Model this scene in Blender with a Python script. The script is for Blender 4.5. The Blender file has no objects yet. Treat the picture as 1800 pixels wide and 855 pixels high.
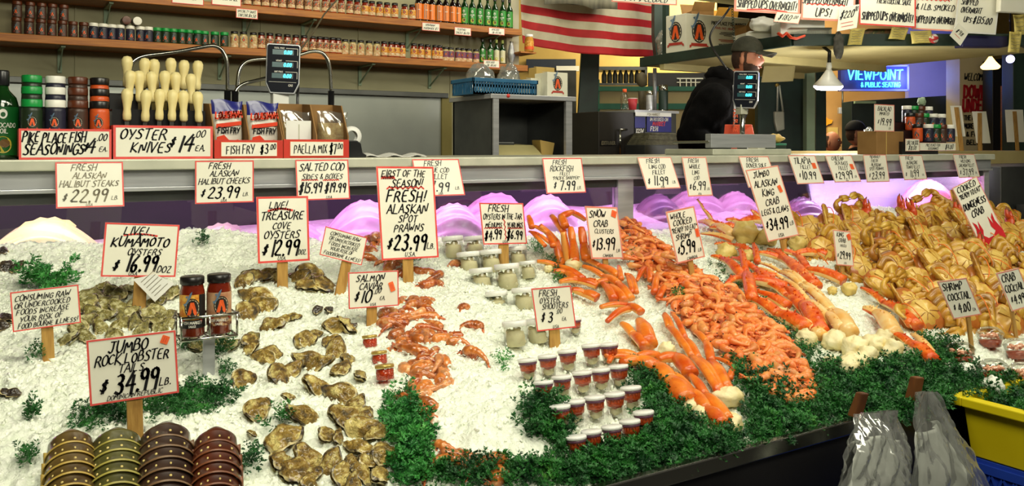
import bpy, math, random
import numpy as np
from mathutils import Vector, Matrix, noise as mnoise

C = bpy.context.scene.collection
SC = bpy.context.scene
rnd = random.Random(7)
PI = math.pi

# ------------------------------------------------------------------ camera
EYE = Vector((0, 0, 1.33)); FPX = 1500.0; HOR = 262.0
YAW = math.radians(32.2)
FW = Vector((math.sin(YAW), math.cos(YAW), 0)); RT = Vector((math.cos(YAW), -math.sin(YAW), 0))
cd = bpy.data.cameras.new('camera'); cam = bpy.data.objects.new('camera', cd); C.objects.link(cam)
cam.location = EYE; cam.rotation_euler = (PI/2, 0, -YAW)
cd.sensor_width = 36; cd.lens = 36*FPX/1800; cd.shift_y = (HOR-427.5)/1800
cd.clip_start = .05; cd.clip_end = 80
SC.camera = cam

# ------------------------------------------------------------------ light
SC.view_settings.view_transform = 'Standard'
try: SC.view_settings.look = 'None'
except Exception: pass
SC.view_settings.gamma = 1; SC.view_settings.use_curve_mapping = False
SC.view_settings.exposure = 0.14
try:
    SC.cycles.use_denoising = True; SC.cycles.max_bounces = 8; SC.cycles.transparent_max_bounces = 24
    SC.cycles.caustics_reflective = False; SC.cycles.caustics_refractive = False
except Exception: pass
W = bpy.data.worlds.new('world'); SC.world = W; W.use_nodes = True
W.node_tree.nodes['Background'].inputs[0].default_value = (1, .93, .76, 1)
W.node_tree.nodes['Background'].inputs[1].default_value = .06

def area(name, loc, target, sx, sy, power, col):
    l = bpy.data.lights.new(name, 'AREA'); l.shape = 'RECTANGLE'; l.size = sx; l.size_y = sy
    l.energy = power; l.color = col
    o = bpy.data.objects.new(name, l); C.objects.link(o); o.location = loc
    o.rotation_euler = (Vector(target)-Vector(loc)).to_track_quat('-Z', 'Y').to_euler()
    return o
def point(name, loc, power, col, r=.05):
    l = bpy.data.lights.new(name, 'POINT'); l.energy = power; l.color = col; l.shadow_soft_size = r
    o = bpy.data.objects.new(name, l); C.objects.link(o); o.location = loc; return o
WARM = (1, .96, .76)
area('bed_light', (.35, 1.25, 2.55), (.35, 2.0, .9), 1.0, .35, 17, WARM)
area('bed_light', (1.7, 1.2, 2.6), (1.7, 2.0, .9), 1.2, .35, 16, WARM)
area('bed_light', (3.2, 1.3, 2.6), (3.2, 2.0, .9), 1.4, .35, 12, WARM)
area('front_fill', (.2, -.8, 2.9), (1.5, 2.4, 1.0), 1.6, .8, 44, WARM)  # added fill from the camera side for upright cards and jars
area('front_fill', (3.4, -.6, 2.9), (3.4, 2.2, 1.0), 1.4, .8, 32, WARM)  # second added fill, brightens the cards at the right
area('aisle_light', (1.6, 4.3, 3.0), (1.9, 6.2, 1.7), 2.6, .4, 27, (1, .92, .66))
area('aisle_light', (4.6, 3.1, 3.0), (4.6, 4.6, 1.7), 1.6, .4, 30, (1, .93, .72))
area('hall_light', (8.0, 7.0, 3.3), (8.0, 9.0, 1.0), 3.0, 1.5, 210, (1, .87, .55))
area('hall_light', (4.6, 6.9, 3.6), (5.2, 9.5, 1.5), 2.4, .8, 22, (1, .88, .58))
area('flag_fill', (4.4, 5.0, 3.3), (4.7, 6.0, 2.1), 1.2, .3, 20, (1, .94, .8))  # unseen fill added to brighten the flag

# ------------------------------------------------------------------ picture <-> place
def ray(px, py):
    return FW + RT*((px-900)/FPX) - Vector((0, 0, (py-HOR)/FPX))
def hitD(px, py, D): return EYE + ray(px, py)*D
def hitY(px, py, Y):
    r = ray(px, py); return EYE + r*(Y/r.y)
def hitX(px, py, X):
    r = ray(px, py); return EYE + r*(X/r.x)
def hitZ(px, py, z):
    r = ray(px, py); return EYE + r*((z-EYE.z)/r.z)
def hitP(px, py, P, n):
    r = ray(px, py); return EYE + r*((P-EYE).dot(n)/r.dot(n))
def topx(P):
    d = P-EYE; z = d.dot(FW); return (900+FPX*d.dot(RT)/z, HOR-FPX*d.z/z, z)

# ------------------------------------------------------------------ mesh helper
class MB:
    def __init__(s): s.v = []; s.f = []; s.m = []; s.s = []
    def add(s, vs, fs, m=0, smooth=False):
        b = len(s.v); s.v += [tuple(p) for p in vs]
        for f in fs: s.f.append([b+i for i in f]); s.m.append(m); s.s.append(smooth)
        return s
    def box(s, a, b, m=0, M=None):
        x0, y0, z0 = a; x1, y1, z1 = b
        vs = [Vector(p) for p in ((x0,y0,z0),(x1,y0,z0),(x1,y1,z0),(x0,y1,z0),(x0,y0,z1),(x1,y0,z1),(x1,y1,z1),(x0,y1,z1))]
        if M is not None: vs = [M @ p for p in vs]
        return s.add(vs, [(0,3,2,1),(4,5,6,7),(0,1,5,4),(1,2,6,5),(2,3,7,6),(3,0,4,7)], m)
    def tube(s, path, rad, n=8, m=0, caps=True, smooth=True, flat=1.0, mfun=None, up=None):
        P = [Vector(p) for p in path]; k = len(P)
        R = rad if isinstance(rad, (list, tuple)) else [rad]*k
        vs = []; N = None
        for i in range(k):
            t = (P[min(i+1, k-1)]-P[max(i-1, 0)])
            if t.length < 1e-9: t = Vector((0, 0, 1))
            t.normalize()
            if N is None:
                N = Vector(up) if up is not None else (Vector((0, 0, 1)) if abs(t.z) < .9 else Vector((1, 0, 0)))
            N = (N - t*N.dot(t))
            if N.length < 1e-6: N = t.orthogonal()
            N.normalize(); B = t.cross(N)
            for j in range(n):
                a = 2*PI*j/n; vs.append(P[i] + B*(math.cos(a)*R[i]) + N*(math.sin(a)*R[i]*flat))
        b = len(s.v); s.v += [tuple(p) for p in vs]
        for i in range(k-1):
            for j in range(n):
                j2 = (j+1) % n
                s.f.append([b+i*n+j, b+i*n+j2, b+(i+1)*n+j2, b+(i+1)*n+j])
                s.m.append(m if mfun is None else mfun(i/(k-1), (j+.5)/n)); s.s.append(smooth)
        if caps:
            s.f.append([b+j for j in range(n)][::-1]); s.m.append(m if mfun is None else mfun(0, .25)); s.s.append(smooth)
            s.f.append([b+(k-1)*n+j for j in range(n)]); s.m.append(m if mfun is None else mfun(1, .25)); s.s.append(smooth)
        return s
    def lathe(s, prof, n=16, m=0, M=None, smooth=True, caps=True, o=(0, 0, 0)):
        o = Vector(o); vs = []
        for r, z in prof:
            for j in range(n):
                a = 2*PI*j/n; p = Vector((r*math.cos(a), r*math.sin(a), z))+o
                vs.append(M @ p if M is not None else p)
        fs = []
        k = len(prof)
        for i in range(k-1):
            for j in range(n):
                j2 = (j+1) % n; fs.append((i*n+j, i*n+j2, (i+1)*n+j2, (i+1)*n+j))
        if caps:
            if prof[0][0] > 1e-5: fs.append(tuple(range(n))[::-1])
            if prof[-1][0] > 1e-5: fs.append(tuple((k-1)*n+j for j in range(n)))
        return s.add(vs, fs, m, smooth)
    def ball(s, c, r, m=0, nu=14, nv=9, fn=None, M=None):
        c = Vector(c); r = (r, r, r) if not isinstance(r, (tuple, list)) else r
        vs = []
        for i in range(nv+1):
            th = PI*i/nv
            for j in range(nu):
                a = 2*PI*j/nu
                d = Vector((math.sin(th)*math.cos(a), math.sin(th)*math.sin(a), math.cos(th)))
                k = fn(d) if fn else 1
                p = Vector((d.x*r[0]*k, d.y*r[1]*k, d.z*r[2]*k))
                vs.append((M @ (p+c)) if M is not None else p+c)
        fs = []
        for i in range(nv):
            for j in range(nu):
                j2 = (j+1) % nu; fs.append((i*nu+j, (i+1)*nu+j, (i+1)*nu+j2, i*nu+j2))
        return s.add(vs, fs, m, True)
    def slab(s, pts, d, m=0):
        """closed polygon pts (3D) extruded by vector d"""
        n = len(pts); d = Vector(d); vs = [Vector(p) for p in pts]+[Vector(p)+d for p in pts]
        fs = [tuple(range(n))[::-1], tuple(range(n, 2*n))]+[(i, (i+1) % n, n+(i+1) % n, n+i) for i in range(n)]
        return s.add(vs, fs, m)
    def grid(s, fn, nu, nv, m=0, smooth=True):
        vs = [fn(i/nu, j/nv) for j in range(nv+1) for i in range(nu+1)]
        fs = [(j*(nu+1)+i, j*(nu+1)+i+1, (j+1)*(nu+1)+i+1, (j+1)*(nu+1)+i) for j in range(nv) for i in range(nu)]
        return s.add(vs, fs, m, smooth)
    def build(s, name, mats, parent=None, off=None, bevel=0, solid=0, sub=0):
        me = bpy.data.meshes.new(name)
        vs = s.v if off is None else [tuple(Vector(p)-off) for p in s.v]
        me.from_pydata(vs, [], s.f)
        mats = mats if isinstance(mats, (list, tuple)) else [mats]
        for m in mats: me.materials.append(m)
        me.polygons.foreach_set('material_index', s.m); me.polygons.foreach_set('use_smooth', s.s); me.update()
        o = bpy.data.objects.new(name, me); C.objects.link(o)
        if parent is not None: o.parent = parent
        if solid: d = o.modifiers.new('solid', 'SOLIDIFY'); d.thickness = solid; d.offset = 0
        if bevel: d = o.modifiers.new('bevel', 'BEVEL'); d.width = bevel; d.segments = 2; d.limit_method = 'ANGLE'
        if sub: d = o.modifiers.new('sub', 'SUBSURF'); d.levels = sub; d.render_levels = sub
        return o

def tag(o, label=None, cat=None, group=None, kind=None):
    if label: o['label'] = label
    if cat: o['category'] = cat
    if group: o['group'] = group
    if kind: o['kind'] = kind
    return o
def thing(name, label, cat, loc=(0, 0, 0), group=None, rz=0):
    o = bpy.data.objects.new(name, None); C.objects.link(o); o.empty_display_size = .05
    o.location = loc; o.rotation_euler = (0, 0, rz)
    return tag(o, label, cat, group)
def struct(o): o['kind'] = 'structure'; return o
def copy_tree(o, parent=None):
    c = o.copy(); C.objects.link(c)
    if parent is not None: c.parent = parent
    for ch in o.children: copy_tree(ch, c)
    return c
class Proto:
    """a thing built once; every call places one more individual"""
    def __init__(s, root): s.root = root; s.used = False
    def put(s, loc, rot=None, scale=1.0, label=None, group=None, cat=None):
        o = s.root if not s.used else copy_tree(s.root)
        s.used = True
        R = rot if rot is not None else Matrix.Identity(3)
        sc = Vector((scale,)*3) if not isinstance(scale, (tuple, list)) else Vector(scale)
        o.matrix_basis = Matrix.LocRotScale(Vector(loc), R.to_3x3().to_quaternion() if hasattr(R, 'to_3x3') else R, sc)
        return tag(o, label, cat, group)
def RX(a): return Matrix.Rotation(a, 3, 'X')
def RY(a): return Matrix.Rotation(a, 3, 'Y')
def RZ(a): return Matrix.Rotation(a, 3, 'Z')
def face_cam(P, jit=0):
    """spin about z so that local -Y looks at the camera"""
    d = EYE-Vector(P); return math.atan2(d.y, d.x)+PI/2+rnd.uniform(-jit, jit)

# ------------------------------------------------------------------ materials
def lin(c):
    return tuple(((x/255)/12.92 if x/255 <= .04045 else ((x/255+.055)/1.055)**2.4) for x in c[:3])+(1,)
def mat(name, c, rough=.5, metal=0, c2=None, c3=None, ns=20, nd=4, pos=(.35, .65), bump=0, bs=None, rand=None,
        trans=0, emis=0, ecol=None, sss=0, coat=0, alpha=1, spec=.5, stretch=None, mixf=.55):
    m = bpy.data.materials.new(name); m.use_nodes = True; nt = m.node_tree; N = nt.nodes; L = nt.links
    b = N['Principled BSDF']; b.inputs['Roughness'].default_value = rough; b.inputs['Metallic'].default_value = metal
    b.inputs['Specular IOR Level'].default_value = spec
    base = None; tc = N.new('ShaderNodeTexCoord'); vec = tc.outputs['Object']
    if stretch:
        mp = N.new('ShaderNodeMapping'); mp.inputs['Scale'].default_value = stretch; L.new(vec, mp.inputs['Vector']); vec = mp.outputs[0]
    if rand:
        oi = N.new('ShaderNodeObjectInfo'); rp = N.new('ShaderNodeValToRGB'); e = rp.color_ramp.elements
        while len(e) < len(rand): e.new(.5)
        for i, q in enumerate(rand): e[i].position = i/(len(rand)-1); e[i].color = lin(q)
        L.new(oi.outputs['Random'], rp.inputs[0]); base = rp.outputs[0]
    if c2:
        no = N.new('ShaderNodeTexNoise'); no.inputs['Scale'].default_value = ns; no.inputs['Detail'].default_value = nd
        if rand:
            oi2 = N.new('ShaderNodeObjectInfo'); no.noise_dimensions = '4D'
            mu = N.new('ShaderNodeMath'); mu.operation = 'MULTIPLY'; mu.inputs[1].default_value = 50
            L.new(oi2.outputs['Random'], mu.inputs[0]); L.new(mu.outputs[0], no.inputs['W'])
        L.new(vec, no.inputs['Vector'])
        cr = N.new('ShaderNodeValToRGB'); e = cr.color_ramp.elements
        e[0].position, e[1].position = pos; e[0].color = lin(c); e[1].color = lin(c2)
        if c3: q = e.new(min(.99, pos[1]+.12)); q.color = lin(c3)
        L.new(no.outputs['Fac'], cr.inputs[0])
        if base is not None:
            mx = N.new('ShaderNodeMix'); mx.data_type = 'RGBA'; mx.inputs[0].default_value = mixf
            L.new(base, mx.inputs[6]); L.new(cr.outputs[0], mx.inputs[7]); base = mx.outputs[2]
        else: base = cr.outputs[0]
    if base is not None: L.new(base, b.inputs['Base Color'])
    else: b.inputs['Base Color'].default_value = lin(c)
    if bump:
        nb = N.new('ShaderNodeTexNoise'); nb.inputs['Scale'].default_value = bs or ns*3; nb.inputs['Detail'].default_value = 5
        L.new(vec, nb.inputs['Vector']); bp = N.new('ShaderNodeBump'); bp.inputs['Strength'].default_value = bump
        bp.inputs['Distance'].default_value = .01
        L.new(nb.outputs['Fac'], bp.inputs['Height']); L.new(bp.outputs[0], b.inputs['Normal'])
    if trans: b.inputs['Transmission Weight'].default_value = trans
    if sss:
        b.inputs['Subsurface Weight'].default_value = sss; b.inputs['Subsurface Radius'].default_value = (.01, .008, .006)
    if coat: b.inputs['Coat Weight'].default_value = coat; b.inputs['Coat Roughness'].default_value = .08
    if emis:
        b.inputs['Emission Color'].default_value = lin(ecol or c); b.inputs['Emission Strength'].default_value = emis
    if alpha < 1: b.inputs['Alpha'].default_value = alpha
    return m
def thin_glass(name, tint=(245, 250, 248), rough=.03, refl=.12, haze=0.0):
    m = bpy.data.materials.new(name); m.use_nodes = True; nt = m.node_tree; N = nt.nodes; L = nt.links
    N.remove(N['Principled BSDF']); out = N['Material Output']
    t = N.new('ShaderNodeBsdfTransparent'); t.inputs[0].default_value = lin(tint)
    g = N.new('ShaderNodeBsdfGlossy'); g.inputs['Roughness'].default_value = rough
    lw = N.new('ShaderNodeLayerWeight'); lw.inputs[0].default_value = .35
    ma = N.new('ShaderNodeMath'); ma.operation = 'MULTIPLY_ADD'; ma.inputs[1].default_value = .5; ma.inputs[2].default_value = refl*.4
    L.new(lw.outputs['Fresnel'], ma.inputs[0])
    mx = N.new('ShaderNodeMixShader'); L.new(ma.outputs[0], mx.inputs[0]); L.new(t.outputs[0], mx.inputs[1]); L.new(g.outputs[0], mx.inputs[2])
    last = mx
    if haze:
        d = N.new('ShaderNodeBsdfDiffuse'); d.inputs[0].default_value = (.8, .82, .78, 1)
        m2 = N.new('ShaderNodeMixShader'); m2.inputs[0].default_value = haze
        L.new(mx.outputs[0], m2.inputs[1]); L.new(d.outputs[0], m2.inputs[2]); last = m2
    L.new(last.outputs[0], out.inputs[0]); return m

m_ice = mat('crushed_ice', (228, 235, 216), .28, c2=(248, 251, 238), ns=60, bump=.55, bs=170, spec=.6)
m_chunk = mat('ice_chunk', (236, 242, 222), .12, c2=(250, 252, 240), ns=40, spec=.7)
m_steel = mat('stainless_steel', (190, 192, 194), .36, .45, c2=(168, 170, 174), ns=3, stretch=(1, 1, 14))
m_steel_d = mat('steel_dark', (96, 98, 96), .4, .7, c2=(76, 78, 78), ns=4)
m_rail = mat('counter_rail', (205, 205, 186), .4, .2, c2=(186, 188, 170), ns=9)
m_black = mat('black_panel', (14, 13, 13), .45, c2=(22, 20, 20), ns=5)
m_wall = mat('painted_wall', (176, 172, 136), .7, c2=(160, 156, 122), ns=2.2, bump=.05, bs=30)
m_floor = mat('wet_concrete', (48, 46, 44), .5, c2=(34, 33, 32), ns=4)
m_ceil = mat('ceiling_paint', (60, 58, 48), .8, c2=(48, 46, 38), ns=3)
m_wood = mat('shelf_wood', (178, 112, 38), .5, c2=(146, 84, 26), ns=6, stretch=(1, 9, 14), bump=.08)
m_stake = mat('stake_wood', (188, 146, 74), .6, c2=(158, 114, 50), ns=14, stretch=(6, 6, 1), bump=.15)
m_card = mat('white_card', (240, 238, 222), .45, c2=(232, 230, 212), ns=6)
m_red = mat('red_border', (222, 66, 62), .5, c2=(232, 96, 88), ns=12)
m_pink = mat('pale_red_border', (226, 130, 112), .5, c2=(236, 160, 140), ns=12)
m_ink = mat('marker_ink', (16, 15, 18), .35, c2=(28, 27, 30), ns=30)
m_inkf = mat('faded_ink', (92, 88, 78), .5, c2=(150, 140, 110), ns=9)
m_inkr = mat('red_marker', (214, 50, 42), .5, c2=(226, 70, 60), ns=12)
m_inkw = mat('white_print', (235, 232, 222), .5, c2=(225, 222, 210), ns=8)
m_orange = mat('orange_sticker', (240, 98, 44), .5, c2=(244, 120, 66), ns=9)
m_green = mat('dark_green_paint', (24, 44, 36), .5, c2=(34, 58, 48), ns=6)
m_lgreen = mat('pale_green_paint', (150, 172, 142), .6, c2=(134, 156, 128), ns=4)
m_teal = mat('teal_paint', (42, 112, 88), .55, c2=(54, 128, 100), ns=5)
m_cream = mat('cream_paint', (204, 174, 100), .7, c2=(186, 156, 84), ns=2)
m_beige = mat('beige_board', (196, 186, 132), .7, c2=(178, 168, 116), ns=3)
m_white = mat('white_plastic', (238, 238, 232), .3, c2=(228, 228, 222), ns=7)
m_gjar = thin_glass('jar_glass', (252, 253, 250), .04, .05)
m_cup = thin_glass('clear_plastic_cup', (250, 250, 247), .06, .10)
m_pane = thin_glass('case_glass', (238, 240, 246), .02, .10)
m_bag = thin_glass('plastic_film', (240, 242, 240), .10, .35, .13)
m_cardboard = mat('cardboard', (150, 112, 62), .8, c2=(134, 98, 52), ns=8)
m_gold = mat('gold_lid', (206, 178, 96), .3, .6, c2=(190, 158, 80), ns=8)
m_blk = mat('black_plastic', (18, 18, 20), .3, c2=(26, 26, 28), ns=8)
m_chrome = mat('chrome_tube', (190, 190, 180), .18, 1, c2=(170, 170, 160), ns=5)

# ------------------------------------------------------------------ hand lettering (strokes)
FONT = {}
for _l in """A 0,0 .42,1 .8,0|.16,.38 .68,.38
B .08,0 .14,1 .55,.95 .62,.75 .5,.56 .14,.5|.5,.56 .72,.4 .7,.14 .5,.02 .08,0
C .72,.86 .5,1 .2,.8 .06,.45 .16,.1 .45,0 .75,.14
D .08,0 .14,1 .5,.94 .74,.6 .66,.2 .4,.02 .08,0
E .68,1 .14,1 .08,.02 .66,0|.12,.52 .55,.54
F .72,1 .14,1 .06,0|.12,.5 .56,.53
G .74,.84 .5,1 .2,.82 .06,.42 .2,.06 .52,0 .72,.2 .74,.44 .46,.42
H .1,1 .06,0|.72,1 .68,0|.08,.48 .7,.52
I .2,1 .14,0
J .2,1 .78,1|.55,1 .5,.2 .3,0 .06,.16
K .12,1 .06,0|.7,1 .1,.42 .74,0
L .14,1 .06,.02 .66,0
M .04,0 .16,1 .45,.3 .78,1 .88,0
N .06,0 .14,1 .64,0 .74,1
O .42,1 .14,.8 .06,.4 .2,.06 .46,0 .7,.2 .78,.6 .64,.92 .42,1
P .06,0 .14,1 .55,.96 .72,.76 .6,.52 .12,.44
Q .42,1 .14,.8 .06,.4 .2,.06 .46,0 .7,.2 .78,.6 .64,.92 .42,1|.5,.25 .82,-.1
R .06,0 .14,1 .56,.96 .68,.76 .54,.54 .12,.48|.38,.5 .76,0
S .7,.88 .48,1 .2,.88 .2,.66 .56,.46 .64,.2 .44,.0 .06,.08
T .04,.96 .8,1|.44,.98 .36,0
U .1,1 .06,.3 .24,0 .54,.04 .7,.36 .76,1
V .06,1 .34,0 .78,1
W .04,1 .22,0 .48,.7 .66,0 .96,1
X .06,0 .76,1|.12,1 .68,0
Y .08,1 .38,.5|.78,1 .3,0
Z .08,.96 .74,1 .06,.02 .74,0
0 .4,1 .16,.8 .08,.4 .2,.06 .42,0 .62,.2 .7,.6 .6,.92 .4,1
1 .3,1 .2,0
2 .1,.78 .32,1 .6,.9 .62,.66 .3,.3 .04,.02 .7,.0
3 .1,.92 .4,1 .6,.84 .5,.62 .26,.54|.26,.54 .56,.44 .58,.16 .34,-.02 .04,.1
4 .5,1 .04,.36 .72,.38|.56,.8 .46,-.04
5 .68,1 .24,.98 .14,.58 .46,.6 .62,.38 .5,.08 .2,-.02 .04,.1
6 .58,1 .22,.66 .08,.3 .2,.04 .46,.04 .58,.26 .46,.46 .14,.36
7 .06,.98 .7,1 .3,0
8 .42,.54 .16,.72 .24,.94 .48,1 .6,.84 .42,.54 .12,.3 .16,.06 .4,0 .6,.18 .42,.54
9 .62,.7 .4,.5 .14,.6 .12,.86 .36,1 .6,.9 .62,.7 .5,.0
$ .66,.78 .4,.9 .16,.74 .3,.54 .56,.42 .54,.18 .28,.1 .04,.24|.42,1.06 .22,-.08|.56,1.06 .38,-.08
. .12,.0 .18,.06 .12,.08
, .16,.1 .08,-.12
! .3,1 .18,.3|.12,.02 .18,.08
& .7,.04 .2,.72 .34,.98 .5,.8 .1,.3 .24,.02 .66,.4
" .14,1 .1,.76|.34,1 .3,.76
' .14,1 .1,.76
- .1,.48 .5,.5
/ .04,0 .6,1
: .14,.1 .18,.16|.18,.6 .22,.66
# .2,0 .34,1|.44,0 .58,1|.06,.34 .66,.36|.12,.66 .72,.68
+ .1,.48 .6,.5|.35,.22 .35,.78""".split('\n'):
    _k, _r = _l[0], _l[2:]
    FONT[_k] = [[tuple(float(q) for q in p.split(',')) for p in st.split()] for st in _r.split('|')]
ADV = {' ': .42, 'I': .34, '1': .42, '.': .28, ',': .28, '!': .4, "'": .25, '"': .45, 'M': 1.04, 'W': 1.1, ':': .3, '-': .6}
def text_w(t): return sum(ADV.get(c, .88) for c in t)
class Face:
    """a flat writing surface: O bottom-left, r and u full width / height vectors, n outward"""
    def __init__(s, O, r, u):
        s.O = Vector(O); s.W = Vector(r).length; s.H = Vector(u).length
        s.r = Vector(r).normalized(); s.u = Vector(u).normalized(); s.n = s.r.cross(s.u).normalized()
    def p(s, x, y, e=0): return s.O + s.r*x + s.u*y + s.n*e
def stroke(mb, F, pts, w, m=0, e=.0012, nib=.9, flat=False):
    for i in range(len(pts)-1):
        a = Vector(pts[i]); b = Vector(pts[i+1]); d = b-a
        if d.length < 1e-7: continue
        ang = math.atan2(d.y, d.x)
        ww = w if flat else w*(.5+.6*abs(math.sin(ang-nib+.5)))
        d.normalize(); n = Vector((-d.y, d.x))*ww*.5; d = d*ww*.35
        a = a-d; b = b+d
        mb.add([F.p(*(a-n), e), F.p(*(b-n), e), F.p(*(b+n), e), F.p(*(a+n), e)], [(0, 1, 2, 3)], m)
def write(mb, F, t, xc, yc, h, maxw=.9, slant=.3, pen=.15, m=0, e=.0012, jit=.07, squeeze=.82, flat=False, rise=0):
    """t centred at (xc, yc) (fractions of the face), height h (fraction of H)"""
    hh = h*F.H; sx = hh*squeeze; tw = text_w(t)*sx
    if tw > maxw*F.W: sx *= maxw*F.W/tw; tw = maxw*F.W
    x = xc*F.W-tw/2; y0 = yc*F.H-hh/2
    sup = False
    for ch in t:
        if ch == '^': sup = True; continue
        st = FONT.get(ch.upper())
        k = .55 if sup else 1
        if st:
            jy = rnd.uniform(-jit, jit)*hh; js = 1+rnd.uniform(-jit, jit)*1.5; yo = hh*.5 if sup else 0
            for s_ in st:
                pts = [(x+(px+slant*(py-.5))*sx*k*js, y0+yo+jy+rise*(x-xc*F.W)+py*hh*k*js) for px, py in s_]
                if not flat and len(pts) > 3:   # soften the curves
                    q = [pts[0]]
                    for i in range(1, len(pts)-1):
                        a, b, c = pts[i-1], pts[i], pts[i+1]
                        q += [(b[0]*.75+a[0]*.25, b[1]*.75+a[1]*.25), (b[0]*.75+c[0]*.25, b[1]*.75+c[1]*.25)]
                    pts = q+[pts[-1]]
                stroke(mb, F, pts, pen*hh*(.8 if sup else 1), m, e, flat=flat)
        x += ADV.get(ch.upper(), .88)*sx*k
        if ch == ' ': sup = False

def ellipse(F, cx, cy, rx, ry, e, n=20, a0=0): return [F.p(cx+rx*math.cos(2*PI*i/n+a0), cy+ry*math.sin(2*PI*i/n+a0), e) for i in range(n)]
def fpoly(mb, F, pts, m, e): mb.add([F.p(x, y, e) for x, y in pts], [tuple(range(len(pts)))], m)
# emblem of the fish stall: 0 dark, 1 cream, 2 orange, 3 fish blue, 4 red
def emblem(mb, F, cx, cy, s, e=.0008, i0=0):
    q = e
    mb.add(ellipse(F, cx, cy, .46*s, .6*s, q), [tuple(range(20))], i0)
    mb.add(ellipse(F, cx, cy, .40*s, .53*s, 1.6*q), [tuple(range(20))], i0+1)
    mb.add(ellipse(F, cx, cy, .36*s, .48*s, 2.0*q), [tuple(range(20))], i0)
    for a in range(0, 360, 24):      # letters round the ring, too small to read
        t = math.radians(a); x, y = cx+.38*s*math.cos(t), cy+.5*s*math.sin(t)
        fpoly(mb, F, [(x-.02*s, y-.03*s), (x+.02*s, y-.03*s), (x+.02*s, y+.03*s), (x-.02*s, y+.03*s)], i0, 2.2*q)
    fpoly(mb, F, [(cx-.3*s, cy-.42*s), (cx-.12*s, cy-.42*s), (cx, cy-.12*s), (cx+.12*s, cy-.42*s), (cx+.3*s, cy-.42*s), (cx+.1*s, cy+.36*s), (cx-.1*s, cy+.36*s)], i0+2, 2.6*q)
    fpoly(mb, F, [(cx-.06*s, cy-.2*s), (cx+.06*s, cy-.2*s), (cx, cy+.02*s)], i0, 3.0*q)
    ax, ay = cx-.42*s, cy+.3*s
    body = [(0, 0), (.1, .12), (.16, .34), (.3, .62), (.42, .74), (.4, .58), (.32, .34), (.2, .1), (.1, -.06)]
    fpoly(mb, F, [(ax+x*s, ay+y*s) for x, y in body], i0+3, 3.2*q)
    fpoly(mb, F, [(ax+x*s, ay+y*s) for x, y in [(0, 0), (-.12, -.02), (-.06, -.12), (-.04, -.2), (.1, -.06)]], i0+3, 3.3*q)
    fpoly(mb, F, [(ax+x*s, ay+y*s) for x, y in [(.12, .3), (.02, .42), (.2, .5)]], i0+3, 3.3*q)
    fpoly(mb, F, [(cx-.52*s, cy-.78*s), (cx+.52*s, cy-.78*s), (cx+.52*s, cy-.62*s), (cx-.52*s, cy-.62*s)], i0+4, 2.4*q)
    fpoly(mb, F, [(cx-.62*s, cy-.9*s), (cx-.5*s, cy-.84*s), (cx-.5*s, cy-.7*s), (cx-.62*s, cy-.74*s)], i0+4, 2.2*q)
    fpoly(mb, F, [(cx+.62*s, cy-.9*s), (cx+.5*s, cy-.84*s), (cx+.5*s, cy-.7*s), (cx+.62*s, cy-.74*s)], i0+4, 2.2*q)
m_em = [mat('emblem_dark', (34, 30, 30), .5, c2=(44, 38, 36), ns=9), mat('emblem_cream', (222, 212, 180), .5, c2=(212, 200, 168), ns=9),
        mat('emblem_orange', (236, 96, 36), .5, c2=(224, 84, 30), ns=9), mat('emblem_fish', (112, 142, 168), .5, c2=(76, 100, 124), ns=40),
        mat('emblem_red', (186, 62, 46), .5, c2=(170, 50, 40), ns=9)]
class Wrap(Face):
    """writing surface wrapped on a cylinder of radius R about local z, facing -Y"""
    def __init__(s, R, z0, W_, H_): s.R = R; s.z0 = z0; s.W = W_; s.H = H_
    def p(s, x, y, e=0):
        a = (x-s.W/2)/s.R; r = s.R+e
        return Vector((r*math.sin(a), -r*math.cos(a), s.z0+y))
def wrap_patch(mb, R, a0, a1, z0, z1, m=0, n=14):
    mb.grid(lambda u, v: Vector((R*math.sin(a0+(a1-a0)*u), -R*math.cos(a0+(a1-a0)*u), z0+(z1-z0)*v)), n, 1, m)
# ------------------------------------------------------------------ the ice bed as a surface
YF, YB, ZF = 1.23, 2.76, .71          # front lip, glass, lip height
def base_z(x, y):
    zb = 1.055-.03*(x-.2)
    t = min(max((y-YF)/(YB-YF), 0), 1)
    return ZF+(zb-ZF)*t
HEAPS = []
def bed_z(x, y):
    z = base_z(x, y)
    for hx, hy, r, h in HEAPS:
        d2 = ((x-hx)**2+(y-hy)**2)/(r*r)
        if d2 < 9: z += h*math.exp(-d2)
    z += .014*mnoise.noise(Vector((x*5.2, y*5.2, 3.1)))+.008*mnoise.noise(Vector((x*13, y*13, 7.7)))
    return z
def bed(px, py, lift=0.0, zf=None):
    zf = zf or bed_z
    r = ray(px, py); t = .7; prev = t
    while t < 8:
        P = EYE+r*t
        if P.z <= zf(P.x, P.y)+lift: break
        prev = t; t += .02
    a, b = prev, t
    for _ in range(14):
        m = (a+b)/2; P = EYE+r*m
        if P.z <= zf(P.x, P.y)+lift: b = m
        else: a = m
    P = EYE+r*b
    if zf is bed_z and P.y > YB-.05: P = hitY(px, py, YB-.05)
    return P
_h = []
for px, py, r, h in [(1120, 430, .16, .05), (1180, 490, .16, .05), (1250, 545, .15, .05), (1310, 590, .14, .045), (1370, 650, .12, .03),
                     (1450, 390, .3, .05), (1560, 400, .35, .07), (1700, 410, .35, .06), (1640, 480, .3, .03), (1010, 455, .16, .05),
                     (1320, 430, .25, .05), (1380, 500, .2, .03), (850, 700, .22, .05), (800, 560, .2, .03), (60, 420, .25, .03), (700, 470, .14, .03),
                     (560, 720, .18, .02), (380, 425, .2, .045), (900, 780, .12, .03), (60, 700, .15, .03), (170, 790, .10, .045), (330, 790, .10, .045), (1500, 620, .14, .02)]:
    P = bed(px, py, 0, base_z); _h.append((P.x, P.y, r, h))
HEAPS[:] = _h

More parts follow.
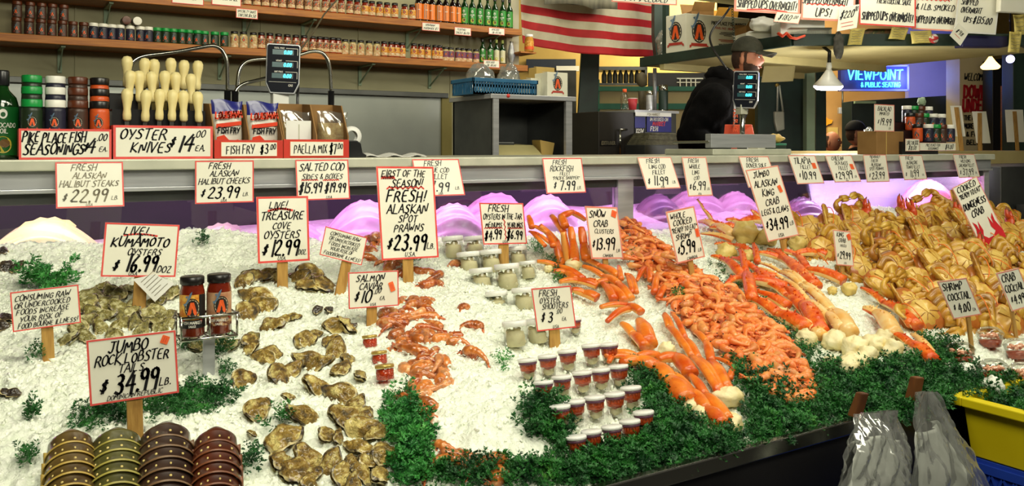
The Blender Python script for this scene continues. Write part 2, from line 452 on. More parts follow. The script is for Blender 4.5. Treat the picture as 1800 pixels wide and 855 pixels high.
def vnoise(x, y, seed):
    xi = np.floor(x).astype(np.int64); yi = np.floor(y).astype(np.int64); fx = x-xi; fy = y-yi
    fx = fx*fx*(3-2*fx); fy = fy*fy*(3-2*fy)
    def hsh(a, b):
        n = (a*374761393+b*668265263+seed*69069) & 0x7fffffff
        n = ((n ^ (n >> 13))*1274126177) & 0x7fffffff
        return ((n ^ (n >> 16)) & 0xffff)/65535.0
    return (hsh(xi, yi)*(1-fx)+hsh(xi+1, yi)*fx)*(1-fy)+(hsh(xi, yi+1)*(1-fx)+hsh(xi+1, yi+1)*fx)*fy
# crushed ice: fine, crystalline height field
X0, X1 = -.75, 5.25
nx, ny = 1250, 400
gx = X0+(X1-X0)*(np.linspace(0, 1, nx+1)**1.35); gy = np.linspace(YF-.0, YB, ny+1)
GX, GY = np.meshgrid(gx, gy)
T = np.clip((GY-YF)/(YB-YF), 0, 1)
GZ = ZF+(1.055-.03*(GX-.2)-ZF)*T
for hx, hy, r, h in HEAPS: GZ += h*np.exp(-((GX-hx)**2+(GY-hy)**2)/(r*r))
co = np.empty_like(GZ)
for j in range(ny+1):
    for i in range(nx+1):
        x = gx[i]; y = gy[j]
        co[j, i] = .014*mnoise.noise(Vector((x*5.2, y*5.2, 3.1)))+.008*mnoise.noise(Vector((x*13, y*13, 7.7)))
GZ += co-.006
GZ += .010*(vnoise(GX*50, GY*50, 1)-.5)+.010*np.abs(vnoise(GX*105, GY*105, 2)-.5)+.009*(vnoise(GX*190, GY*190, 3)-.5)+.006*(vnoise(GX*330, GY*330, 4)-.5)-.003
vs = np.stack([GX, GY, GZ], -1).reshape(-1, 3)
ia = (np.arange(ny)[:, None]*(nx+1)+np.arange(nx)[None, :]).reshape(-1)
fs = np.stack([ia, ia+1, ia+nx+2, ia+nx+1], -1)
# loose chunks lying on it
ico = []
_b = 1.618
for q in ((-1, _b, 0), (1, _b, 0), (-1, -_b, 0), (1, -_b, 0), (0, -1, _b), (0, 1, _b), (0, -1, -_b), (0, 1, -_b), (_b, 0, -1), (_b, 0, 1), (-_b, 0, -1), (-_b, 0, 1)): ico.append(q)
ico = np.array(ico)/1.9
icf = np.array([(0,11,5),(0,5,1),(0,1,7),(0,7,10),(0,10,11),(1,5,9),(5,11,4),(11,10,2),(10,7,6),(7,1,8),(3,9,4),(3,4,2),(3,2,6),(3,6,8),(3,8,9),(4,9,5),(2,4,11),(6,2,10),(8,6,7),(9,8,1)])
rg = np.random.RandomState(3)
NCH = 26000
cxs = X0+(X1-X0)*rg.rand(NCH)**1.5; cys = YF+.01+(YB-YF-.02)*rg.rand(NCH)
def grid_z(x, y):
    i = min(max(int(np.searchsorted(gx, x))-1, 0), nx-1); j = min(max(int((y-YF)/(YB-YF)*ny), 0), ny-1)
    return GZ[j, i]
cv = []; cf = []; base = 0
for k in range(NCH):
    s = rg.uniform(.002, .0055)*(1.6 if rg.rand() < .08 else 1)
    A = rg.randn(3, 3); Q, _ = np.linalg.qr(A)
    p = (ico*(s*np.array([1, rg.uniform(.6, 1), rg.uniform(.45, .9)])))@Q*(1+.25*rg.randn(12, 1))
    p = p+np.array([cxs[k], cys[k], grid_z(cxs[k], cys[k])+s*.25]); cv.append(p); cf.append(icf+k*12)
V = np.concatenate([vs]+cv); nb = len(vs)
me = bpy.data.meshes.new('crushed_ice')
tri = np.concatenate(cf)+nb
me.vertices.add(len(V)); me.vertices.foreach_set('co', V.reshape(-1).astype(np.float32))
nl = fs.size+tri.size; me.loops.add(nl); me.loops.foreach_set('vertex_index', np.concatenate([fs.reshape(-1), tri.reshape(-1)]).astype(np.int32))
npoly = len(fs)+len(tri); me.polygons.add(npoly)
me.polygons.foreach_set('loop_start', np.concatenate([np.arange(len(fs))*4, len(fs)*4+np.arange(len(tri))*3]).astype(np.int32))
me.polygons.foreach_set('loop_total', np.concatenate([np.full(len(fs), 4), np.full(len(tri), 3)]).astype(np.int32))
me.materials.append(m_ice); me.materials.append(m_chunk)
me.polygons.foreach_set('material_index', np.concatenate([np.zeros(len(fs)), np.ones(len(tri))]).astype(np.int32))
me.update(calc_edges=True); me.validate()
o = bpy.data.objects.new('crushed_ice', me); C.objects.link(o)
tag(o, 'sloping bed of crushed white ice filling the fish display', 'ice', kind='stuff')

# ------------------------------------------------------------------ setting
XE = 5.02                                  # right end of the case
mb = MB().box((-4, -3, -.1), (18, 16, 0)); struct(mb.build('floor', m_floor))
mb = MB().box((-4, -3, 4.2), (18, 16, 4.3)); struct(mb.build('ceiling', m_ceil))
mb = MB().box((-4, 6.2, 0), (3.86, 6.35, 4.2))
for x in (.55, 1.75, 2.5, 3.3): mb.box((x, 6.192, 1.75), (x+.012, 6.2, 2.9))
struct(mb.build('wall_back', m_wall))
mb = MB().box((-4, 15.8, 0), (18, 16, 4.2)); struct(mb.build('wall_hall', m_cream))
mb = MB().box((-4.1, -3, 0), (-4, 6.2, 4.2)); struct(mb.build('wall_left', m_wall))
mb = MB().box((17.9, -3, 0), (18, 16, 4.2)); struct(mb.build('wall_right', m_cream))
mb = MB().box((-.9, 3.62, 0), (4.95, 5.0, .22))
for i in range(12): mb.box((-.9, 3.64+i*.11, .22), (4.95, 3.71+i*.11, .25))
struct(mb.build('floor_duckboard', m_wood))
# stainless splash panel, ledge and end trim on the back wall
a = hitY(470, 170, 6.17); b_ = hitY(775, 170, 6.17)
mb = MB().box((-.4, 6.17, .9), (b_.x, 6.2, hitY(600, 166, 6.17).z)); struct(mb.build('trim_splash_panel', mat('splash_steel', (172, 178, 172), .35, .35, c2=(150, 156, 152), ns=1.5)))
mb = MB().box((-.4, 6.13, hitY(600, 166, 6.15).z), (b_.x+.05, 6.2, hitY(600, 157, 6.15).z)); struct(mb.build('trim_ledge', m_steel_d, bevel=.003))
mb = MB().box((b_.x, 6.15, .9), (b_.x+.09, 6.2, hitY(600, 166, 6.17).z)); struct(mb.build('trim_corner_post', mat('yellow_post', (132, 122, 66), .6, c2=(118, 108, 56), ns=4)))
mb = MB().box((3.74, 6.02, 1.2), (3.86, 6.2, 4.2)); struct(mb.build('trim_wall_end', mat('offwhite_paint', (206, 200, 172), .6, c2=(180, 172, 140), ns=5, stretch=(1, 1, .3))))

# the display counter: thing > worktop, fascia, rail, case parts
ct = thing('display_counter', 'long stainless steel fish counter with glass fronted case behind the sloping ice bed', 'counter', (2.2, 2.9, 0))
off = Vector(ct.location)
MB().box((-1.2, 2.70, 1.268), (XE, 3.55, 1.30)).build('worktop', m_rail, ct, off, bevel=.004)
mb = MB().box((-1.2, 2.725, 1.217), (XE, 2.745, 1.268))
mb.box((-1.2, 2.712, 1.205), (XE, 2.75, 1.217)); mb.build('fascia', m_steel, ct, off, bevel=.002)
MB().box((-1.2, 2.745, 1.172), (XE, 2.765, 1.205)).build('lower_rail', m_steel_d, ct, off, bevel=.002)
mx0 = hitY(1084, 350, 2.745).x; mx1 = hitY(1111, 350, 2.745).x
MB().box((mx0, 2.735, .8), (mx1, 2.775, 1.215)).build('mullion', m_steel, ct, off, bevel=.002)
MB().box((XE-.05, 2.735, .7), (XE, 2.775, 1.27)).build('end_post', m_steel, ct, off, bevel=.002)
MB().box((-1.2, 2.755, .86), (mx0, 2.761, 1.19)).build('glass_pane', m_pane, ct, off)
MB().box((mx1, 2.755, .80), (XE-.05, 2.761, 1.19)).build('glass_pane', m_pane, ct, off)
MB().box((-1.2, 3.5, .05), (XE, 3.55, 1.268)).build('rear_panel', mat('dark_case_back', (58, 60, 66), .6, c2=(48, 50, 56), ns=3), ct, off)
MB().box((-1.2, 2.766, .80), (XE, 3.5, .84)).build('case_shelf', m_steel_d, ct, off)
MB().box((XE-.02, 2.765, .05), (XE, 3.55, 1.268)).build('end_panel', m_steel, ct, off)
MB().box((-1.2, 3.20, 1.248), (XE-.1, 3.26, 1.262)).build('lamp_tube', mat('pink_tube', (255, 150, 235), .4, emis=4, ecol=(255, 150, 240)), ct, off)
PINK = (1, .48, .95)
area('case_light', (2.95, 2.84, 1.20), (2.95, 3.06, .9), 4.1, .06, 12, PINK)
area('case_light', (.15, 2.84, 1.20), (.15, 3.06, .9), 1.2, .06, 3.2, (1, .9, .72))
area('case_light', (4.4, 2.86, 1.20), (4.4, 3.05, .9), 1.4, .06, 7, (1, .85, 1))

# tray that carries the ice, with its bright front lip and dark skirt
dt = thing('ice_tray', 'dark fronted metal tray with a bright steel lip holding the ice', 'display tray', (2.2, 1.9, 0))
off = Vector(dt.location)
MB().box((-1.0, YF-.02, ZF-.02), (5.3, YF, ZF+.012)).build('steel_lip', m_chrome, dt, off, bevel=.003)
MB().box((-1.0, YF-.004, .06), (5.3, YF+.02, ZF-.02)).build('skirt', m_black, dt, off)
MB().box((5.25, YF, .06), (5.3, 2.70, 1.0)).build('side_panel', m_steel_d, dt, off)
mb = MB().slab([(-1.0, YF, ZF-.09), (-1.0, YB-.02, .80), (5.3, YB-.02, .74), (5.3, YF, ZF-.09)], (0, 0, -.03)); mb.build('pan', m_steel_d, dt, off)

# ------------------------------------------------------------------ inside the lit case: ice and draped fish
def mound(name, x0, x1, ztop, m, seed):
    r = random.Random(seed); mb = MB()
    def fn(u, v):
        x = x0+(x1-x0)*u; y = 2.80+.6*v
        z = .86+(ztop-.86)*(math.sin(PI*min(max(u, 0), 1))**.6)*(.35+.65*math.sin(PI*(.1+.8*v)))
        z += .02*mnoise.noise(Vector((x*9, y*9, seed)))+.008*mnoise.noise(Vector((x*30, y*30, seed)))
        return Vector((x, y, z))
    mb.grid(fn, 60, 20, 0)
    return mb.build(name, m, solid=.004)
m_pice = mat('case_ice', (238, 226, 236), .3, c2=(250, 244, 250), ns=30, bump=.4, bs=90)
tag(mound('case_ice', -1.1, 4.95, 1.07, m_pice, 5), 'layer of ice inside the pink lit glass case', 'ice', kind='stuff')
m_fish = mat('pale_fish_skin', (236, 206, 222), .28, c2=(214, 172, 200), ns=7, stretch=(1.5, 6, 1), coat=.4)
m_fishd = mat('dark_fish_skin', (120, 96, 130), .3, c2=(160, 120, 150), ns=9, coat=.5)
m_fishc = mat('cream_fish_skin', (240, 220, 180), .3, c2=(228, 200, 160), ns=6, coat=.4)
def case_fish(px0, px1, pyt, label, m, tilt=.15, yc=2.96):
    A = hitY(px0, pyt, yc); B = hitY(px1, pyt, yc); T_ = hitY((px0+px1)/2, pyt, yc)
    cx = (A.x+B.x)/2; L = (B.x-A.x)/2; z0 = .90; H = T_.z-z0
    t = thing('whole_fish', label, 'fish', (cx, yc, z0), 'fish in the lit glass case')
    def body(d):
        return 1
    mb = MB()
    def fn(u, v):
        a = -1+2*u; th = PI*v
        w = max(0, (1-abs(a)**2.2))**.55*(.86+.14*math.cos(PI*a))
        rip = 1+.03*math.sin(16*PI*v+5*a)*(1-abs(a)**4)
        return Vector((a*L*1.45+tilt*.1*math.sin(th)*L, -.13*w*math.cos(th)*rip, H*w*math.sin(th)*rip*1.0))
    mb.grid(fn, 30, 64, 0)
    mb.build('body', m, t)
    mb = MB()
    mb.slab([(L*.86, 0, H*.12), (L*1.22, .0, H*.5), (L*1.12, 0, H*.2), (L*1.22, 0, .0), (L*.9, 0, .02)], (0, .012, 0)); mb.build('tail_fin', m, t, bevel=.003)
    mb = MB()
    pts = [(-L*.5+L*1.0*i/8, 0, H*(max(.05, 1-abs(-.5+i/8)**2.2)**.55)*.97) for i in range(9)]
    mb.slab(pts+[(p[0]+.01, p[1], p[2]+.012+.006*(i % 2)) for i, p in list(enumerate(pts))[::-1]], (0, .006, 0)); mb.build('dorsal_fin', m, t)
    return t
case_fish(-30, 178, 388, 'cream coloured fish lying at the left end of the glass case', m_fishc)
case_fish(318, 452, 398, 'pink lit fish behind the cheeks card at the left', m_fish)
case_fish(430, 575, 385, 'pink fish in the case just behind the 12.99 oysters sign', m_fish)
case_fish(572, 700, 356, 'tall rounded pink fish left of the tall prawns sign', m_fish)
case_fish(735, 850, 362, 'pink fish to the right of the tall prawns sign', m_fish, .3, 2.9)
case_fish(800, 935, 343, 'high ridged pink fish above the jarred oysters sign', m_fish, .2, 3.02)
case_fish(905, 1010, 346, 'striped pink fish right behind the snow crab legs', m_fish, .1, 2.95)
case_fish(1000, 1084, 372, 'low pink fish against the steel mullion', m_fish, .1, 2.98)
case_fish(1112, 1195, 345, 'dark purple fish just right of the steel mullion', m_fishd, .2, 2.98)
case_fish(1160, 1275, 336, 'large pale pink fish behind the whole shrimp sign', m_fish, .3, 3.03)
case_fish(1250, 1330, 340, 'pale fish behind the left edge of the king crab sign', m_fish, .2, 3.0)
case_fish(1375, 1440, 350, 'dark red fish to the right of the king crab sign', m_fishd, .2, 2.96)
case_fish(1590, 1668, 318, 'bright pink rounded fish at the right end of the case', mat('bright_pink_fish', (255, 150, 190), .3, c2=(250, 176, 206), ns=7, coat=.4), .1, 2.95)
case_fish(1455, 1590, 372, 'low pale fish behind the heap of yellow crabs', m_fish, .1, 2.93)
# added lavender sheet: its colour stands for a reflection in the case glass
m_lav = mat('lavender_reflection', (206, 206, 238), .5, c2=(190, 188, 226), ns=4)
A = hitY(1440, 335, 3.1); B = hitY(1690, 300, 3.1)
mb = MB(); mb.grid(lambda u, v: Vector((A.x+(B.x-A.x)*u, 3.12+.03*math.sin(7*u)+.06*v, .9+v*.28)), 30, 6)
pp = mb.build('reflection_sheet', m_lav, solid=.002); tag(pp, 'pale lavender sheet standing for the reflection in the case glass behind the crabs', 'paper')
# ------------------------------------------------------------------ price signs
def quadface(q, P, e):
    """card face through base point P, horizontal edge direction e; q = 4 pixel corners TL TR BR BL"""
    e = Vector(e).normalized(); n = Vector((e.y, -e.x, 0))
    if n.dot(EYE-P) < 0: n = -n
    c = [hitP(x, y, P, n) for x, y in q]
    r = ((c[1]-c[0])+(c[2]-c[3]))/2; u = ((c[0]-c[3])+(c[1]-c[2]))/2
    ctr = (c[0]+c[1]+c[2]+c[3])/4
    return Face(ctr-r/2-u/2, r, u), r, u, n
def card_parts(t, F, r, u, lines, border=m_red, bw=.03, name='card', ink=m_ink, stickers=(), extra=None):
    off = Vector(t.location)
    rr, uu = r, u; O = F.O; n = F.n
    # the board keeps the sign's own outline
    mb = MB(); mb.slab([O-n*.002, O+rr-n*.002, O+rr+uu-n*.002, O+uu-n*.002], n*.002); mb.build(name, m_card, t, off)
    w = bw*F.H if F.H < F.W*1.3 else bw*F.W*1.3
    fr = r.normalized()*w; fu = u.normalized()*w
    mb = MB(); e = n*.0005
    o4 = [O+e, O+rr+e, O+rr+uu+e, O+uu+e]; i4 = [O+fr+fu+e, O+rr-fr+fu+e, O+rr+uu-fr-fu+e, O+uu+fr-fu+e]
    mb.add(o4+i4, [(0, 1, 5, 4), (1, 2, 6, 5), (2, 3, 7, 6), (3, 0, 4, 7)]); tag(mb.build('border', border, t, off), border is m_red and 'red painted border' or 'pale red border')
    mb = MB()
    G = Face(O, r, u); G.u = u.normalized(); G.r = r.normalized()
    for L in lines:
        if L[0] == '~':
            _, x0, x1, y = L[:4]; k = 14
            pts = [((x0+(x1-x0)*i/k)*G.W, (y+(.02 if i % 2 else -.005))*G.H) for i in range(k+1)]
            stroke(mb, G, pts, .022*G.H if G.H < G.W else .022*G.W, 1, .0010, flat=True)
        elif L[0] == '(':
            _, x0, x1, y = L[:4]; k = 10
            pts = [((x0+(x1-x0)*i/k)*G.W, (y+.03*math.sin(PI*i/k))*G.H) for i in range(k+1)]
            stroke(mb, G, pts, .03*G.H, 1, .0010, flat=True)
        elif L[0] == '|':
            _, x, y0, y1 = L[:4]
            pts = [((x+(.015 if i % 2 else -.015))*G.W, (y0+(y1-y0)*i/8)*G.H) for i in range(9)]
            stroke(mb, G, pts, .02*G.W, 1, .0010, flat=True)
        else:
            tx, xc, yc, h, mw = L[:5]; kw = L[5] if len(L) > 5 else {}
            write(mb, G, tx, xc, yc, h, mw, **kw)
    if mb.v: mb.build('lettering', [ink, m_inkr], t, off)
    for sx, sy, sw, sh, an in stickers:
        c = O+r*sx+u*sy; a = math.radians(an); q = sw*G.W; k = sh*G.H
        d1 = (G.r*math.cos(a)+G.u*math.sin(a)); d2 = (-G.r*math.sin(a)+G.u*math.cos(a))
        pts = [c+d1*q/2*x+d2*k/2*y for x, y in ((-.9, -1), (.9, -1), (1, -.85), (1, .85), (.9, 1), (-.9, 1), (-1, .85), (-1, -.85))]
        mb = MB(); mb.slab([p+n*.0014 for p in pts], n*.0005)
        for k_ in (-.3, .25): mb.slab([c+d1*q/2*x+d2*k/2*y+n*.0019 for x, y in ((k_-.08, -.6), (k_+.08, -.6), (k_+.08, .6), (k_-.08, .6))], n*.0002, 1)
        mb.build('sticker', [m_orange, m_inkr], t, off)
def stake_sign(q, base, sw, lines, label, e=(1, 0), **kw):
    P = bed(*base); e3 = Vector((e[0], e[1], 0))
    F, r, u, n = quadface(q, P, e3)
    t = thing('price_sign', label, 'sign', P)
    card_parts(t, F, r, u, lines, **kw)
    top = F.O+r*.5+u*.55; w = sw/FPX*topx(P)[2]; side = e3.normalized()*w/2
    xs = (P-F.O).dot(r)/r.length_squared
    top = F.O+u*.5+r*(.5 if abs(xs-.5) > .35 else xs)
    P0 = P-Vector((0, 0, .03)); b = n*-.0035
    mb = MB(); mb.slab([P0-side+b, P0+side+b, top+side+b, top-side+b], n*-.006); mb.build('stake', m_stake, t, Vector(P), bevel=.001)
    return t
R_ = .03
D3 = dict
stake_sign([(187, 391), (314, 396), (310, 487), (175, 487)], (243, 545), 22,
    [('LIVE!', .42, .87, .15, .4), ('(', .26, .70, .775), ('KUMAMOTO', .5, .66, .17, .84, D3(pen=.17)), ('OYSTERS', .56, .47, .12, .5), ('$', .2, .22, .17, .2), ('16.99', .55, .25, .3, .44), ('DOZ', .84, .15, .12, .2), ('USA', .42, .06, .07, .2)],
    'white price sign for live 16.99 oysters with red border on a wooden stake')
stake_sign([(18, 515), (137, 500), (143, 568), (22, 584)], (87, 630), 19,
    [('CONSUMING RAW', .47, .82, .14, .85), ('OR UNDERCOOKED', .46, .64, .13, .82), ('FOODS INCREASE', .46, .47, .13, .78), ('YOUR RISK OF', .43, .29, .13, .65), ('FOOD BOURNE ILLNESS!', .52, .12, .12, .88)],
    'small consuming raw warning sign on a short stake at the far left of the ice')
stake_sign([(153, 600), (307, 580), (316, 691), (157, 714)], (240, 775), 26,
    [('JUMBO', .46, .84, .17, .45), ('ROCK LOBSTER', .5, .66, .15, .84), ('TAILS', .48, .5, .12, .36), ('$', .17, .27, .17, .16), ('34.99', .54, .28, .3, .5), ('LB.', .85, .22, .12, .14), ('DOMINICAN REPUBLIC', .5, .08, .07, .64)],
    'jumbo rock lobster tails price sign above the four lobster tails', stickers=[(.87, .87, .09, .13, -25)], bw=.028)
stake_sign([(451, 346), (541, 345), (545, 458), (453, 464)], (498, 502), 19,
    [('LIVE!', .42, .87, .1, .5), ('(', .22, .68, .785), ('TREASURE', .5, .71, .12, .84), ('COVE', .48, .56, .1, .46), ('OYSTERS', .48, .42, .11, .74), ('$', .16, .2, .14, .16), ('12.99', .54, .22, .22, .56), ('DOZ.', .86, .14, .07, .16), ('USA.', .46, .06, .055, .24)],
    'tall narrow live oysters price sign at 12.99 on a stake')
stake_sign([(574, 398), (644, 418), (637, 467), (560, 448)], (596, 512), 19,
    [('CONSUMING RAW', .5, .84, .13, .82), ('OR UNDERCOOKED', .5, .66, .12, .82), ('FOODS INCREASE', .5, .49, .12, .76), ('YOUR RISK OF', .48, .32, .12, .64), ('FOODBORNE ILLNESS!', .52, .14, .12, .88)],
    'tilted consuming raw warning sign on a stake left of the tall prawns sign')
stake_sign([(612, 480), (700, 475), (701, 538), (613, 543)], (655, 567), 19,
    [('SALMON', .44, .83, .19, .7), ('CAVIAR', .45, .6, .18, .58), ('$', .17, .31, .2, .14), ('10', .36, .32, .32, .24), ('.00', .58, .45, .14, .22), ('EA.', .67, .24, .1, .16), ('USA', .48, .09, .08, .24)],
    'salmon caviar price sign with an orange sticker', stickers=[(.86, .55, .1, .27, 18)])
stake_sign([(664, 293), (759, 293), (774, 453), (668, 458)], (720, 495), 20,
    [('FIRST OF THE', .47, .925, .07, .86), ('~', .08, .3, .875), ('SEASON!', .52, .82, .08, .7), ('~', .16, .8, .765), ('FRESH!', .5, .68, .12, .76), ('ALASKAN', .5, .545, .095, .74), ('SPOT', .5, .44, .08, .44), ('PRAWNS', .51, .34, .08, .6), ('$', .17, .185, .1, .14), ('23.99', .53, .18, .17, .6), ('LB.', .87, .13, .06, .14), ('U.S.A.', .5, .05, .045, .26)],
    'tallest sign, first of the season fresh Alaskan spot prawns', bw=.022)
stake_sign([(844, 356), (918, 358), (928, 428), (848, 431)], (888, 470), 20,
    [('FRESH', .42, .87, .16, .46), ('OYSTERS IN THE JAR', .5, .67, .13, .88), ('MEDIUMS', .28, .47, .12, .38), ('YEARLINGS', .76, .46, .12, .36), ('~', .06, .46, .39), ('~', .58, .92, .38), ('|', .52, .12, .6), ('$4.99', .25, .23, .22, .4), ('$6.99', .74, .23, .22, .38), ('USA', .5, .06, .07, .16)],
    'fresh oysters in the jar price sign with two prices')
stake_sign([(934, 508), (1003, 502), (1013, 576), (944, 583)], (979, 606), 22,
    [('FRESH', .4, .87, .14, .48), ('OYSTER', .42, .70, .13, .62), ('SHOOTERS', .54, .56, .13, .68), ('$', .2, .3, .16, .14), ('3', .4, .31, .24, .16), ('.00', .62, .42, .11, .2), ('EA.', .72, .23, .08, .16), ('USA', .48, .07, .08, .24)],
    'fresh oyster shooters price sign standing among the oyster jars')
stake_sign([(1028, 362), (1085, 365), (1096, 455), (1040, 456)], (1068, 478), 11,
    [('SNOW', .36, .86, .13, .56), ('CRAB', .42, .68, .12, .6), ('CLUSTERS', .5, .53, .08, .74), ('$', .13, .29, .1, .14), ('13.99', .5, .28, .21, .62), ('LB', .86, .17, .06, .14), ('CANADA', .52, .065, .055, .5)],
    'snow crab clusters price sign with an orange sticker at its top corner', stickers=[(.86, .87, .15, .13, -20)], border=m_pink)
stake_sign([(1171, 371), (1219, 364), (1240, 450), (1190, 466)], (1222, 492), 12,
    [('WHOLE', .38, .89, .1, .6), ('COOKED', .5, .76, .11, .78), ('"READY TO EAT"', .5, .62, .09, .9), ('SHRIMP', .42, .49, .1, .64), ('$', .16, .25, .1, .14), ('5.99', .5, .26, .22, .56), ('LB', .87, .16, .06, .14), ('CANADA', .55, .05, .06, .56)],
    'whole cooked ready to eat shrimp price sign planted in the shrimp', stickers=[(.9, .49, .11, .16, 0)], border=m_pink)
stake_sign([(1312, 297), (1366, 293), (1406, 411), (1349, 428)], (1386, 452), 13,
    [('JUMBO', .42, .92, .08, .62), ('ALASKAN', .48, .79, .085, .78), ('KING', .46, .66, .09, .5), ('CRAB', .5, .53, .09, .5), ('LEGS & CLAWS', .5, .4, .075, .86), ('$', .14, .23, .08, .14), ('34.99', .5, .22, .16, .62), ('LB', .88, .19, .05, .12), ('USA', .45, .055, .045, .24)],
    'tall tilted jumbo Alaskan king crab sign with a small orange sticker', stickers=[(.84, .68, .1, .1, 12)], border=m_pink, bw=.02)
stake_sign([(1465, 405), (1494, 406), (1502, 470), (1470, 465)], (1484, 494), 9,
    [('KING', .38, .88, .12, .56), ('CRAB', .46, .72, .11, .6), ('PIECES', .5, .57, .07, .6), ('$', .14, .3, .09, .14), ('29.99', .55, .3, .2, .64), ('USA', .5, .08, .05, .24)],
    'small narrow king crab pieces sign beside the yellow crabs', stickers=[(.86, .84, .2, .17, 25)], border=m_pink)
stake_sign([(1678, 329), (1712, 312), (1773, 414), (1722, 440)], (1752, 448), 12,
    [('COOKED', .5, .93, .085, .76), ('"READY TO EAT"', .52, .82, .07, .86), ('DUNGENESS', .5, .66, .1, .9), ('CRAB', .46, .52, .1, .5)],
    'leaning cooked Dungeness crab sign with a red crab painted at its foot', e=(.93, -.37), border=m_pink, bw=.02)
stake_sign([(1649, 494), (1697, 490), (1727, 552), (1675, 563)], (1715, 622), 11,
    [('SHRIMP', .42, .83, .18, .7), ('COCKTAIL', .5, .56, .17, .8), ('$', .2, .3, .12, .12), ('4.00', .52, .27, .22, .44), ('EA', .82, .18, .08, .14)],
    'shrimp cocktail price sign on a pale stake by the yellow bin', border=m_pink)
stake_sign([(1751, 482), (1790, 470), (1818, 538), (1779, 547)], (1792, 590), 10,
    [('CRAB', .42, .83, .18, .6), ('COCKTAIL', .5, .56, .17, .84), ('$', .2, .3, .12, .12), ('4.99', .52, .27, .22, .5)],
    'crab cocktail price sign cut by the right edge', border=m_pink)
# red crab art on the crab sign's foot
# (painted red claw shapes on the card)
_t = [o for o in C.objects if o.get('label', '').startswith('leaning cooked')][0]
F, r, u, n = quadface([(1678, 329), (1712, 312), (1773, 414), (1722, 440)], bed(1752, 448), (.93, -.37, 0))
mb = MB(); G = Face(F.O, r, u); G.r = r.normalized(); G.u = u.normalized()
fpoly(mb, G, [(x*G.W, y*G.H) for x, y in [(0, 0), (1, 0), (1, .14), (.86, .2), (.6, .1), (.4, .1), (.2, .2), (0, .14)]], 0, .0012)
for sx in (0, 1):
    pts = [(0, .12), (.12, .3), (.1, .42), (.2, .36), (.22, .26), (.3, .4), (.34, .24), (.2, .1)]
    fpoly(mb, G, [((x if not sx else 1-x)*G.W, y*G.H) for x, y in (pts if not sx else pts[::-1])], 0, .0016)
tag(mb.build('painted_crab', mat('crab_red', (206, 32, 44), .4, c2=(220, 48, 56), ns=9), _t, Vector(_t.location)), 'bright red painted crab')

# cards hanging from the counter's front edge
def edge_card(q, lines, label, fade=False, hang=2.698, **kw):
    n = Vector((0, -1, 0))
    TL = hitY(*q[0], hang); TR = hitY(*q[1], hang); r = Vector((TR.x-TL.x, 0, 0)); TL.z = (TL.z+TR.z)/2
    # the card swings out at its foot: left edge stays in the plane X = TL.x
    BL = hitX(*q[3], TL.x) if TL.x > .3 else hitY(*q[3], hang-.02)
    if abs(TL.x) <= .3 or not (hang-.12 < BL.y < hang): 
        BL = hitY(*q[3], hang-.03)
    BL.x = TL.x
    u = TL-BL
    t = thing('price_card', label, 'sign', TL, 'price cards along the counter edge')
    F = Face(BL, r, u); card_parts(t, F, r, u, lines, ink=(m_inkf if fade else m_ink), **kw); return t
def three(a, b, c, price, unit='LB.', foot='USA'):
    return [(a, .42, .88, .14, .56), (b, .5, .7, .13, .8), (c, .5, .52, .13, .88), ('$', .14, .24, .14, .12), (price, .5, .25, .26, .56), (unit, .86, .2, .08, .14), (foot, .48, .06, .06, .2)]
edge_card([(97, 285), (216, 285), (218, 365), (95, 367)], three('FRESH', 'ALASKAN', 'HALIBUT STEAKS', '22.99'), 'sun faded card for fresh Alaskan halibut steaks at the left end of the counter', fade=True)
edge_card([(343, 283), (446, 282), (448, 358), (343, 359)], three('FRESH', 'ALASKAN', 'HALIBUT CHEEKS', '23.99'), 'price card for fresh Alaskan halibut cheeks')
edge_card([(519, 282), (612, 280), (617, 351), (522, 353)], [('SALTED COD', .5, .82, .18, .86), ('SIDES & BOXES', .5, .58, .13, .8), ('~', .1, .4, .49), ('~', .5, .8, .48), ('$15.99', .27, .3, .24, .44), ('$19.99', .74, .3, .24, .42), ('USA', .6, .06, .07, .2)], 'salted cod sides and boxes price card')
edge_card([(724, 280), (806, 280), (814, 343), (735, 346)], three('FRESH', 'TRUE COD', 'FILLET', '7.99'), 'price card half hidden behind the tall prawns sign')
edge_card([(953, 278), (1022, 278), (1031, 339), (961, 341)], [('FRESH', .42, .88, .13, .5), ('ROCKFISH', .46, .7, .15, .74), ('FILLET', .52, .55, .09, .4), ('"PACIFIC SNAPPER"', .54, .43, .09, .84), ('$', .24, .22, .14, .12), ('7.99', .56, .22, .26, .42), ('LB.', .84, .14, .08, .12)], 'fresh rockfish fillet price card')
edge_card([(1120, 277), (1179, 276), (1190, 331), (1137, 333)], three('FRESH', 'LING COD', 'FILLET', '11.99'), 'fresh ling cod fillet price card right of the steel mullion', border=m_pink)
edge_card([(1198, 276), (1241, 276), (1254, 345), (1210, 346)], [('FRESH', .45, .9, .1, .6), ('WHOLE', .46, .75, .1, .64), ('LING', .46, .6, .1, .5), ('COD', .46, .46, .09, .42), ('$', .16, .25, .1, .14), ('6.99', .52, .25, .2, .56), ('LB.', .86, .18, .06, .14), ('USA', .48, .06, .05, .24)], 'tall narrow whole ling cod price card', border=m_pink)
edge_card([(1298, 275), (1350, 275), (1360, 330), (1316, 330)], three('FRESH', 'DOVER SOLE', 'FILLET', '7.99'), 'card mostly hidden behind the tall king crab sign', border=m_pink)
edge_card([(1385, 273), (1432, 273), (1445, 322), (1402, 324)], [('TILAPIA', .46, .8, .2, .74), ('FILLET', .5, .58, .13, .5), ('$', .2, .3, .12, .12), ('10.99', .54, .3, .27, .58)], 'tilapia fillet price card with an orange dot', stickers=[(.83, .62, .14, .2, 0)], border=m_pink)
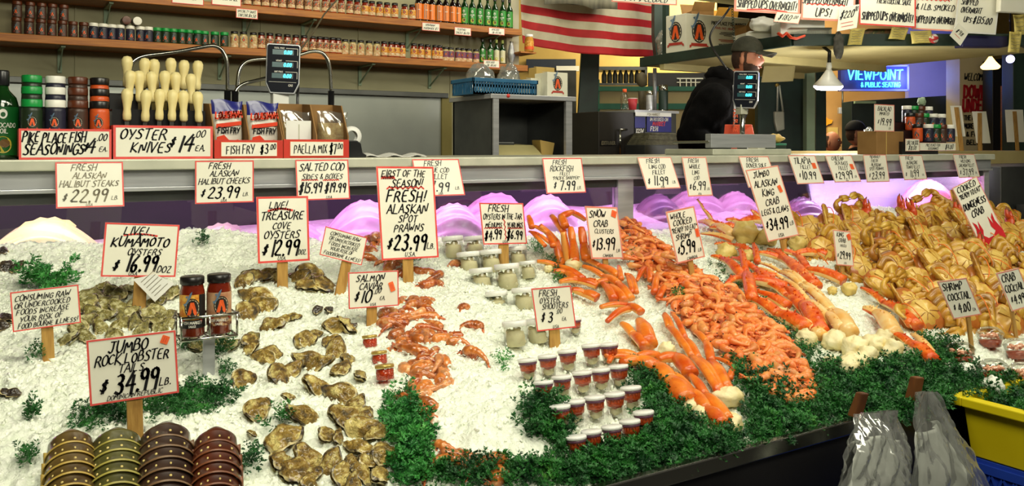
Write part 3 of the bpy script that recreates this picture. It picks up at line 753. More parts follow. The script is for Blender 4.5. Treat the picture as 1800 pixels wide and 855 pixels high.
edge_card([(1450, 273), (1496, 273), (1509, 319), (1468, 321)], three('CHILEAN', 'SEA BASS', 'FILLET', '29.99'), 'Chilean sea bass price card with an orange dot', stickers=[(.85, .56, .13, .2, 0)], border=m_pink)
edge_card([(1517, 272), (1557, 272), (1565, 319), (1524, 321)], [('PREVIOUSLY', .5, .92, .09, .8), ('FRESH', .46, .78, .11, .56), ('ALASKAN', .5, .63, .11, .68), ('SPOT PRAWNS', .5, .49, .11, .86), ('$', .17, .25, .12, .12), ('23.99', .54, .25, .25, .6)], 'Alaskan spot prawns card on the counter edge', border=m_pink)
edge_card([(1580, 273), (1620, 273), (1629, 317), (1590, 317)], three('FRESH', 'ALBACORE', 'TUNA FILLET', '11.99'), 'albacore tuna fillet card on the counter edge', border=m_pink)
edge_card([(1675, 271), (1712, 271), (1716, 310), (1686, 313)], three('FRESH', 'WILD KING', 'SALMON FILLET', '37.99'), 'card at the right end of the counter edge', border=m_pink)
# paper tag tied on the Kumamoto stake
P = bed(243, 545); F, r, u, n = quadface([(233, 491), (272, 480), (306, 499), (272, 531)], P-Vector((0, .012, 0)), (1, 0, 0))
t = thing('paper_tag', 'printed white paper tag hanging askew under the 16.99 oysters sign', 'tag', F.O)
c4 = [hitP(x, y, P-Vector((0, .012, 0)), n) for x, y in [(233, 491), (272, 482), (306, 499), (272, 531)]]
mb = MB(); mb.slab(c4, n*.001); mb.build('paper', m_white, t, F.O)
mb = MB(); r2 = c4[2]-c4[1]; u2 = (c4[1]-c4[0])*.0+(c4[2]-c4[3]); a = c4[0]
G = Face(c4[3]+n*.0012, c4[2]-c4[3], (c4[0]-c4[3]))
for k in range(6): stroke(mb, G, [(G.W*.15, G.H*(.15+.12*k)), (G.W*(.6+.25*rnd.random()), G.H*(.15+.12*k))], .0014, 0, .0006, flat=True)
mb.build('printed_lines', m_inkf, t, F.O)
# ------------------------------------------------------------------ shelves on the back wall
SF, SBK = 5.88, 6.2
ZL, ZU = 2.019, 2.312
ORD = ['first', 'second', 'third', 'fourth', 'fifth', 'sixth', 'seventh', 'eighth', 'ninth', 'tenth', 'eleventh', 'twelfth', 'thirteenth', 'fourteenth',
       'fifteenth', 'sixteenth', 'seventeenth', 'eighteenth', 'nineteenth', 'twentieth', 'twenty-first', 'twenty-second', 'twenty-third', 'twenty-fourth', 'twenty-fifth',
       'twenty-sixth', 'twenty-seventh', 'twenty-eighth', 'twenty-ninth', 'thirtieth', 'thirty-first', 'thirty-second', 'thirty-third', 'thirty-fourth', 'thirty-fifth', 'thirty-sixth', 'thirty-seventh', 'thirty-eighth', 'thirty-ninth', 'fortieth']
for nm, z, lab in (('lower', ZL, 'lower wooden wall shelf lined with spice jars and sauce jars'), ('upper', ZU, 'upper wooden wall shelf holding sauce jars and tall oil bottles')):
    t = thing('wall_shelf', lab, 'shelf', (1.8, 6.2, z))
    off = Vector(t.location)
    MB().box((-1.2, SF, z-.05), (3.80 if nm == 'upper' else 3.86, SBK, z)).build('board', m_wood, t, off, bevel=.004)
    for x in (.72, 1.62, 2.05, 2.9, 3.6) if nm == 'upper' else (.45, 1.45, 1.92, 2.5, 3.1):
        mb = MB().box((x, 6.185, z-.2), (x+.025, 6.198, z-.05)); mb.box((x, SF+.04, z-.062), (x+.025, 6.19, z-.05))
        mb.slab([(x+.008, 6.19, z-.19), (x+.008, 6.19, z-.175), (x+.008, SF+.07, z-.062), (x+.008, SF+.055, z-.062)], (.006, 0, 0))
        mb.build('bracket', m_lgreen, t, off)
t = thing('wall_shelf', 'topmost wooden shelf cut by the upper edge of the photo', 'shelf', (1.0, 6.2, 2.66)); 
MB().box((-1.2, SF+.02, 2.62), (2.0, SBK, 2.66)).build('board', m_wood, t, Vector(t.location), bevel=.004)
mb = MB().box((.4, 6.18, 2.45), (.42, 6.198, 2.62)); mb.slab([(.41, 6.19, 2.46), (.41, 6.19, 2.48), (.41, SF+.07, 2.62), (.41, SF+.05, 2.62)], (.006, 0, 0)); mb.build('bracket', m_steel_d, t, Vector(t.location))

# jars and bottles: built once each
m_sauce = mat('red_sauce', (120, 34, 14), .15, c2=(150, 52, 22), ns=30, coat=.6)
m_lab_cream = mat('cream_label', (226, 214, 176), .5, c2=(196, 140, 90), ns=60)
m_lab_red = mat('rust_label', (92, 30, 16), .5, c2=(214, 170, 120), ns=110, pos=(.42,.60))
m_lab_yel = mat('yellow_label', (206, 118, 22), .5, c2=(236, 190, 84), ns=90, pos=(.4,.62))
m_lab_pur = mat('purple_label', (96, 70, 110), .5, c2=(150, 60, 60), ns=60)
m_cap_blk = mat('black_cap', (20, 16, 15), .3, c2=(30, 26, 24), ns=20)
def sauce_jar(label_m, cap_m=m_cap_blk, h=.118, r=.0265, body=m_sauce, sleeve=False):
    t = thing('sauce_jar', 'x', 'jar')
    MB().lathe([(r*.86, 0), (r, .006), (r, h*.68), (r*.8, h*.8), (r*.8, h*.86)], 16).build('glass_body', body, t)
    MB().lathe([(r*.86, h*.85), (r*.88, h*.86), (r*.88, h), (r*.8, h*1.01), (0, h*1.01)], 16).build('cap', cap_m, t)
    mb = MB(); z0, z1 = (h*.1, h*.66) if not sleeve else (.004, h*.74)
    wrap_patch(mb, r+.0006, -2.6, 2.6, z0, z1, 0, 20)
    wrap_patch(mb, r+.0012, -2.6, 2.6, z0+(z1-z0)*.34, z1-(z1-z0)*.04, 1, 20)
    F = Wrap(r+.0012, z0, .05, z1-z0)
    emblem(mb, F, .024, (z1-z0)*.66, .022, .0004, 2)
    write(mb, F, 'SAUCE', .5, .16, .13, .8, 0, .16, 2, .0006, 0, flat=True) if False else None
    mb.build('paper_label', [m_lab_cream, label_m]+m_em, t); return Proto(t)
P_red = sauce_jar(m_lab_red); P_yel = sauce_jar(m_lab_yel); P_cream = sauce_jar(mat('pale_label', (214, 196, 140), .5, c2=(170, 110, 70), ns=60), sleeve=True, h=.112, body=mat('pale_sauce', (190, 176, 120), .2, c2=(170, 150, 90), ns=9))
P_pur = sauce_jar(m_lab_pur, h=.108, sleeve=True, body=mat('pale_sauce_b', (190, 176, 120), .2, c2=(170, 150, 90), ns=9))
def spice_jar(cap_m, lab_m, h=.1, r=.0265, name='spice_jar', content=None):
    t = thing(name, 'x', 'jar')
    MB().lathe([(r*.94, 0), (r, .005), (r, h*.72), (r*.92, h*.78)], 18).build('body', content or lab_m, t)
    mb = MB().lathe([(r*.98, h*.78), (r*1.03, h*.79), (r*1.03, h*.97), (r*.97, h), (0, h)], 18); mb.build('lid', cap_m, t, bevel=.0006)
    mb = MB(); wrap_patch(mb, r+.0006, -2.7, 2.7, h*.06, h*.68, 0, 20)
    F = Wrap(r+.0008, h*.06, .05, h*.62); emblem(mb, F, .025, h*.30, .026, .0004, 1)
    mb.build('paper_label', [lab_m]+m_em, t); return Proto(t)
m_lg = mat('green_lid', (20, 150, 66), .35, c2=(16, 136, 58), ns=9); m_lw = mat('white_lid', (238, 236, 226), .35, c2=(230, 228, 216), ns=9)
m_lb = mat('brown_lid', (92, 44, 22), .35, c2=(80, 38, 18), ns=9); m_lk = mat('black_lid', (22, 20, 20), .3, c2=(30, 28, 28), ns=9)
m_jg = mat('dark_green_label', (30, 46, 28), .4, c2=(40, 56, 34), ns=20); m_jn = mat('navy_label', (34, 34, 52), .4, c2=(44, 42, 60), ns=20)
m_jb = mat('brown_label', (62, 40, 30), .4, c2=(74, 48, 36), ns=20); m_jo = mat('orange_label', (212, 88, 36), .4, c2=(196, 74, 28), ns=20)
PS = {'brown': spice_jar(m_lb, m_jb), 'white': spice_jar(m_lw, m_jn), 'green': spice_jar(m_lg, m_jg), 'black': spice_jar(m_lk, m_jo)}
def oil_bottle(glass, lab, cap, h=.25, r=.029, kind=0):
    t = thing('oil_bottle', 'x', 'bottle')
    MB().lathe([(r*.9, 0), (r, .006), (r, h*.58), (r*.86, h*.66), (r*.42, h*.74), (r*.36, h*.9)], 16).build('glass_body', glass, t)
    MB().lathe([(r*.42, h*.86), (r*.44, h*.87), (r*.44, h*.99), (r*.38, h), (0, h)], 14).build('cap', cap, t)
    mb = MB(); wrap_patch(mb, r+.0006, -1.5, 1.5, h*.06, h*.56, 0, 16)
    F = Wrap(r+.0012, h*.06, .06, h*.5)
    if kind == 0:
        mb.add(ellipse(F, .03, .024, .014, .017, .0003), [tuple(range(20))], 1); mb.add(ellipse(F, .034, .024, .008, .010, .0007), [tuple(range(20))], 2)
        mb.add(ellipse(F, .03, .094, .008, .011, .0003), [tuple(range(20))], 3); mb.add(ellipse(F, .03, .092, .004, .005, .0006), [tuple(range(20))], 0)
        write(mb, F, 'AVOCADO', .5, .54, .08, .6, 0, .16, 3, .0005, 0, flat=True); write(mb, F, 'OIL', .5, .43, .08, .6, 0, .16, 3, .0005, 0, flat=True)
    elif kind == 1:
        fpoly(mb, F, [(.012, .006), (.03, .006), (.03, F.H-.006), (.012, F.H-.006)], 1, .0004)
        stroke(mb, F, [(.012, .006), (.046, .006), (.046, F.H-.006), (.012, F.H-.006), (.012, .006)], .0012, 2, .0007, flat=True)
        fpoly(mb, F, [(.022, .07), (.04, .07), (.04, .075), (.022, .075)], 2, .0008)
    else:
        mb.add(ellipse(F, .034, .03, .012, .015, .0003), [tuple(range(20))], 1); fpoly(mb, F, [(.02, .05), (.026, .06), (.04, .05), (.034, .044)], 2, .0005)
    mb.build('paper_label', [lab, mat('avocado_art', (206, 196, 70), .5, c2=(190, 180, 60), ns=9) if kind != 1 else m_blk, mat('avocado_stone', (90, 60, 24), .5, c2=(80, 50, 20), ns=9) if kind == 0 else m_inkw, m_inkw], t)
    return Proto(t)
m_gg = mat('green_glass', (14, 46, 16), .08, c2=(20, 60, 20), ns=9, coat=.8); m_dg = mat('dark_glass', (22, 12, 8), .08, c2=(30, 16, 10), ns=9, coat=.8)
P_oil = oil_bottle(m_gg, mat('green_oil_label', (34, 130, 44), .4, c2=(60, 150, 40), ns=12), m_blk)
P_ora = oil_bottle(m_dg, mat('orange_bottle_label', (240, 132, 36), .4, c2=(232, 120, 30), ns=12), m_blk, h=.24, r=.0285, kind=1)
P_oils = oil_bottle(m_gg, mat('green_oil_label_small', (40, 120, 44), .4, c2=(60, 140, 40), ns=12), m_blk, h=.2, r=.024)
P_oilw = oil_bottle(m_gg, mat('white_oil_label', (216, 214, 176), .4, c2=(200, 190, 150), ns=12), mat('pale_green_cap', (150, 160, 80), .4, c2=(140, 150, 70), ns=9), h=.2, r=.024, kind=2)
def row(P, pxs, z, y, what, where, group, cnt0=0):
    for i, px in enumerate(pxs):
        x = hitY(px, 100, y).x; loc = (x, y+rnd.uniform(-.008, .008), z)
        P.put(loc, RZ(face_cam(loc, .35)), 1.0, f'{what} {where}, {ORD[i+cnt0]} from the left', group)
row(P_red, [400+x/6 for x in (210,310,400,490,580,670,760,850,940,1030,1115,1200,1285,1370)], ZU, SF+.05, 'rust labelled sauce jar', 'on the upper shelf', 'rust labelled sauce jars on the upper shelf')
row(P_yel, [400+x/6 for x in (1450,1525,1605,1685,1760)]+[711, 724], ZU, SF+.05, 'yellow labelled sauce jar', 'on the upper shelf', 'yellow labelled sauce jars on the upper shelf')
row(P_ora, [736, 747.5, 759.5, 771.5, 783, 795, 805], ZU, SF+.05, 'dark bottle with orange label', 'on the upper shelf', 'orange labelled bottles on the upper shelf')
row(P_oil, [817, 830, 843, 857, 870, 883, 896], ZU, SF+.05, 'green avocado oil bottle', 'on the upper shelf', 'green oil bottles on the upper shelf')
row(P_red, [404, 415, 428, 440, 452, 465, 474, 487, 502, 517, 530], ZU, SF+.13, 'rust labelled sauce jar', 'in the rear row of the upper shelf', 'rear sauce jars on the upper shelf')
row(P_cream, [412, 428, 445], ZL, SF+.05, 'cream labelled jar', 'just right of the green lidded spice jars', 'cream jars beside the green lidded jars')
row(P_red, [400+x/6 for x in (360,445,540,630,720,805,900,970,1035,1105,1165)], ZL, SF+.06, 'rust labelled sauce jar', 'on the lower shelf', 'rust labelled sauce jars on the lower shelf')
row(P_cream, [607]+[400+x/6 for x in (1320,1405,1490,1570)], ZL, SF+.05, 'pale wrapped sauce jar', 'in the middle of the lower shelf', 'pale wrapped jars on the lower shelf')
row(P_yel, [675, 687, 696, 707, 727, 739, 752, 765, 773], ZL, SF+.06, 'yellow labelled sauce jar', 'on the lower shelf', 'yellow labelled sauce jars on the lower shelf')
row(P_pur, [783, 792, 805, 814, 824, 837], ZL, SF+.06, 'purple labelled jar', 'at the right of the lower shelf', 'purple labelled jars on the lower shelf')
row(P_oils, [849, 862], ZL, SF+.06, 'small green oil bottle', 'at the right of the lower shelf', 'small green oil bottles on the lower shelf')
row(P_oilw, [873, 884], ZL, SF+.06, 'white labelled oil bottle', 'at the right of the lower shelf', 'white labelled oil bottles on the lower shelf')
row(PS['brown'], [29, 51, 72, 91, 110, 128, 147], ZL, SF+.05, 'brown lidded spice jar', 'on the lower shelf', 'brown lidded spice jars')
for i, px in enumerate([30, 53, 73, 92, 112]):
    x = hitY(px, 50, SF+.06).x; PS['brown'].put((x, SF+.06, ZL+.101), RZ(face_cam((x, SF, 2), .3)), 1, f'{ORD[i]} from the left of the brown lidded jars stacked on top', 'brown lidded jars stacked on top')
row(PS['white'], [164, 181, 197, 211, 229, 247, 261], ZL, SF+.05, 'white lidded spice jar', 'on the lower shelf', 'white lidded spice jars')
row(PS['green'], [277, 291, 305, 319, 332, 347, 360, 378, 394], ZL, SF+.05, 'green lidded spice jar', 'on the lower shelf', 'green lidded spice jars')
for px, P, lab in ((222, PS['brown'], 'brown lidded jar lying on top of the white lidded jars'), (241, PS['white'], 'white lidded jar lying on top of the white lidded jars')):
    x = hitY(px, 50, SF+.03).x; P.put((x, SF+.11, ZL+.13), RX(PI/2) , 1, lab)
# row of sauce jars and packets on the top shelf, mostly out of the picture; vase at the end of the lower shelf
t = thing('metal_vase', 'slim grey metal vase at the right end of the lower shelf', 'vase', hitY(899, 118, SF+.07)); t.location.z = ZL
MB().lathe([(.02, 0), (.012, .01), (.014, .02), (.03, .07), (.033, .1), (.022, .15), (.012, .18), (.014, .19)], 18).build('body', m_steel, t)
MB().lathe([(.012, .185), (.016, .19), (.016, .196), (.012, .196)], 18).build('rim', m_chrome, t)
# jar standing at the end of the upper shelf on the post
t = thing('honey_jar', 'orange labelled jar on a bracket at the end of the shelves', 'jar', hitY(930, 92, 5.85))
z = t.location.z
MB().lathe([(.036, 0), (.038, .01), (.038, .1), (.03, .12), (.03, .13)], 18).build('glass_body', mat('amber', (206, 150, 60), .2, c2=(186, 120, 40), ns=20, coat=.5), t)
mb = MB(); wrap_patch(mb, .0386, -2.4, 2.4, .02, .09, 0); wrap_patch(mb, .0392, -2.4, 2.4, .02, .045, 1); mb.build('paper_label', [m_lab_yel, m_em[2]], t)
MB().lathe([(.032, .125), (.033, .127), (.033, .145), (0, .146)], 18).build('lid', m_white, t)
MB().box((-.1, -.03, -.012), (.05, .2, 0)).build('bracket', m_wood, t)

# little price cards on the shelf edges
def shelf_card(q, Y, lines, label, **kw):
    TL, TR, BL = hitY(*q[0], Y), hitY(*q[1], Y), hitY(*q[3], Y); r = TR-TL; r.z = 0; BL.x = TL.x; u = TL-BL
    t = thing('shelf_price_card', label, 'sign', BL); F = Face(BL, r, u); card_parts(t, F, r, u, lines, bw=.06, **kw)
shelf_card([(415, 14), (453, 14), (453, 32), (415, 31)], SF-.004, [('SPECIALTY SAUCE', .5, .72, .26, .86), ('TARTAR $4.50', .5, .3, .3, .84)], 'price card on the upper shelf below the leftmost sauce jars')
shelf_card([(742, 39), (773, 39), (773, 53), (742, 53)], SF-.004, [('HAWAIIAN', .46, .72, .26, .7), ('MARINADE $7', .5, .3, .28, .86)], 'price card under the orange labelled bottles')
shelf_card([(799, 47), (828, 47), (828, 61), (799, 61)], SF-.004, [('TERIYAKI', .42, .72, .26, .66), ('SAUCE $6.00', .5, .3, .28, .86)], 'price card under the leftmost green oil bottle')
shelf_card([(859, 48), (887, 48), (887, 60), (859, 60)], SF-.004, [('AVOCADO', .42, .72, .26, .7), ('OIL $12.00', .5, .3, .28, .8)], 'price card under the right hand green oil bottles')
shelf_card([(850, 105), (878, 105), (878, 118), (850, 118)], SF-.004, [('AVOCADO', .42, .72, .26, .7), ('OIL $8.00', .5, .3, .28, .8)], 'price card on the lower shelf edge under the small oil bottles')
shelf_card([(302, -14), (358, -14), (358, 8), (302, 5)], SF-.004, [('SPICE RUB', .5, .6, .3, .8)], 'red edged card at the very top above the green lidded jars', border=m_inkr)
shelf_card([(372, -14), (424, -14), (424, 8), (372, 8)], SF-.004, [('SEAFOOD SPICE', .5, .6, .3, .8)], 'red edged card at the very top left of the sauce jars', border=m_inkr)
# black cable hanging from the upper shelf to the scale
mb = MB(); mb.tube([hitY(*p, Y) for p, Y in (((592, 0), 5.6), ((570, 25), 5.2), ((552, 55), 4.8), ((530, 85), 4.2), ((524, 110), 3.4), ((524, 150), 3.16), ((523, 175), 3.14), ((523, 260), 3.14))], .005, 8)
tag(mb.build('power_cable', m_blk), 'black cable drooping past the shelves behind the scale display', 'cable')
# chrome spray hoses
def hose(pts, Y, label):
    t = thing('spray_hose', label, 'hose', (hitY(*pts[0], Y).x, Y, 1.30))
    P = [hitY(*p, Y) for p in pts]; off = Vector(t.location)
    k = []
    for i in range(len(P)-1):
        for j in range(4): k.append(P[i].lerp(P[i+1], j/4))
    k.append(P[-1])
    for _ in range(3): k = [k[0]]+[(k[i-1]+k[i]*2+k[i+1])/4 for i in range(1, len(k)-1)]+[k[-1]]
    MB().tube(k, .0075, 10).build('flexible_tube', m_chrome, t, off)
    b = Vector((P[0].x, Y, 1.30)); MB().tube([b, P[0]+Vector((0, 0, .012))], .013, 12).build('black_grip', m_blk, t, off)
    MB().lathe([(.03, 0), (.03, .01), (.014, .016)], 14).build('base', m_chrome, t)
hose([(400, 165), (400, 130), (399, 105), (390, 86), (375, 79), (350, 84), (300, 93), (250, 98), (232, 108), (226, 130)], 3.38, 'long arched chrome hose above the oyster knives')
hose([(582, 165), (581, 130), (578, 108), (568, 92), (550, 89), (525, 97), (500, 104), (460, 103), (432, 107), (420, 122), (417, 150), (416, 166)], 3.42, 'chrome hose arching behind the scale display and the paella boxes')
hose([(413, 166), (416, 156), (428, 147), (450, 142), (470, 137)], 3.30, 'short chrome hose bending toward the scale display')

# ------------------------------------------------------------------ goods on the counter, left
TOPZ = 1.30
def cx_at(px, Y): return hitY(px, 262, Y).x
# avocado oil bottle
t = thing('oil_bottle', 'big green avocado oil bottle at the left edge of the counter', 'bottle', (cx_at(4, 2.86), 2.86, TOPZ))
rr = .042
MB().lathe([(rr*.9, 0), (rr, .008), (rr, .155), (rr*.85, .178), (rr*.42, .2), (rr*.36, .215)], 24).build('glass_body', m_gg, t)
MB().lathe([(rr*.42, .212), (rr*.44, .214), (rr*.44, .252), (rr*.4, .256), (0, .256)], 20).build('cap', m_blk, t)
mb = MB(); wrap_patch(mb, rr+.0006, -1.6, 1.6, .012, .15, 0, 24)
F = Wrap(rr+.001, .012, .1, .138)
mb.add(ellipse(F, .052, .030, .022, .024, .0004), [tuple(range(20))], 1); mb.add(ellipse(F, .056, .034, .013, .012, .0008), [tuple(range(20))], 2)
mb.add(ellipse(F, .052, .118, .011, .014, .0004), [tuple(range(20))], 3); mb.add(ellipse(F, .052, .116, .006, .007, .0008), [tuple(range(20))], 0)
write(mb, F, 'AVOCADO', .55, .62, .09, .7, 0, .13, 3, .0006, 0, flat=True); write(mb, F, 'OIL', .55, .5, .09, .7, 0, .13, 3, .0006, 0, flat=True)
mb.build('paper_label', [mat('big_green_label', (16, 84, 34), .35, c2=(22, 100, 38), ns=8), mat('avocado_flesh', (206, 190, 60), .5, c2=(190, 170, 50), ns=8), mat('avocado_pit', (120, 84, 30), .5, c2=(100, 70, 26), ns=8), m_inkw], t)
t.rotation_euler.z = face_cam(t.location)
# stepped boxes with cards
def card_box(px0, px1, pyt, lines, label, name, cat, Y=2.735, depth=.16, hback=.02, tall=None, border=m_red, body=m_red):
    A = hitY(px0, pyt, Y); B = hitY(px1, pyt, Y); h = A.z-TOPZ
    t = thing(name, label, cat, (A.x, Y, TOPZ)); w = B.x-A.x
    mb = MB().box((0, .004, 0), (w, depth, .008)).box((0, .004, 0), (.004, depth, h)).box((w-.004, .004, 0), (w, depth, h)).box((0, depth-.004, 0), (w, depth, h*1.0)).box((0, .003, 0), (w, .008, h))
    mb.build('tray', body, t)
    off = Vector(t.location); O = Vector((A.x, Y, TOPZ)); F = Face(O, (w, 0, 0), (0, 0, h)); card_parts(t, F, Vector((w, 0, 0)), Vector((0, 0, h)), lines, border=border, bw=.07)
    return t, A.x, w, h
t, x0, w, h = card_box(33, 196, 226, [('PIKE PLACE FISH', .38, .72, .32, .68), ('SEASONINGS', .38, .34, .34, .66), ('$', .725, .42, .24, .06), ('4', .79, .44, .44, .1), ('.00', .90, .74, .22, .12), ('EA.', .91, .34, .16, .12)],
    'red edged box with the seasonings price card', 'card_box', 'box', depth=.2)
def step_rack(x0, w, label, steps, Yf, m):
    t = thing('display_riser', label, 'stand', (x0, Yf, TOPZ)); mb = MB()
    for i, (d0, d1, z) in enumerate(steps): mb.box((0, d0, 0), (w, d1, z))
    mb.build('steps', m, t); MB().box((0, steps[-1][1], 0), (w, steps[-1][1]+.004, steps[-1][2]+.01)).build('back_board', m, t); return t
step_rack(x0+.006, w-.012, 'dark stepped riser under the spice jars behind the seasonings card', [(0, .056, .070), (.056, .112, .110), (.112, .17, .147)], 2.75, m_blk)
cols = [('green', 56, 'green'), ('white', 97.5, 'white'), ('brown', 137, 'brown'), ('black', 175, 'black')]
for c, px, nm in cols:
    for k in range(3):
        Y = 2.779+.056*k; x = cx_at(px, Y); z = TOPZ+(.0705, .1105, .1475)[k]
        PS[c].put((x, Y, z), RZ(face_cam((x, Y, z), .1)), 1.0, f'{nm} lidded spice jar in the {("front", "middle", "back")[k]} step behind the seasonings card', f'{nm} lidded spice jars behind the seasonings card')
t, x0, w, h = card_box(199, 374, 220, [('OYSTER', .3, .74, .3, .46), ('KNIVES', .38, .36, .3, .42), ('$', .59, .5, .24, .08), ('14', .74, .5, .5, .2), ('.00', .87, .76, .2, .13), ('EA.', .87, .32, .18, .14)],
    'red edged box with the oyster knives card', 'card_box', 'box', depth=.2)
step_rack(x0+.006, w-.012, 'dark slotted block holding the oyster knives', [(0, .06, .085), (.06, .12, .15), (.12, .18, .195)], 2.75, m_blk)
t = thing('oyster_knife', 'x', 'knife')
MB().lathe([(.007, .0), (.012, .006), (.0125, .02), (.0105, .036), (.013, .055), (.0168, .074), (.0165, .086), (.011, .096), (0, .099)], 16).build('handle', mat('pale_handle', (236, 222, 160), .45, c2=(228, 210, 146), ns=12, stretch=(8, 8, 1)), t)
MB().box((-.006, -.0012, -.03), (.006, .0012, .004)).build('blade', m_chrome, t)
PK = Proto(t)
for nm, Y, zz, pxs in (('front', 2.78, .112, (223, 255, 280, 302, 323, 350)), ('middle', 2.84, .174, (226, 246, 269, 290, 310, 337)), ('back', 2.90, .220, (223, 252, 273, 301, 322, 346))):
    for i, px in enumerate(pxs):
        s = 1.0; dz = rnd.uniform(-.003, .004)
        PK.put((cx_at(px, Y), Y, TOPZ+zz+dz), RY(rnd.uniform(-.06, .06))@RX(rnd.uniform(-.06, .05)), s, f'{ORD[i]} wood handled oyster knife from the left in the {nm} row', 'oyster knives in the block')
# fish fry and paella boxes
m_redbox = mat('red_card', (204, 52, 34), .5, c2=(190, 44, 28), ns=8)
def mix_box(px0, px1, pyc, lines, label):
    A = hitY(px0, pyc, 2.735); B = hitY(px1, pyc, 2.735); h = A.z-TOPZ; w = B.x-A.x
    t = thing('cardboard_display_box', label, 'box', (A.x, 2.735, TOPZ))
    MB().box((0, .002, 0), (w, .006, h)).box((0, .003, 0), (w, .16, .006)).build('red_front', m_redbox, t, bevel=.001)
    hs = hitY(px0, 180, 2.80).z-TOPZ
    for k in (0, 1, 2):
        x = w*k/2*.985
        mb = MB(); mb.slab([(x, .006, 0), (x, .15, 0), (x, .15, hs), (x, .07, hs*.97), (x, .006, h*1.2)], (.004, 0, 0)); mb.build('divider', m_cardboard, t)
    MB().box((0, .15, 0), (w, .155, hs)).build('back_flap', m_cardboard, t)
    F = Face(Vector((A.x+w*.09, 2.735, TOPZ+h*.1)), (w*.82, 0, 0), (0, 0, h*.8))
    card_parts(t, F, Vector((w*.82, 0, 0)), Vector((0, 0, h*.8)), lines, border=m_em[2], bw=.03)
    return A.x, w, h, hs
x0, w, h, hs = mix_box(377, 498, 246, [('FISH FRY', .34, .48, .56, .5, D3(slant=.02, pen=.11)), ('$3', .77, .48, .6, .16, D3(slant=.02, pen=.13)), ('.00', .92, .66, .36, .12, D3(slant=.02))], 'red fronted cardboard box labelled fish fry')
def bag(name, label, px0, px1, py0, py1, Y, draw):
    A = hitY(px0, py0, Y); B = hitY(px1, py1, Y); w = B.x-A.x; hh = A.z-TOPZ-.012
    t = thing(name, label, 'bag', ((A.x+B.x)/2, Y, TOPZ+.007))
    def fn(s):
        def g(u, v):
            a = u*2-1; pu = (1-abs(a)**3)**.5*(math.sin(PI*min(1, .12+.86*v)))**.6
            return Vector((a*w/2*(1-.04*math.sin(PI*v)+.012*math.sin(20*v)), s*.022*pu+.003*math.sin(9*u+7*v), v*hh+.004*math.sin(6*u)*(v > .9)))
        return g
    draw(t, fn, w, hh); return t
m_bagw = mat('white_foil', (226, 222, 210), .3, c2=(214, 210, 196), ns=8, coat=.3); m_bagb = mat('blue_foil', (30, 34, 110), .3, c2=(40, 44, 130), ns=8, coat=.3); m_bagr = mat('red_print', (214, 52, 30), .35, c2=(226, 80, 40), ns=8)
def draw_fry(t, fn, w, hh):
    mb = MB(); mb.grid(fn(-1), 18, 24, 0); mb.grid(fn(1), 18, 24, 0)
    for i, q in enumerate(mb.f):
        zc = sum(mb.v[k][2] for k in q)/4/hh; xc = sum(mb.v[k][0] for k in q)/4/w
        if zc > .78+.1*xc or (zc > .6 and abs(xc) > .47): mb.m[i] = 1
    mb.build('foil_bag', [m_bagw, m_bagb], t, bevel=0)
    F = Face(Vector((-w/2, -.026, 0)), (w, 0, 0), (0, 0, hh))
    mb = MB()
    write(mb, F, 'LOUISIANA', .5, .74, .11, .86, 0, .26, 0, .001, 0, flat=True, rise=.08)
    fpoly(mb, F, [(w*.1, hh*.5), (w*.9, hh*.56), (w*.9, hh*.63), (w*.1, hh*.57)], 0, .0004)
    write(mb, F, 'FISH FRY', .5, .46, .10, .7, .1, .2, 1, .001, .02, flat=True)
    fpoly(mb, F, [(w*.08, hh*.1), (w*.5, hh*.04), (w*.92, hh*.12), (w*.8, hh*.3), (w*.55, hh*.26), (w*.35, hh*.38), (w*.12, hh*.34)], 0, .0004)
    stroke(mb, F, [(w*.2, hh*.12), (w*.4, hh*.24), (w*.65, hh*.26), (w*.88, hh*.16)], .006, 2, .001, flat=True)
    stroke(mb, F, [(w*.2, hh*.10), (w*.4, hh*.21), (w*.65, hh*.22), (w*.85, hh*.13)], .003, 1, .0014, flat=True)
    mb.build('print', [m_bagr, m_ink, m_inkw], t)
bag('fish_fry_bag', 'left blue and white fish fry bag in the cardboard box', 371, 426, 173, 246, 2.80, draw_fry)
bag('fish_fry_bag', 'right blue and white fish fry bag in the cardboard box', 433, 489, 176, 246, 2.80, draw_fry)
x0, w, h, hs = mix_box(499, 614, 245, [('PAELLA MIX', .38, .48, .56, .62, D3(slant=.02, pen=.1)), ('$7', .8, .5, .62, .14, D3(slant=.02, pen=.13)), ('.00', .93, .68, .34, .12, D3(slant=.02))], 'red fronted cardboard box labelled paella mix')
m_rice = mat('rice_mix', (206, 182, 120), .5, c2=(176, 142, 80), ns=90, bump=.3, bs=220)
m_film = thin_glass('bag_film', (246, 244, 236), .1, .3, .05)
def draw_pae(kind):
    def d(t, fn, w, hh):
        mb = MB()
        def sh(g, k): return lambda u, v: Vector((g(u, v*.74).x*k, g(u, v*.74).y*k, g(u, v*.74).z))
        mb.grid(sh(fn(-1), .96), 14, 16, 0); mb.grid(sh(fn(1), .96), 14, 16, 0); mb.build('dry_mix', m_rice, t)
        mb = MB(); mb.grid(fn(-1), 18, 24, 0); mb.grid(fn(1), 18, 24, 0); mb.build('clear_bag', m_film, t)
        if kind: 
            F = Face(Vector((-w/2, -.0245, 0)), (w, 0, 0), (0, 0, hh)); mb = MB(); fpoly(mb, F, [(w*.12, hh*.02), (w*.9, hh*.02), (w*.9, hh*.78), (w*.12, hh*.78)], 0, .0); fpoly(mb, F, [(w*.5, hh*.1), (w*.54, hh*.1), (w*.54, hh*.7), (w*.5, hh*.7)], 1, .0005); mb.build('paper_insert', [m_white, m_rail], t)
    return d
bag('paella_mix_bag', 'left paella mix bag with a white paper insert', 492, 548, 192, 246, 2.80, draw_pae(1))
bag('paella_mix_bag', 'right paella mix bag of loose yellow rice', 557, 611, 193, 246, 2.80, draw_pae(0))
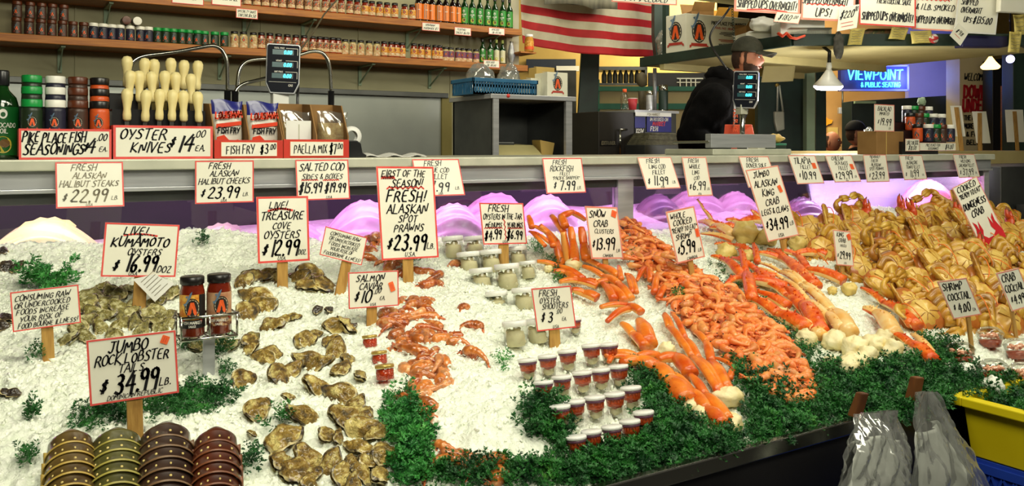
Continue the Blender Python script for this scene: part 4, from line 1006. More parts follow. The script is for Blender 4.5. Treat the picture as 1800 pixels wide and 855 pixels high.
# tape dispenser
P = hitY(617, 272, 2.86); t = thing('tape_dispenser', 'black tape dispenser with a white roll beside the paella box', 'tape dispenser', (P.x, 2.86, TOPZ))
mb = MB(); mb.slab([(-.02, -.02, 0), (.05, -.02, 0), (.052, -.02, .008), (.036, -.02, .018), (.03, -.02, .05), (.015, -.02, .06), (-.02, -.02, .06)], (0, .04, 0)); mb.build('body', m_blk, t, bevel=.003)
M_ = Matrix.Translation((.0, 0, .075))@Matrix.Rotation(PI/2, 4, 'X')
MB().lathe([(.02, -.012), (.035, -.012), (.036, 0), (.035, .012), (.02, .012)], 24, M=M_, caps=False).build('tape_roll', m_white, t)
# crumpled tissue on the worktop
P = hitY(690, 272, 3.0); mb = MB(); mb.grid(lambda u, v: Vector((P.x-.13+.26*u, 2.96+.09*v, TOPZ+.002+.010*abs(math.sin(7*u+3*v))*math.sin(PI*v)+.004*math.sin(17*u))), 24, 8)
tag(mb.build('paper_sheet', m_white, solid=.001), 'crumpled white paper lying on the worktop beside the tape dispenser', 'paper')
# scales
def scale_head(t, M, s, off_parts=True):
    """display head, 0.088 x 0.135 m, local -Y faces out"""
    w, h = .088*s, .135*s
    mb = MB(); o = [(-w/2, 0, h*.2), (-w*.36, 0, 0), (w*.36, 0, 0), (w/2, 0, h*.2), (w/2, 0, h*.97), (w*.46, 0, h), (-w*.46, 0, h), (-w/2, 0, h*.97)]
    mb.slab([M @ Vector(p) for p in o], (M.to_3x3() @ Vector((0, .03*s, 0)))); mb.build('display_housing', m_steel, t, bevel=.003)
    mb = MB(); k = .94; mb.slab([M @ Vector((p[0]*k, -.001, h*.5+(p[2]-h*.5)*k)) for p in o], M.to_3x3() @ Vector((0, -.0015, 0))); mb.build('display_panel', mat('navy_panel', (8, 12, 24), .55, c2=(11, 17, 30), ns=9, spec=.15), t)
    F = Face(M @ Vector((-w/2, -.0032, 0)), M.to_3x3() @ Vector((w, 0, 0)), M.to_3x3() @ Vector((0, 0, h)))
    mb = MB(); mt = MB()
    for yc, lb in ((.87, 'TOTAL PRICE'), (.62, 'WEIGHT'), (.4, 'UNIT PRICE')):
        y = yc-.045
        for_ = [(.18*F.W, (y-.05)*F.H), (.8*F.W, (y-.05)*F.H), (.8*F.W, (y+.05)*F.H), (.18*F.W, (y+.05)*F.H)]
        fpoly(mb, F, for_, 0, .0002)
        write(mb, F, '0.00', .64, y, .066, .3, .12, .2, 1, .0006, 0, flat=True)
        write(mt, F, lb, .38, yc+.035, .028, .4, 0, .2, 0, .0006, 0, flat=True)
        stroke(mt, F, [(.58*F.W, (yc+.035)*F.H), (.92*F.W, (yc+.035)*F.H), (.92*F.W, (y-.05)*F.H)], .0012*s, 0, .0006, flat=True)
    write(mt, F, 'CAS', .74, .17, .04, .26, 0, .24, 0, .0006, 0, flat=True)
    stroke(mt, F, [(.1*F.W, .23*F.H), (.9*F.W, .23*F.H)], .0008*s, 0, .0006, flat=True)
    mb.build('digits', [mat('display_dark', (4, 52, 56), .3, emis=.25, ecol=(0, 90, 90)), mat('lit_digits', (70, 230, 240), .4, emis=2.6, ecol=(60, 220, 240))], t)
    mt.build('markings', m_inkw, t)
Y = 3.12; P0 = hitY(496, 165, Y); Ptop = hitY(496, 76, Y); s = (Ptop.z-P0.z)/.135
t = thing('weighing_scale', 'shop scale with a tall dark price display behind the fish fry box', 'scale', (P0.x, Y, TOPZ))
M_ = Matrix.Translation((0, 0, P0.z-TOPZ))@Matrix.Rotation(face_cam((P0.x, Y, 0)), 4, 'Z')@Matrix.Rotation(-.05, 4, 'X')@Matrix.Rotation(.03, 4, 'Y')
scale_head(t, M_, s)
zc = P0.z-TOPZ
MB().box((-.03, .012, 0), (.03, .05, zc+.05)).build('post', m_white, t, bevel=.004)
MB().box((-.06, -.02, 0), (.06, .12, .09)).build('scale_body', m_white, t, bevel=.006)
MB().box((-.16, -.02, .09), (.16, .18, .105)).build('weighing_tray', m_steel, t, bevel=.004)
# ------------------------------------------------------------------ behind the counter: steel oven, boxes, flag
def obox(mb, px0, px1, py0, py1, D, th, m=0):
    """box whose front face is square to the stall's view axis at distance D"""
    A = hitD(px0, py1, D); B = hitD(px1, py0, D)
    w = (B-A).dot(RT); p = [A, A+RT*w, Vector((*(A+RT*w).xy, B.z)), Vector((*A.xy, B.z))]
    return mb.slab(p, FW*th)
A0, A1 = 2.75, 3.36
t = thing('steel_cabinet', 'open fronted grey steel cabinet holding a printer below the blue basket', 'cabinet', (A0, 4.6, .25)); off = Vector(t.location)
zt = hitY(865, 165, 4.6).z
MB().box((A0, 4.6, .25), (A0+.02, 5.12, zt)).box((A0, 5.1, .25), (A1, 5.12, zt)).box((A1-.02, 4.6, .25), (A1, 5.12, zt)).build('shell', m_steel_d, t, off)
MB().box((A0-.02, 4.58, zt-.03), (A1+.03, 5.14, zt)).build('top_panel', m_steel, t, off, bevel=.003)
MB().box((A1-.05, 4.585, .25), (A1, 4.61, zt-.03)).box((A0, 4.585, .25), (A0+.04, 4.61, zt-.03)).build('front_posts', m_steel, t, off)
MB().box((A0+.02, 4.61, 1.2), (A1-.02, 5.1, 1.225)).build('inner_shelf', m_steel_d, t, off)
MB().box((A0+.02, 4.6, .25), (A1-.02, 4.62, 1.18)).build('lower_panel', m_steel_d, t, off)
P = hitY(893, 168, 4.582); MB().lathe([(.012, 0), (.012, .01), (0, .012)], 14, M=Matrix.Translation(P+Vector((0, .004, -.002)))@Matrix.Rotation(PI/2, 4, 'X')).build('red_button', m_inkr, t, off)
t = thing('label_printer', 'pale beige printer inside the steel cabinet', 'printer', (2.83, 4.66, 1.225))
mb = MB(); mb.slab([(0, 0, 0), (0, .3, 0), (0, .3, .14), (0, .1, .13), (0, 0, .07)], (.34, 0, 0)); mb.build('housing', m_beige, t, bevel=.006)
MB().box((.04, -.004, .03), (.3, .0, .05)).build('paper_slot', m_blk, t)
MB().box((.06, .12, .13), (.2, .28, .15)).build('cover', m_steel_d, t, bevel=.004)
mb = MB(); mb.slab([(3.20, 4.7, 1.227), (3.27, 4.7, 1.225), (3.30, 4.7, 1.37), (3.18, 4.7, 1.39)], (0, .1, 0)); tag(mb.build('paper_sack', m_cream, bevel=.004), 'cream paper sack leaning inside the steel cabinet', 'bag')
# blue basket
bx0 = hitY(820, 160, 4.75).x; bx1 = hitY(930, 160, 4.75).x
t = thing('plastic_basket', 'blue slotted plastic basket on top of the steel cabinet', 'basket', ((bx0+bx1)/2, 4.8, zt)); bw = (bx1-bx0)/2; bh = hitY(870, 139, 4.7).z-zt
m_bl = mat('blue_plastic', (40, 108, 150), .4, c2=(34, 94, 134), ns=9)
mb = MB().box((-bw, -.14, 0), (bw, .14, .01))
for y in (-.14, .135):
    for i in range(24):
        x = -bw+2*bw*i/23.5; mb.box((x, y, .01), (x+.012, y+.005, bh-.02))
    for z in (.0, bh*.45): mb.box((-bw, y, z), (bw, y+.005, z+.018))
for x in (-bw, bw-.005):
    for i in range(13): mb.box((x, -.14+.0215*i, .01), (x+.005, -.13+.0215*i, bh-.02))
mb.build('slatted_body', m_bl, t)
mb = MB().box((-bw-.008, -.15, bh-.025), (bw+.008, -.135, bh)).box((-bw-.008, .135, bh-.025), (bw+.008, .15, bh)).box((-bw-.008, -.15, bh-.025), (-bw+.005, .15, bh)).box((bw-.005, -.15, bh-.025), (bw+.008, .15, bh)); mb.build('rim', m_bl, t, bevel=.003)
def crumple(name, label, c, rx, ry, rz, m, seed, cat='bag', amp=.3):
    mb = MB(); mb.ball((0, 0, rz), (rx, ry, rz), 0, 26, 16, lambda d: 1+amp*mnoise.noise(d*2.3+Vector((seed, 0, 0)))+amp*.5*mnoise.noise(d*6+Vector((0, seed, 0))))
    o = mb.build(name, m); o.location = c; return tag(o, label, cat)
crumple('plastic_bag', 'crumpled clear plastic bag in the blue basket', (bx0+.12, 4.78, zt+.02), .09, .08, .09, m_bag, 3)
crumple('plastic_bag', 'dark clear bag at the right end of the blue basket under the shelf', (bx1-.05, 4.92, zt+.03), .07, .07, .1, m_bag, 8)
def plain_box(name, label, px0, px1, py0, Y, zb, depth, m, logo=False, rz=0):
    A = hitY(px0, py0, Y); B = hitY(px1, py0, Y); w = B.x-A.x; h = A.z-zb
    t = thing(name, label, 'box', (A.x, Y, zb), rz=rz)
    MB().box((0, 0, 0), (w, depth, h)).build('carton', m, t, bevel=.003)
    MB().slab([(0, .002, h), (w, .002, h), (w*.98, depth*.48, h+.006), (.01, depth*.48, h+.006)], (0, 0, .003)).build('lid_flap', m, t)
    if logo:
        F = Face((0, -.001, 0), (w, 0, 0), (0, 0, h)); mb = MB(); emblem(mb, F, w*.5, h*.56, min(w*.68, h*.5), .0006, 0); mb.build('printed_emblem', m_em, t)
    return t
m_wbox = mat('white_carton', (228, 226, 206), .6, c2=(218, 216, 196), ns=6)
plain_box('small_carton', 'small white carton between the blue basket and the emblem carton', 933, 958, 138, 4.72, zt, .15, m_wbox)
plain_box('small_carton', 'cream carton standing behind the small white carton', 943, 975, 118, 4.95, zt, .1, m_cream)
plain_box('emblem_carton', 'white carton with fish and orange tent emblem on the steel cabinet', 962, 998, 127, 4.64, zt, .15, m_wbox, True)
# apron / bag hanging on the cabinet side
mb = MB(); q = [hitX(1003, 175, A1+.035), hitX(1011, 175, A1+.035)]
P = Vector((A1+.004, 4.62, zt-.05))
mb.grid(lambda u, v: P+Vector((.004+.012*math.sin(6*u)*v+.02*v, .02+.16*u*(.5+.5*v), -.3*v-.03*math.sin(3*u))), 12, 10)
tag(mb.build('hanging_cloth', m_white, solid=.003), 'white cloth hanging from the right side of the steel cabinet', 'cloth')

# flag: 13 stripes and a canton, hung flat behind the stall
fa = hitY(919, 60, 6.0); fb = hitY(1152, 60, 6.02)
fw = fb.x-fa.x; fz0 = hitY(1040, 92, 6.0).z; fh = fw*.60
def fp(u, v): return Vector((fa.x+fw*u, 6.0+.03*math.sin(7*u+1.5*v)+.015*math.sin(19*u+4*v), fz0+fh*v-.025*math.sin(PI*u)*(1-v)*.9+.035*(1-u)**3*(1-v)))
t = thing('flag', 'red and white striped American flag hanging behind the stall', 'flag', fa); off = Vector(fa)
mb = MB(); mb.grid(fp, 64, 52)
for i in range(52):
    for j in range(64):
        k = i*64+j; s_ = int(i/4); mb.m[k] = 0 if s_ % 2 == 0 else 1
        if i >= 24 and j < 25: mb.m[k] = 2
mb.build('cloth', [mat('flag_red', (196, 40, 44), .7, c2=(178, 32, 36), ns=9), mat('flag_white', (214, 206, 178), .7, c2=(200, 190, 160), ns=9), mat('flag_blue', (30, 36, 84), .7, c2=(24, 30, 70), ns=9)], t, off, solid=.003)
mb = MB()
for r_ in range(5):
    for c_ in range(6):
        P = fp(.03+.062*c_, .5+.095*r_)+Vector((0, -.006, 0)); mb.add([P+Vector((.022*math.cos(PI/2+k*PI/5)*(1 if k % 2 == 0 else .4), 0, .022*math.sin(PI/2+k*PI/5)*(1 if k % 2 == 0 else .4))) for k in range(10)], [tuple(range(10))])
mb.build('stars', m_inkw, t, off)
mb = MB(); mb.tube([fp(-.02, 1.0), fp(1.02, 1.0)], .01, 8); mb.build('hanging_rod', m_wood, t, off)
# grey sheet hung in front of the flag's top left, and the board card
A = hitY(957, 5, 5.7); B = hitY(1087, 5, 5.7); z0 = hitY(1030, 16, 5.7).z
mb = MB(); mb.grid(lambda u, v: Vector((A.x+(B.x-A.x)*u, 5.7+.03*math.sin(9*u), z0+.03*abs(math.sin(5*u))+.5*v)), 30, 6)
tag(mb.build('hanging_sheet', mat('grey_sheet', (132, 128, 108), .7, c2=(108, 104, 88), ns=8, stretch=(4, 4, .6)), solid=.003), 'greyish plastic sheet hanging over the upper left of the flag', 'sheet')
def hang_card(q, D, lines, label, name='hanging_card', cat='sign', **kw):
    P = hitD((q[0][0]+q[1][0])/2, (q[0][1]+q[3][1])/2, D)
    F, r, u, n = quadface(q, P, RT); t = thing(name, label, cat, F.O+u); card_parts(t, F, r, u, lines, **kw); return t
hang_card([(1075, -40), (1192, -34), (1189, 10), (1076, 3)], 5.6, [('SHIPPING IS', .5, .66, .2, .7), ('NOT INCLUDED', .54, .2, .22, .84)], 'white card hanging above the right end of the flag', border=m_pink, bw=.05)

# green diagonal timber and lighter teal leg
def pslab(name, pts, D, th, m, label, cat, bevel=.004, kind=None):
    P = [hitD(x, y, D) for x, y in pts]
    mb = MB(); mb.slab(P, FW*th); o = mb.build(name, m, bevel=bevel)
    return tag(o, label, cat) if not kind else struct(o)
pslab('diagonal_brace', [(1000, 502), (1042, 502), (1055, 60), (1024, 60)], 8.3, .12, m_green, 'dark green leaning timber brace below the flag', 'post')
pslab('wooden_strut', [(1032, 496), (1050, 496), (1052, 165), (1046, 140)], 8.5, .08, m_teal, 'lighter teal timber leg beside the dark green brace', 'post')
o = pslab('post_bracket', [(1155, 112), (1166, 118), (1174, 60), (1172, -260), (1150, -260), (1150, 60)], 7.3, .15, m_green, 'speckled dark green post right of the flag', 'post')
# hall behind: yellow wall, teal rails with cream boards, shelf with jugs
mb = MB(); obox(mb, 900, 1260, -200, 470, 10.6, .15); struct(mb.build('wall_yellow', m_cream))
mb = MB(); obox(mb, 925, 1012, 104, 120, 10.5, .08); tag(mb.build('dark_board', mat('navy_board', (28, 40, 62), .6, c2=(22, 32, 50), ns=5)), 'dark blue horizontal board on the yellow wall under the flag', 'board')
mb = MB(); obox(mb, 978, 1018, 116, 125, 10.4, .05); tag(mb.build('paper_sign', m_white), 'small white paper strip under the dark blue board', 'sign')
mb = MB(); obox(mb, 930, 1013, 124, 300, 9.8, .1); tag(mb.build('grey_partition', m_steel_d), 'grey partition panel behind the emblem carton', 'panel')
t = thing('timber_partition', 'teal framed partition with cream boards behind the dark fridge', 'partition', hitD(1120, 270, 9.0)); off = Vector(t.location)
for i, (a, b, c, d) in enumerate([(1050, 1290, 160, 183), (1046, 1290, 192, 300)]):
    mb = MB(); obox(mb, a, b, c, d, 9.02, .04); mb.build('cream_board', mat('pale_board', (196, 178, 128), .7, c2=(182, 164, 116), ns=3), t, off)
mb = MB(); obox(mb, 1038, 1054, 140, 400, 9.0, .08); mb.build('upright', m_teal, t, off)
for c, d in ((152, 160), (182, 192)):
    mb = MB(); obox(mb, 1042, 1290, c, d, 8.99, .07); mb.build('rail', m_teal, t, off)
t = thing('jug_rack', 'grey rack with a row of dark jugs on the yellow wall', 'rack', hitD(1095, 148, 9.6)); off = Vector(t.location)
mb = MB(); obox(mb, 1052, 1138, 146, 150, 9.6, .3); obox(mb, 1052, 1138, 117, 123, 9.6, .3); obox(mb, 1134, 1138, 117, 150, 9.6, .3); mb.build('frame', m_steel_d, t, off)
j0 = None
for i in range(8):
    P = hitD(1062+9.6*i, 146, 9.7)
    if j0 is None:
        j = thing('jug', 'x', 'jug'); MB().lathe([(.026, 0), (.03, .01), (.03, .09), (.014, .13), (.014, .15), (0, .152)], 12).build('body', mat('dark_jug', (46, 48, 44), .4, c2=(70, 70, 62), ns=9), j)
        MB().lathe([(.016, .145), (.016, .16), (0, .16)], 10).build('cap', m_white, j); j0 = Proto(j)
    j0.put(P, None, 1, f'{ORD[i]} dark jug from the left on the grey rack', 'jugs on the grey rack')
t = thing('wire_rack', 'dark slatted rack with white frames right of the jugs', 'rack', hitD(1190, 150, 9.3)); off = Vector(t.location)
mb = MB(); obox(mb, 1140, 1240, 128, 152, 9.3, .05); mb.build('dark_back', m_black, t, off)
mb = MB()
for x in (1195, 1206, 1214, 1222): obox(mb, x, x+1.5, 138, 152, 9.25, .02)
obox(mb, 1190, 1236, 137, 139, 9.25, .02); obox(mb, 1190, 1236, 144, 145.5, 9.25, .02); mb.build('white_frame', m_white, t, off)

# dark fridge with stickers, things on its top
fx0 = hitY(1052, 270, 4.9).x; fx1 = hitY(1192, 270, 4.9).x; fz = hitY(1120, 198, 4.9).z; fm = hitY(1115, 270, 4.9).x
t = thing('small_fridge', 'dark two part cabinet covered with stickers left of the man', 'cabinet', (fx0, 4.9, .25)); off = Vector(t.location)
MB().box((fx0, 4.9, .25), (fm, 5.4, fz)).build('dark_side', mat('brown_black', (34, 30, 26), .5, c2=(28, 24, 20), ns=5), t, off, bevel=.004)
MB().box((fm, 4.92, .25), (fx1, 5.4, fz+.0)).build('grey_front', m_steel_d, t, off, bevel=.004)
MB().box((fm-.005, 4.89, fz), (fx1, 5.4, fz+.02)).build('top_board', m_steel, t, off)
mb = MB(); mb.tube([hitY(1090, 228, 4.87), hitY(1090, 272, 4.87)], .008, 8); mb.tube([hitY(1090, 228, 4.87), hitY(1102, 228, 4.89)], .008, 8); mb.build('door_handle', m_chrome, t, off)
def sticker(par, px0, px1, py0, py1, Y, bg, lines, name='sticker'):
    A = hitY(px0, py1, Y); B = hitY(px1, py0, Y); off = Vector(par.location)
    r = Vector((B.x-A.x, 0, 0)); u = Vector((0, 0, B.z-A.z)); F = Face(A, r, u); mb = MB(); mb.slab([A, A+r, A+r+u, A+u], (0, .002, 0))
    for L in lines: write(mb, F, L[0], L[1], L[2], L[3], L[4], .05, .2, L[5], .0008, 0, flat=True)
    mb.build(name, [bg, m_inkw, m_inkr, m_inkf], par, off)
m_sb = mat('blue_sticker', (40, 44, 130), .5, c2=(34, 38, 116), ns=8)
sticker(t, 1056, 1083, 247, 256, 4.893, m_blk, [('EXTRUDER', .5, .5, .6, .9, 3)])
sticker(t, 1116, 1134, 206, 225, 4.91, m_sb, []); sticker(t, 1116, 1134, 225, 238, 4.91, m_blk, [('KISW', .5, .6, .5, .8, 1), ('TODAY', .5, .16, .26, .8, 1)])
sticker(t, 1137, 1180, 205, 232, 4.91, m_sb, [('IM HOOKED ON', .5, .8, .2, .86, 1), ('MARKET', .5, .52, .24, .7, 2), ('FISH', .3, .2, .26, .4, 1)])
sticker(t, 1117, 1180, 199, 204, 4.885, m_white, [('FISH MARKET', .5, .5, .6, .7, 3)])
for i in range(7):
    y = hitY(1130, 255-3*i, 4.8).z; x0 = hitY(1125+i*2, 250, 4.75).x; x1 = hitY(1192, 250, 4.75).x
    o = MB().box((x0, 4.70+.005*(i % 3), y), (x1, 4.9, y+.012)).build('newspaper', mat('newsprint', (112, 108, 84), .8, c2=(80, 78, 62), ns=30) if i == 0 else bpy.data.materials['newsprint'], bevel=.002)
    tag(o, f'{ORD[i]} folded newspaper from the bottom of the stack beside the man', 'newspaper', 'stack of newspapers')
MB_ = MB().box((hitY(1122, 250, 4.75).x, 4.68, 1.1), (x1, 4.9, hitY(1130, 255, 4.8).z)); MB_.box((hitY(1122, 250, 4.75).x, 4.68, .25), (x1, 4.7, 1.1)); tag(MB_.build('newspaper_ledge', m_steel_d, bevel=.003), 'grey ledge carrying the stack of newspapers', 'ledge')
Yt = 5.05; tz = fz+.02
t = thing('water_bottle', 'clear water bottle with an orange cap on the dark cabinet', 'bottle', (hitY(1098, 197, Yt).x, Yt, tz))
MB().lathe([(.03, 0), (.033, .01), (.033, .04), (.030, .05), (.033, .06), (.033, .1), (.018, .13), (.014, .145)], 16).build('bottle_body', m_cup, t); MB().lathe([(.016, .14), (.016, .165), (0, .165)], 12).build('cap', m_orange, t)
t = thing('paper_cup', 'red paper cup next to the water bottle', 'cup', (hitY(1112, 197, Yt-.05).x, Yt-.05, tz))
MB().lathe([(.026, 0), (.036, .09)], 18, caps=False).lathe([(.026, 0), (0, .001)], 18, caps=False).build('cup_wall', mat('red_cup', (172, 40, 50), .5, c2=(190, 60, 64), ns=14), t, solid=.002); MB().lathe([(.036, .088), (.038, .09), (.036, .093), (.034, .09)], 18).build('rim', m_white, t)
def thermos(px, r, h, m, label):
    t = thing('thermos', label, 'flask', (hitY(px, 197, Yt+.04).x, Yt+.04, tz))
    MB().lathe([(r*.96, 0), (r, .005), (r, h*.75), (r*.9, h*.8)], 18).build('body', m, t); MB().lathe([(r*.9, h*.79), (r*.96, h*.8), (r*.96, h*.97), (r*.8, h), (0, h)], 18).build('steel_cap', m_chrome, t); MB().lathe([(r*1.01, 0), (r*1.01, h*.08)], 18).build('base_ring', m_chrome, t)
thermos(1142, .028, .165, m_steel, 'plain steel thermos on the dark cabinet'); thermos(1166, .037, .215, m_green, 'tall green thermos with a steel cap behind the man')
mb = MB(); mb.tube([(hitY(1151, 200, 5.3).x, 5.3, tz), hitY(1151, 120, 5.3)], .016, 10); tag(mb.build('steel_pole', m_steel), 'slim grey steel pole between the two thermos flasks', 'pole')
mb = MB(); mb.tube([(hitY(1130, 200, 5.2).x, 5.2, tz), hitY(1128, 160, 5.2)], .03, 10); mb.ball(hitY(1128, 140, 5.2), (.05, .04, .06)); tag(mb.build('dark_sack', mat('olive_sack', (58, 50, 28), .7, c2=(80, 70, 40), ns=20)), 'dark olive sack standing behind the steel thermos', 'sack')

# ------------------------------------------------------------------ overhead shelf at the right with its load
ZS = 2.0
plan = [(4.46, 3.69), (4.58, 5.3), (6.25, 5.3), (6.20, 3.05), (5.70, 2.90)]
t = thing('overhead_shelf', 'long beige overhead shelf with a dark green front edge, right of the flag', 'shelf', (5.3, 4.2, ZS)); off = Vector(t.location)
mb = MB(); mb.slab([(x, y, ZS) for x, y in plan], (0, 0, .02)); mb.build('underside_board', m_beige, t, off)
mb = MB()
for (a, b) in ((0, 1), (0, 4), (4, 3)):
    p, q = Vector((*plan[a], ZS-.005)), Vector((*plan[b], ZS-.005)); d = (q-p).normalized(); n = Vector((d.y, -d.x, 0))*.02
    mb.slab([p-n, q-n, q+n, p+n], (0, 0, .075))
mb.build('green_edge', m_green, t, off, bevel=.003)
mb = MB()
for y in (4.2, 5.0): mb.box((4.55, y, ZS-.05), (6.2, y+.05, ZS))
mb.build('joist', m_beige, t, off)
mb = MB()
for x, y in ((4.66, 5.1), (6.1, 5.1), (6.1, 3.3)): mb.box((x, y, ZS), (x+.04, y+.04, 4.2))
mb.build('hanger_post', m_green, t, off)
t2 = thing('overhead_shelf', 'upper beige shelf at the top edge that the white order cards hang from', 'shelf', (5.3, 4.2, 2.3)); off = Vector(t2.location)
mb = MB(); mb.slab([(x, min(y, 4.7), 2.45) for x, y in plan], (0, 0, .05)); mb.build('board', m_beige, t2, off, bevel=.003)
mb = MB()
for x, y in ((4.66, 4.6), (6.1, 4.6), (6.1, 3.3)): mb.box((x+.05, y, 2.5), (x+.08, y+.03, 4.2))
mb.build('hanger_post', m_green, t2, off)
# fish market carton, turned corner first
t = thing('shipping_box', 'large white fish market carton with two emblems on the overhead shelf', 'box', (*hitD(1206, 95, 6.45).xy, ZS+.07))
h = hitD(1206, 23, 6.45).z-t.location.z
d1 = (RT*.86+FW*.42).normalized(); d2 = (-RT*.62+FW*.78).normalized(); L1, L2 = .62, .20
mb = MB(); mb.slab([Vector((0, 0, 0)), d1*L1, d1*L1+d2*L2, d2*L2], (0, 0, h)); mb.build('carton', m_wbox, t, bevel=.004)
F1 = Face(Vector((0, 0, 0))-d2*.002, d1*L1, (0, 0, h)); F1.n = -d2
F2 = Face(d2*L2-d1*.002, -d2*L2, (0, 0, h)); F2.n = -d1
mb = MB(); emblem(mb, F1, .12, h*.54, .145, .0008, 0); emblem(mb, F2, L2*.5, h*.54, .13, .0008, 0); mb.build('printed_emblem', m_em, t)
mb = MB(); write(mb, F1, 'PIKE PLACE FISH MARKET', .66, .8, .085, .62, 0, .2, 0, .001, 0, flat=True); write(mb, F1, 'TRAVEL PACK - AIRLINE APPROVED', .66, .67, .05, .55, 0, .2, 1, .001, 0, flat=True)
for k, (yy, ww, c_) in enumerate(((.56, .3, 0), (.52, .34, 0), (.48, .2, 0), (.36, .36, 1), (.32, .3, 1))): stroke(mb, F1, [(L1*(.68-ww/2), h*yy), (L1*(.68+ww/2), h*yy)], .005, c_, .001, flat=True)
write(mb, F1, 'WWW.PIKEPLACEFISH.COM', .66, .23, .05, .5, 0, .2, 0, .001, 0, flat=True);
mb.build('print', [m_ink, m_em[4]], t)
crumple('plastic_bag', 'pale bag squeezed at the left of the large white carton', (*hitD(1168, 90, 6.9).xy, ZS+.07), .07, .06, .11, m_bag, 4)
# more load
def sbox(px0, px1, py0, py1, D, depth, m, label, name='carton', cat='box', rz=.2):
    A = hitD(px0, py1, D); B = hitD(px1, py0, D); w = (B-A).dot(RT); t = thing(name, label, cat, (*A.xy, ZS+.07 if py1 > 0 else 2.32)); t.rotation_euler.z = -YAW+rz
    h = max(.03, B.z-t.location.z)
    mb = MB().box((0, 0, 0), (w, depth, h*.85)); mb.build('body', m, t, bevel=.003)
    mb = MB(); mb.slab([(0, 0, h*.85), (w, 0, h*.85), (w*.96, -.04, h), (.04*w, -.04, h)], (0, .004, 0)); mb.build('flap', m, t); mb = MB(); mb.slab([(0, depth, h*.85), (w, depth, h*.85), (w, depth+.04, h*1.05), (0, depth+.04, h*1.05)], (0, .004, 0)); mb.build('flap', m, t); return t
sbox(1216, 1258, 4, 24, 6.9, .2, m_cardboard, 'brown cardboard carton behind the large white carton')
sbox(1258, 1300, 14, 40, 7.0, .2, mat('mustard_carton', (214, 160, 60), .7, c2=(196, 140, 50), ns=5), 'yellow carton behind the large white carton')
sbox(1311, 1366, 56, 78, 5.7, .18, m_wbox, 'open carton of white bags above the man with the cap')
crumple('plastic_bag', 'heap of white plastic bags in the open carton above the man', (*hitD(1342, 60, 5.78).xy, ZS+.12), .11, .07, .05, m_white, 6)
sbox(1312, 1345, 38, 60, 6.3, .2, m_cardboard, 'cardboard box flap behind the open carton')
def ribbon(name, pts, D, w, m, label, cat):
    P = [hitD(x, y, D) for x, y in pts]; mb = MB(); k = []
    for i in range(len(P)-1):
        for j in range(5): k.append(P[i].lerp(P[i+1], j/5))
    k.append(P[-1])
    mb.tube(k, w, 8, flat=.35); return tag(mb.build(name, m), label, cat)
m_ostr = mat('orange_strap', (224, 72, 26), .5, c2=(206, 60, 20), ns=9)
ribbon('orange_strap', [(1367, 58), (1376, 64), (1382, 58), (1390, 66), (1400, 68), (1414, 63)], 5.45, .022, m_ostr, 'orange strap bundled on the overhead shelf edge', 'strap')
for i, (a, b, c, d, lab) in enumerate([(1372, 1450, 33, 52, 'stack of white paper sheets on the overhead shelf behind the price tags'), (1383, 1462, 50, 62, 'grey paper bundle below the white paper stack on the overhead shelf')]):
    sbox(a, b, c, d, 5.5, .2, m_white if i == 0 else m_rail, lab, 'paper_stack', 'paper', 0)
sbox(1418, 1458, 60, 78, 5.5, .1, m_steel, 'small grey paper bag on the shelf edge left of the dark mitt', 'paper_bag', 'bag', 0)
crumple('work_glove', 'dark grey glove hanging over the overhead shelf edge', hitD(1474, 104, 5.45), .035, .03, .085, mat('grey_glove', (92, 90, 82), .8, c2=(66, 64, 58), ns=30), 5, 'glove', .2)
m_note = mat('yellow_note', (222, 204, 116), .6, c2=(208, 190, 104), ns=5)
def note(q, D, label, k=5, m=m_note):
    P = hitD(q[0][0], q[0][1], D); F, r, u, n = quadface(q, P, RT); t = thing('paper_note', label, 'note', F.O+u)
    off = Vector(t.location); mb = MB(); O = F.O; mb.grid(lambda a, b: O+r*a+u*b+n*(.012*math.sin(5*a+2*b)), 8, 8); mb.build('paper', m, t, off, solid=.001)
    mb = MB(); G = Face(O, r, u); G.r = r.normalized(); G.u = u.normalized(); G.n = n
    for i in range(k):
        y = (.82-.62*i/max(1, k-1)); stroke(mb, G, [((.15+.02*j)*G.W+.07*j*G.W, (y+rnd.uniform(-.03, .03))*G.H) for j in range(8)], .0025, 0, .015, flat=True)
    mb.build('scribble', m_inkf, t, off)
note([(1493, 50), (1521, 50), (1515, 78), (1490, 80)], 5.44, 'crumpled yellow note pinned left of the dark photo strip')
note([(1568, 48), (1595, 49), (1593, 70), (1560, 68)], 5.44, 'yellow note in the middle of the overhead shelf edge', 4)
note([(1598, 52), (1636, 56), (1641, 72), (1603, 80)], 5.43, 'tilted yellow note right of the middle of the shelf edge', 5)
note([(1778, 28), (1800, 24), (1802, 62), (1784, 60)], 5.42, 'upper yellow note at the right edge of the photo', 4)
note([(1771, 55), (1797, 57), (1792, 92), (1773, 93)], 5.41, 'lower yellow note at the right edge of the photo', 5)
sbox(1520, 1568, 52, 72, 5.52, .06, mat('food_print', (150, 96, 60), .5, c2=(60, 80, 40), c3=(200, 170, 90), ns=28), 'colourful food packets lying on the overhead shelf edge', 'food_packet', 'packet', 0)
mb = MB(); P = hitD(1641, 68, 5.44); mb.lathe([(.03, 0), (.03, .004), (0, .006)], 20, M=Matrix.Translation(P)@(FW*-1).to_track_quat('Z', 'Y').to_matrix().to_4x4()); o = mb.build('round_badge', mat('badge', (200, 60, 60), .4, c2=(230, 226, 216), ns=16, pos=(.48, .52), stretch=(1, 1, 3))); tag(o, 'round red and white badge on the overhead shelf edge', 'badge')
pslab('blue_binder', [(1692, 82), (1772, 82), (1771, 64), (1690, 62)], 5.46, .1, mat('navy_cover', (30, 30, 84), .4, c2=(24, 24, 66), ns=5), 'dark blue binder lying on the right of the overhead shelf', 'binder')
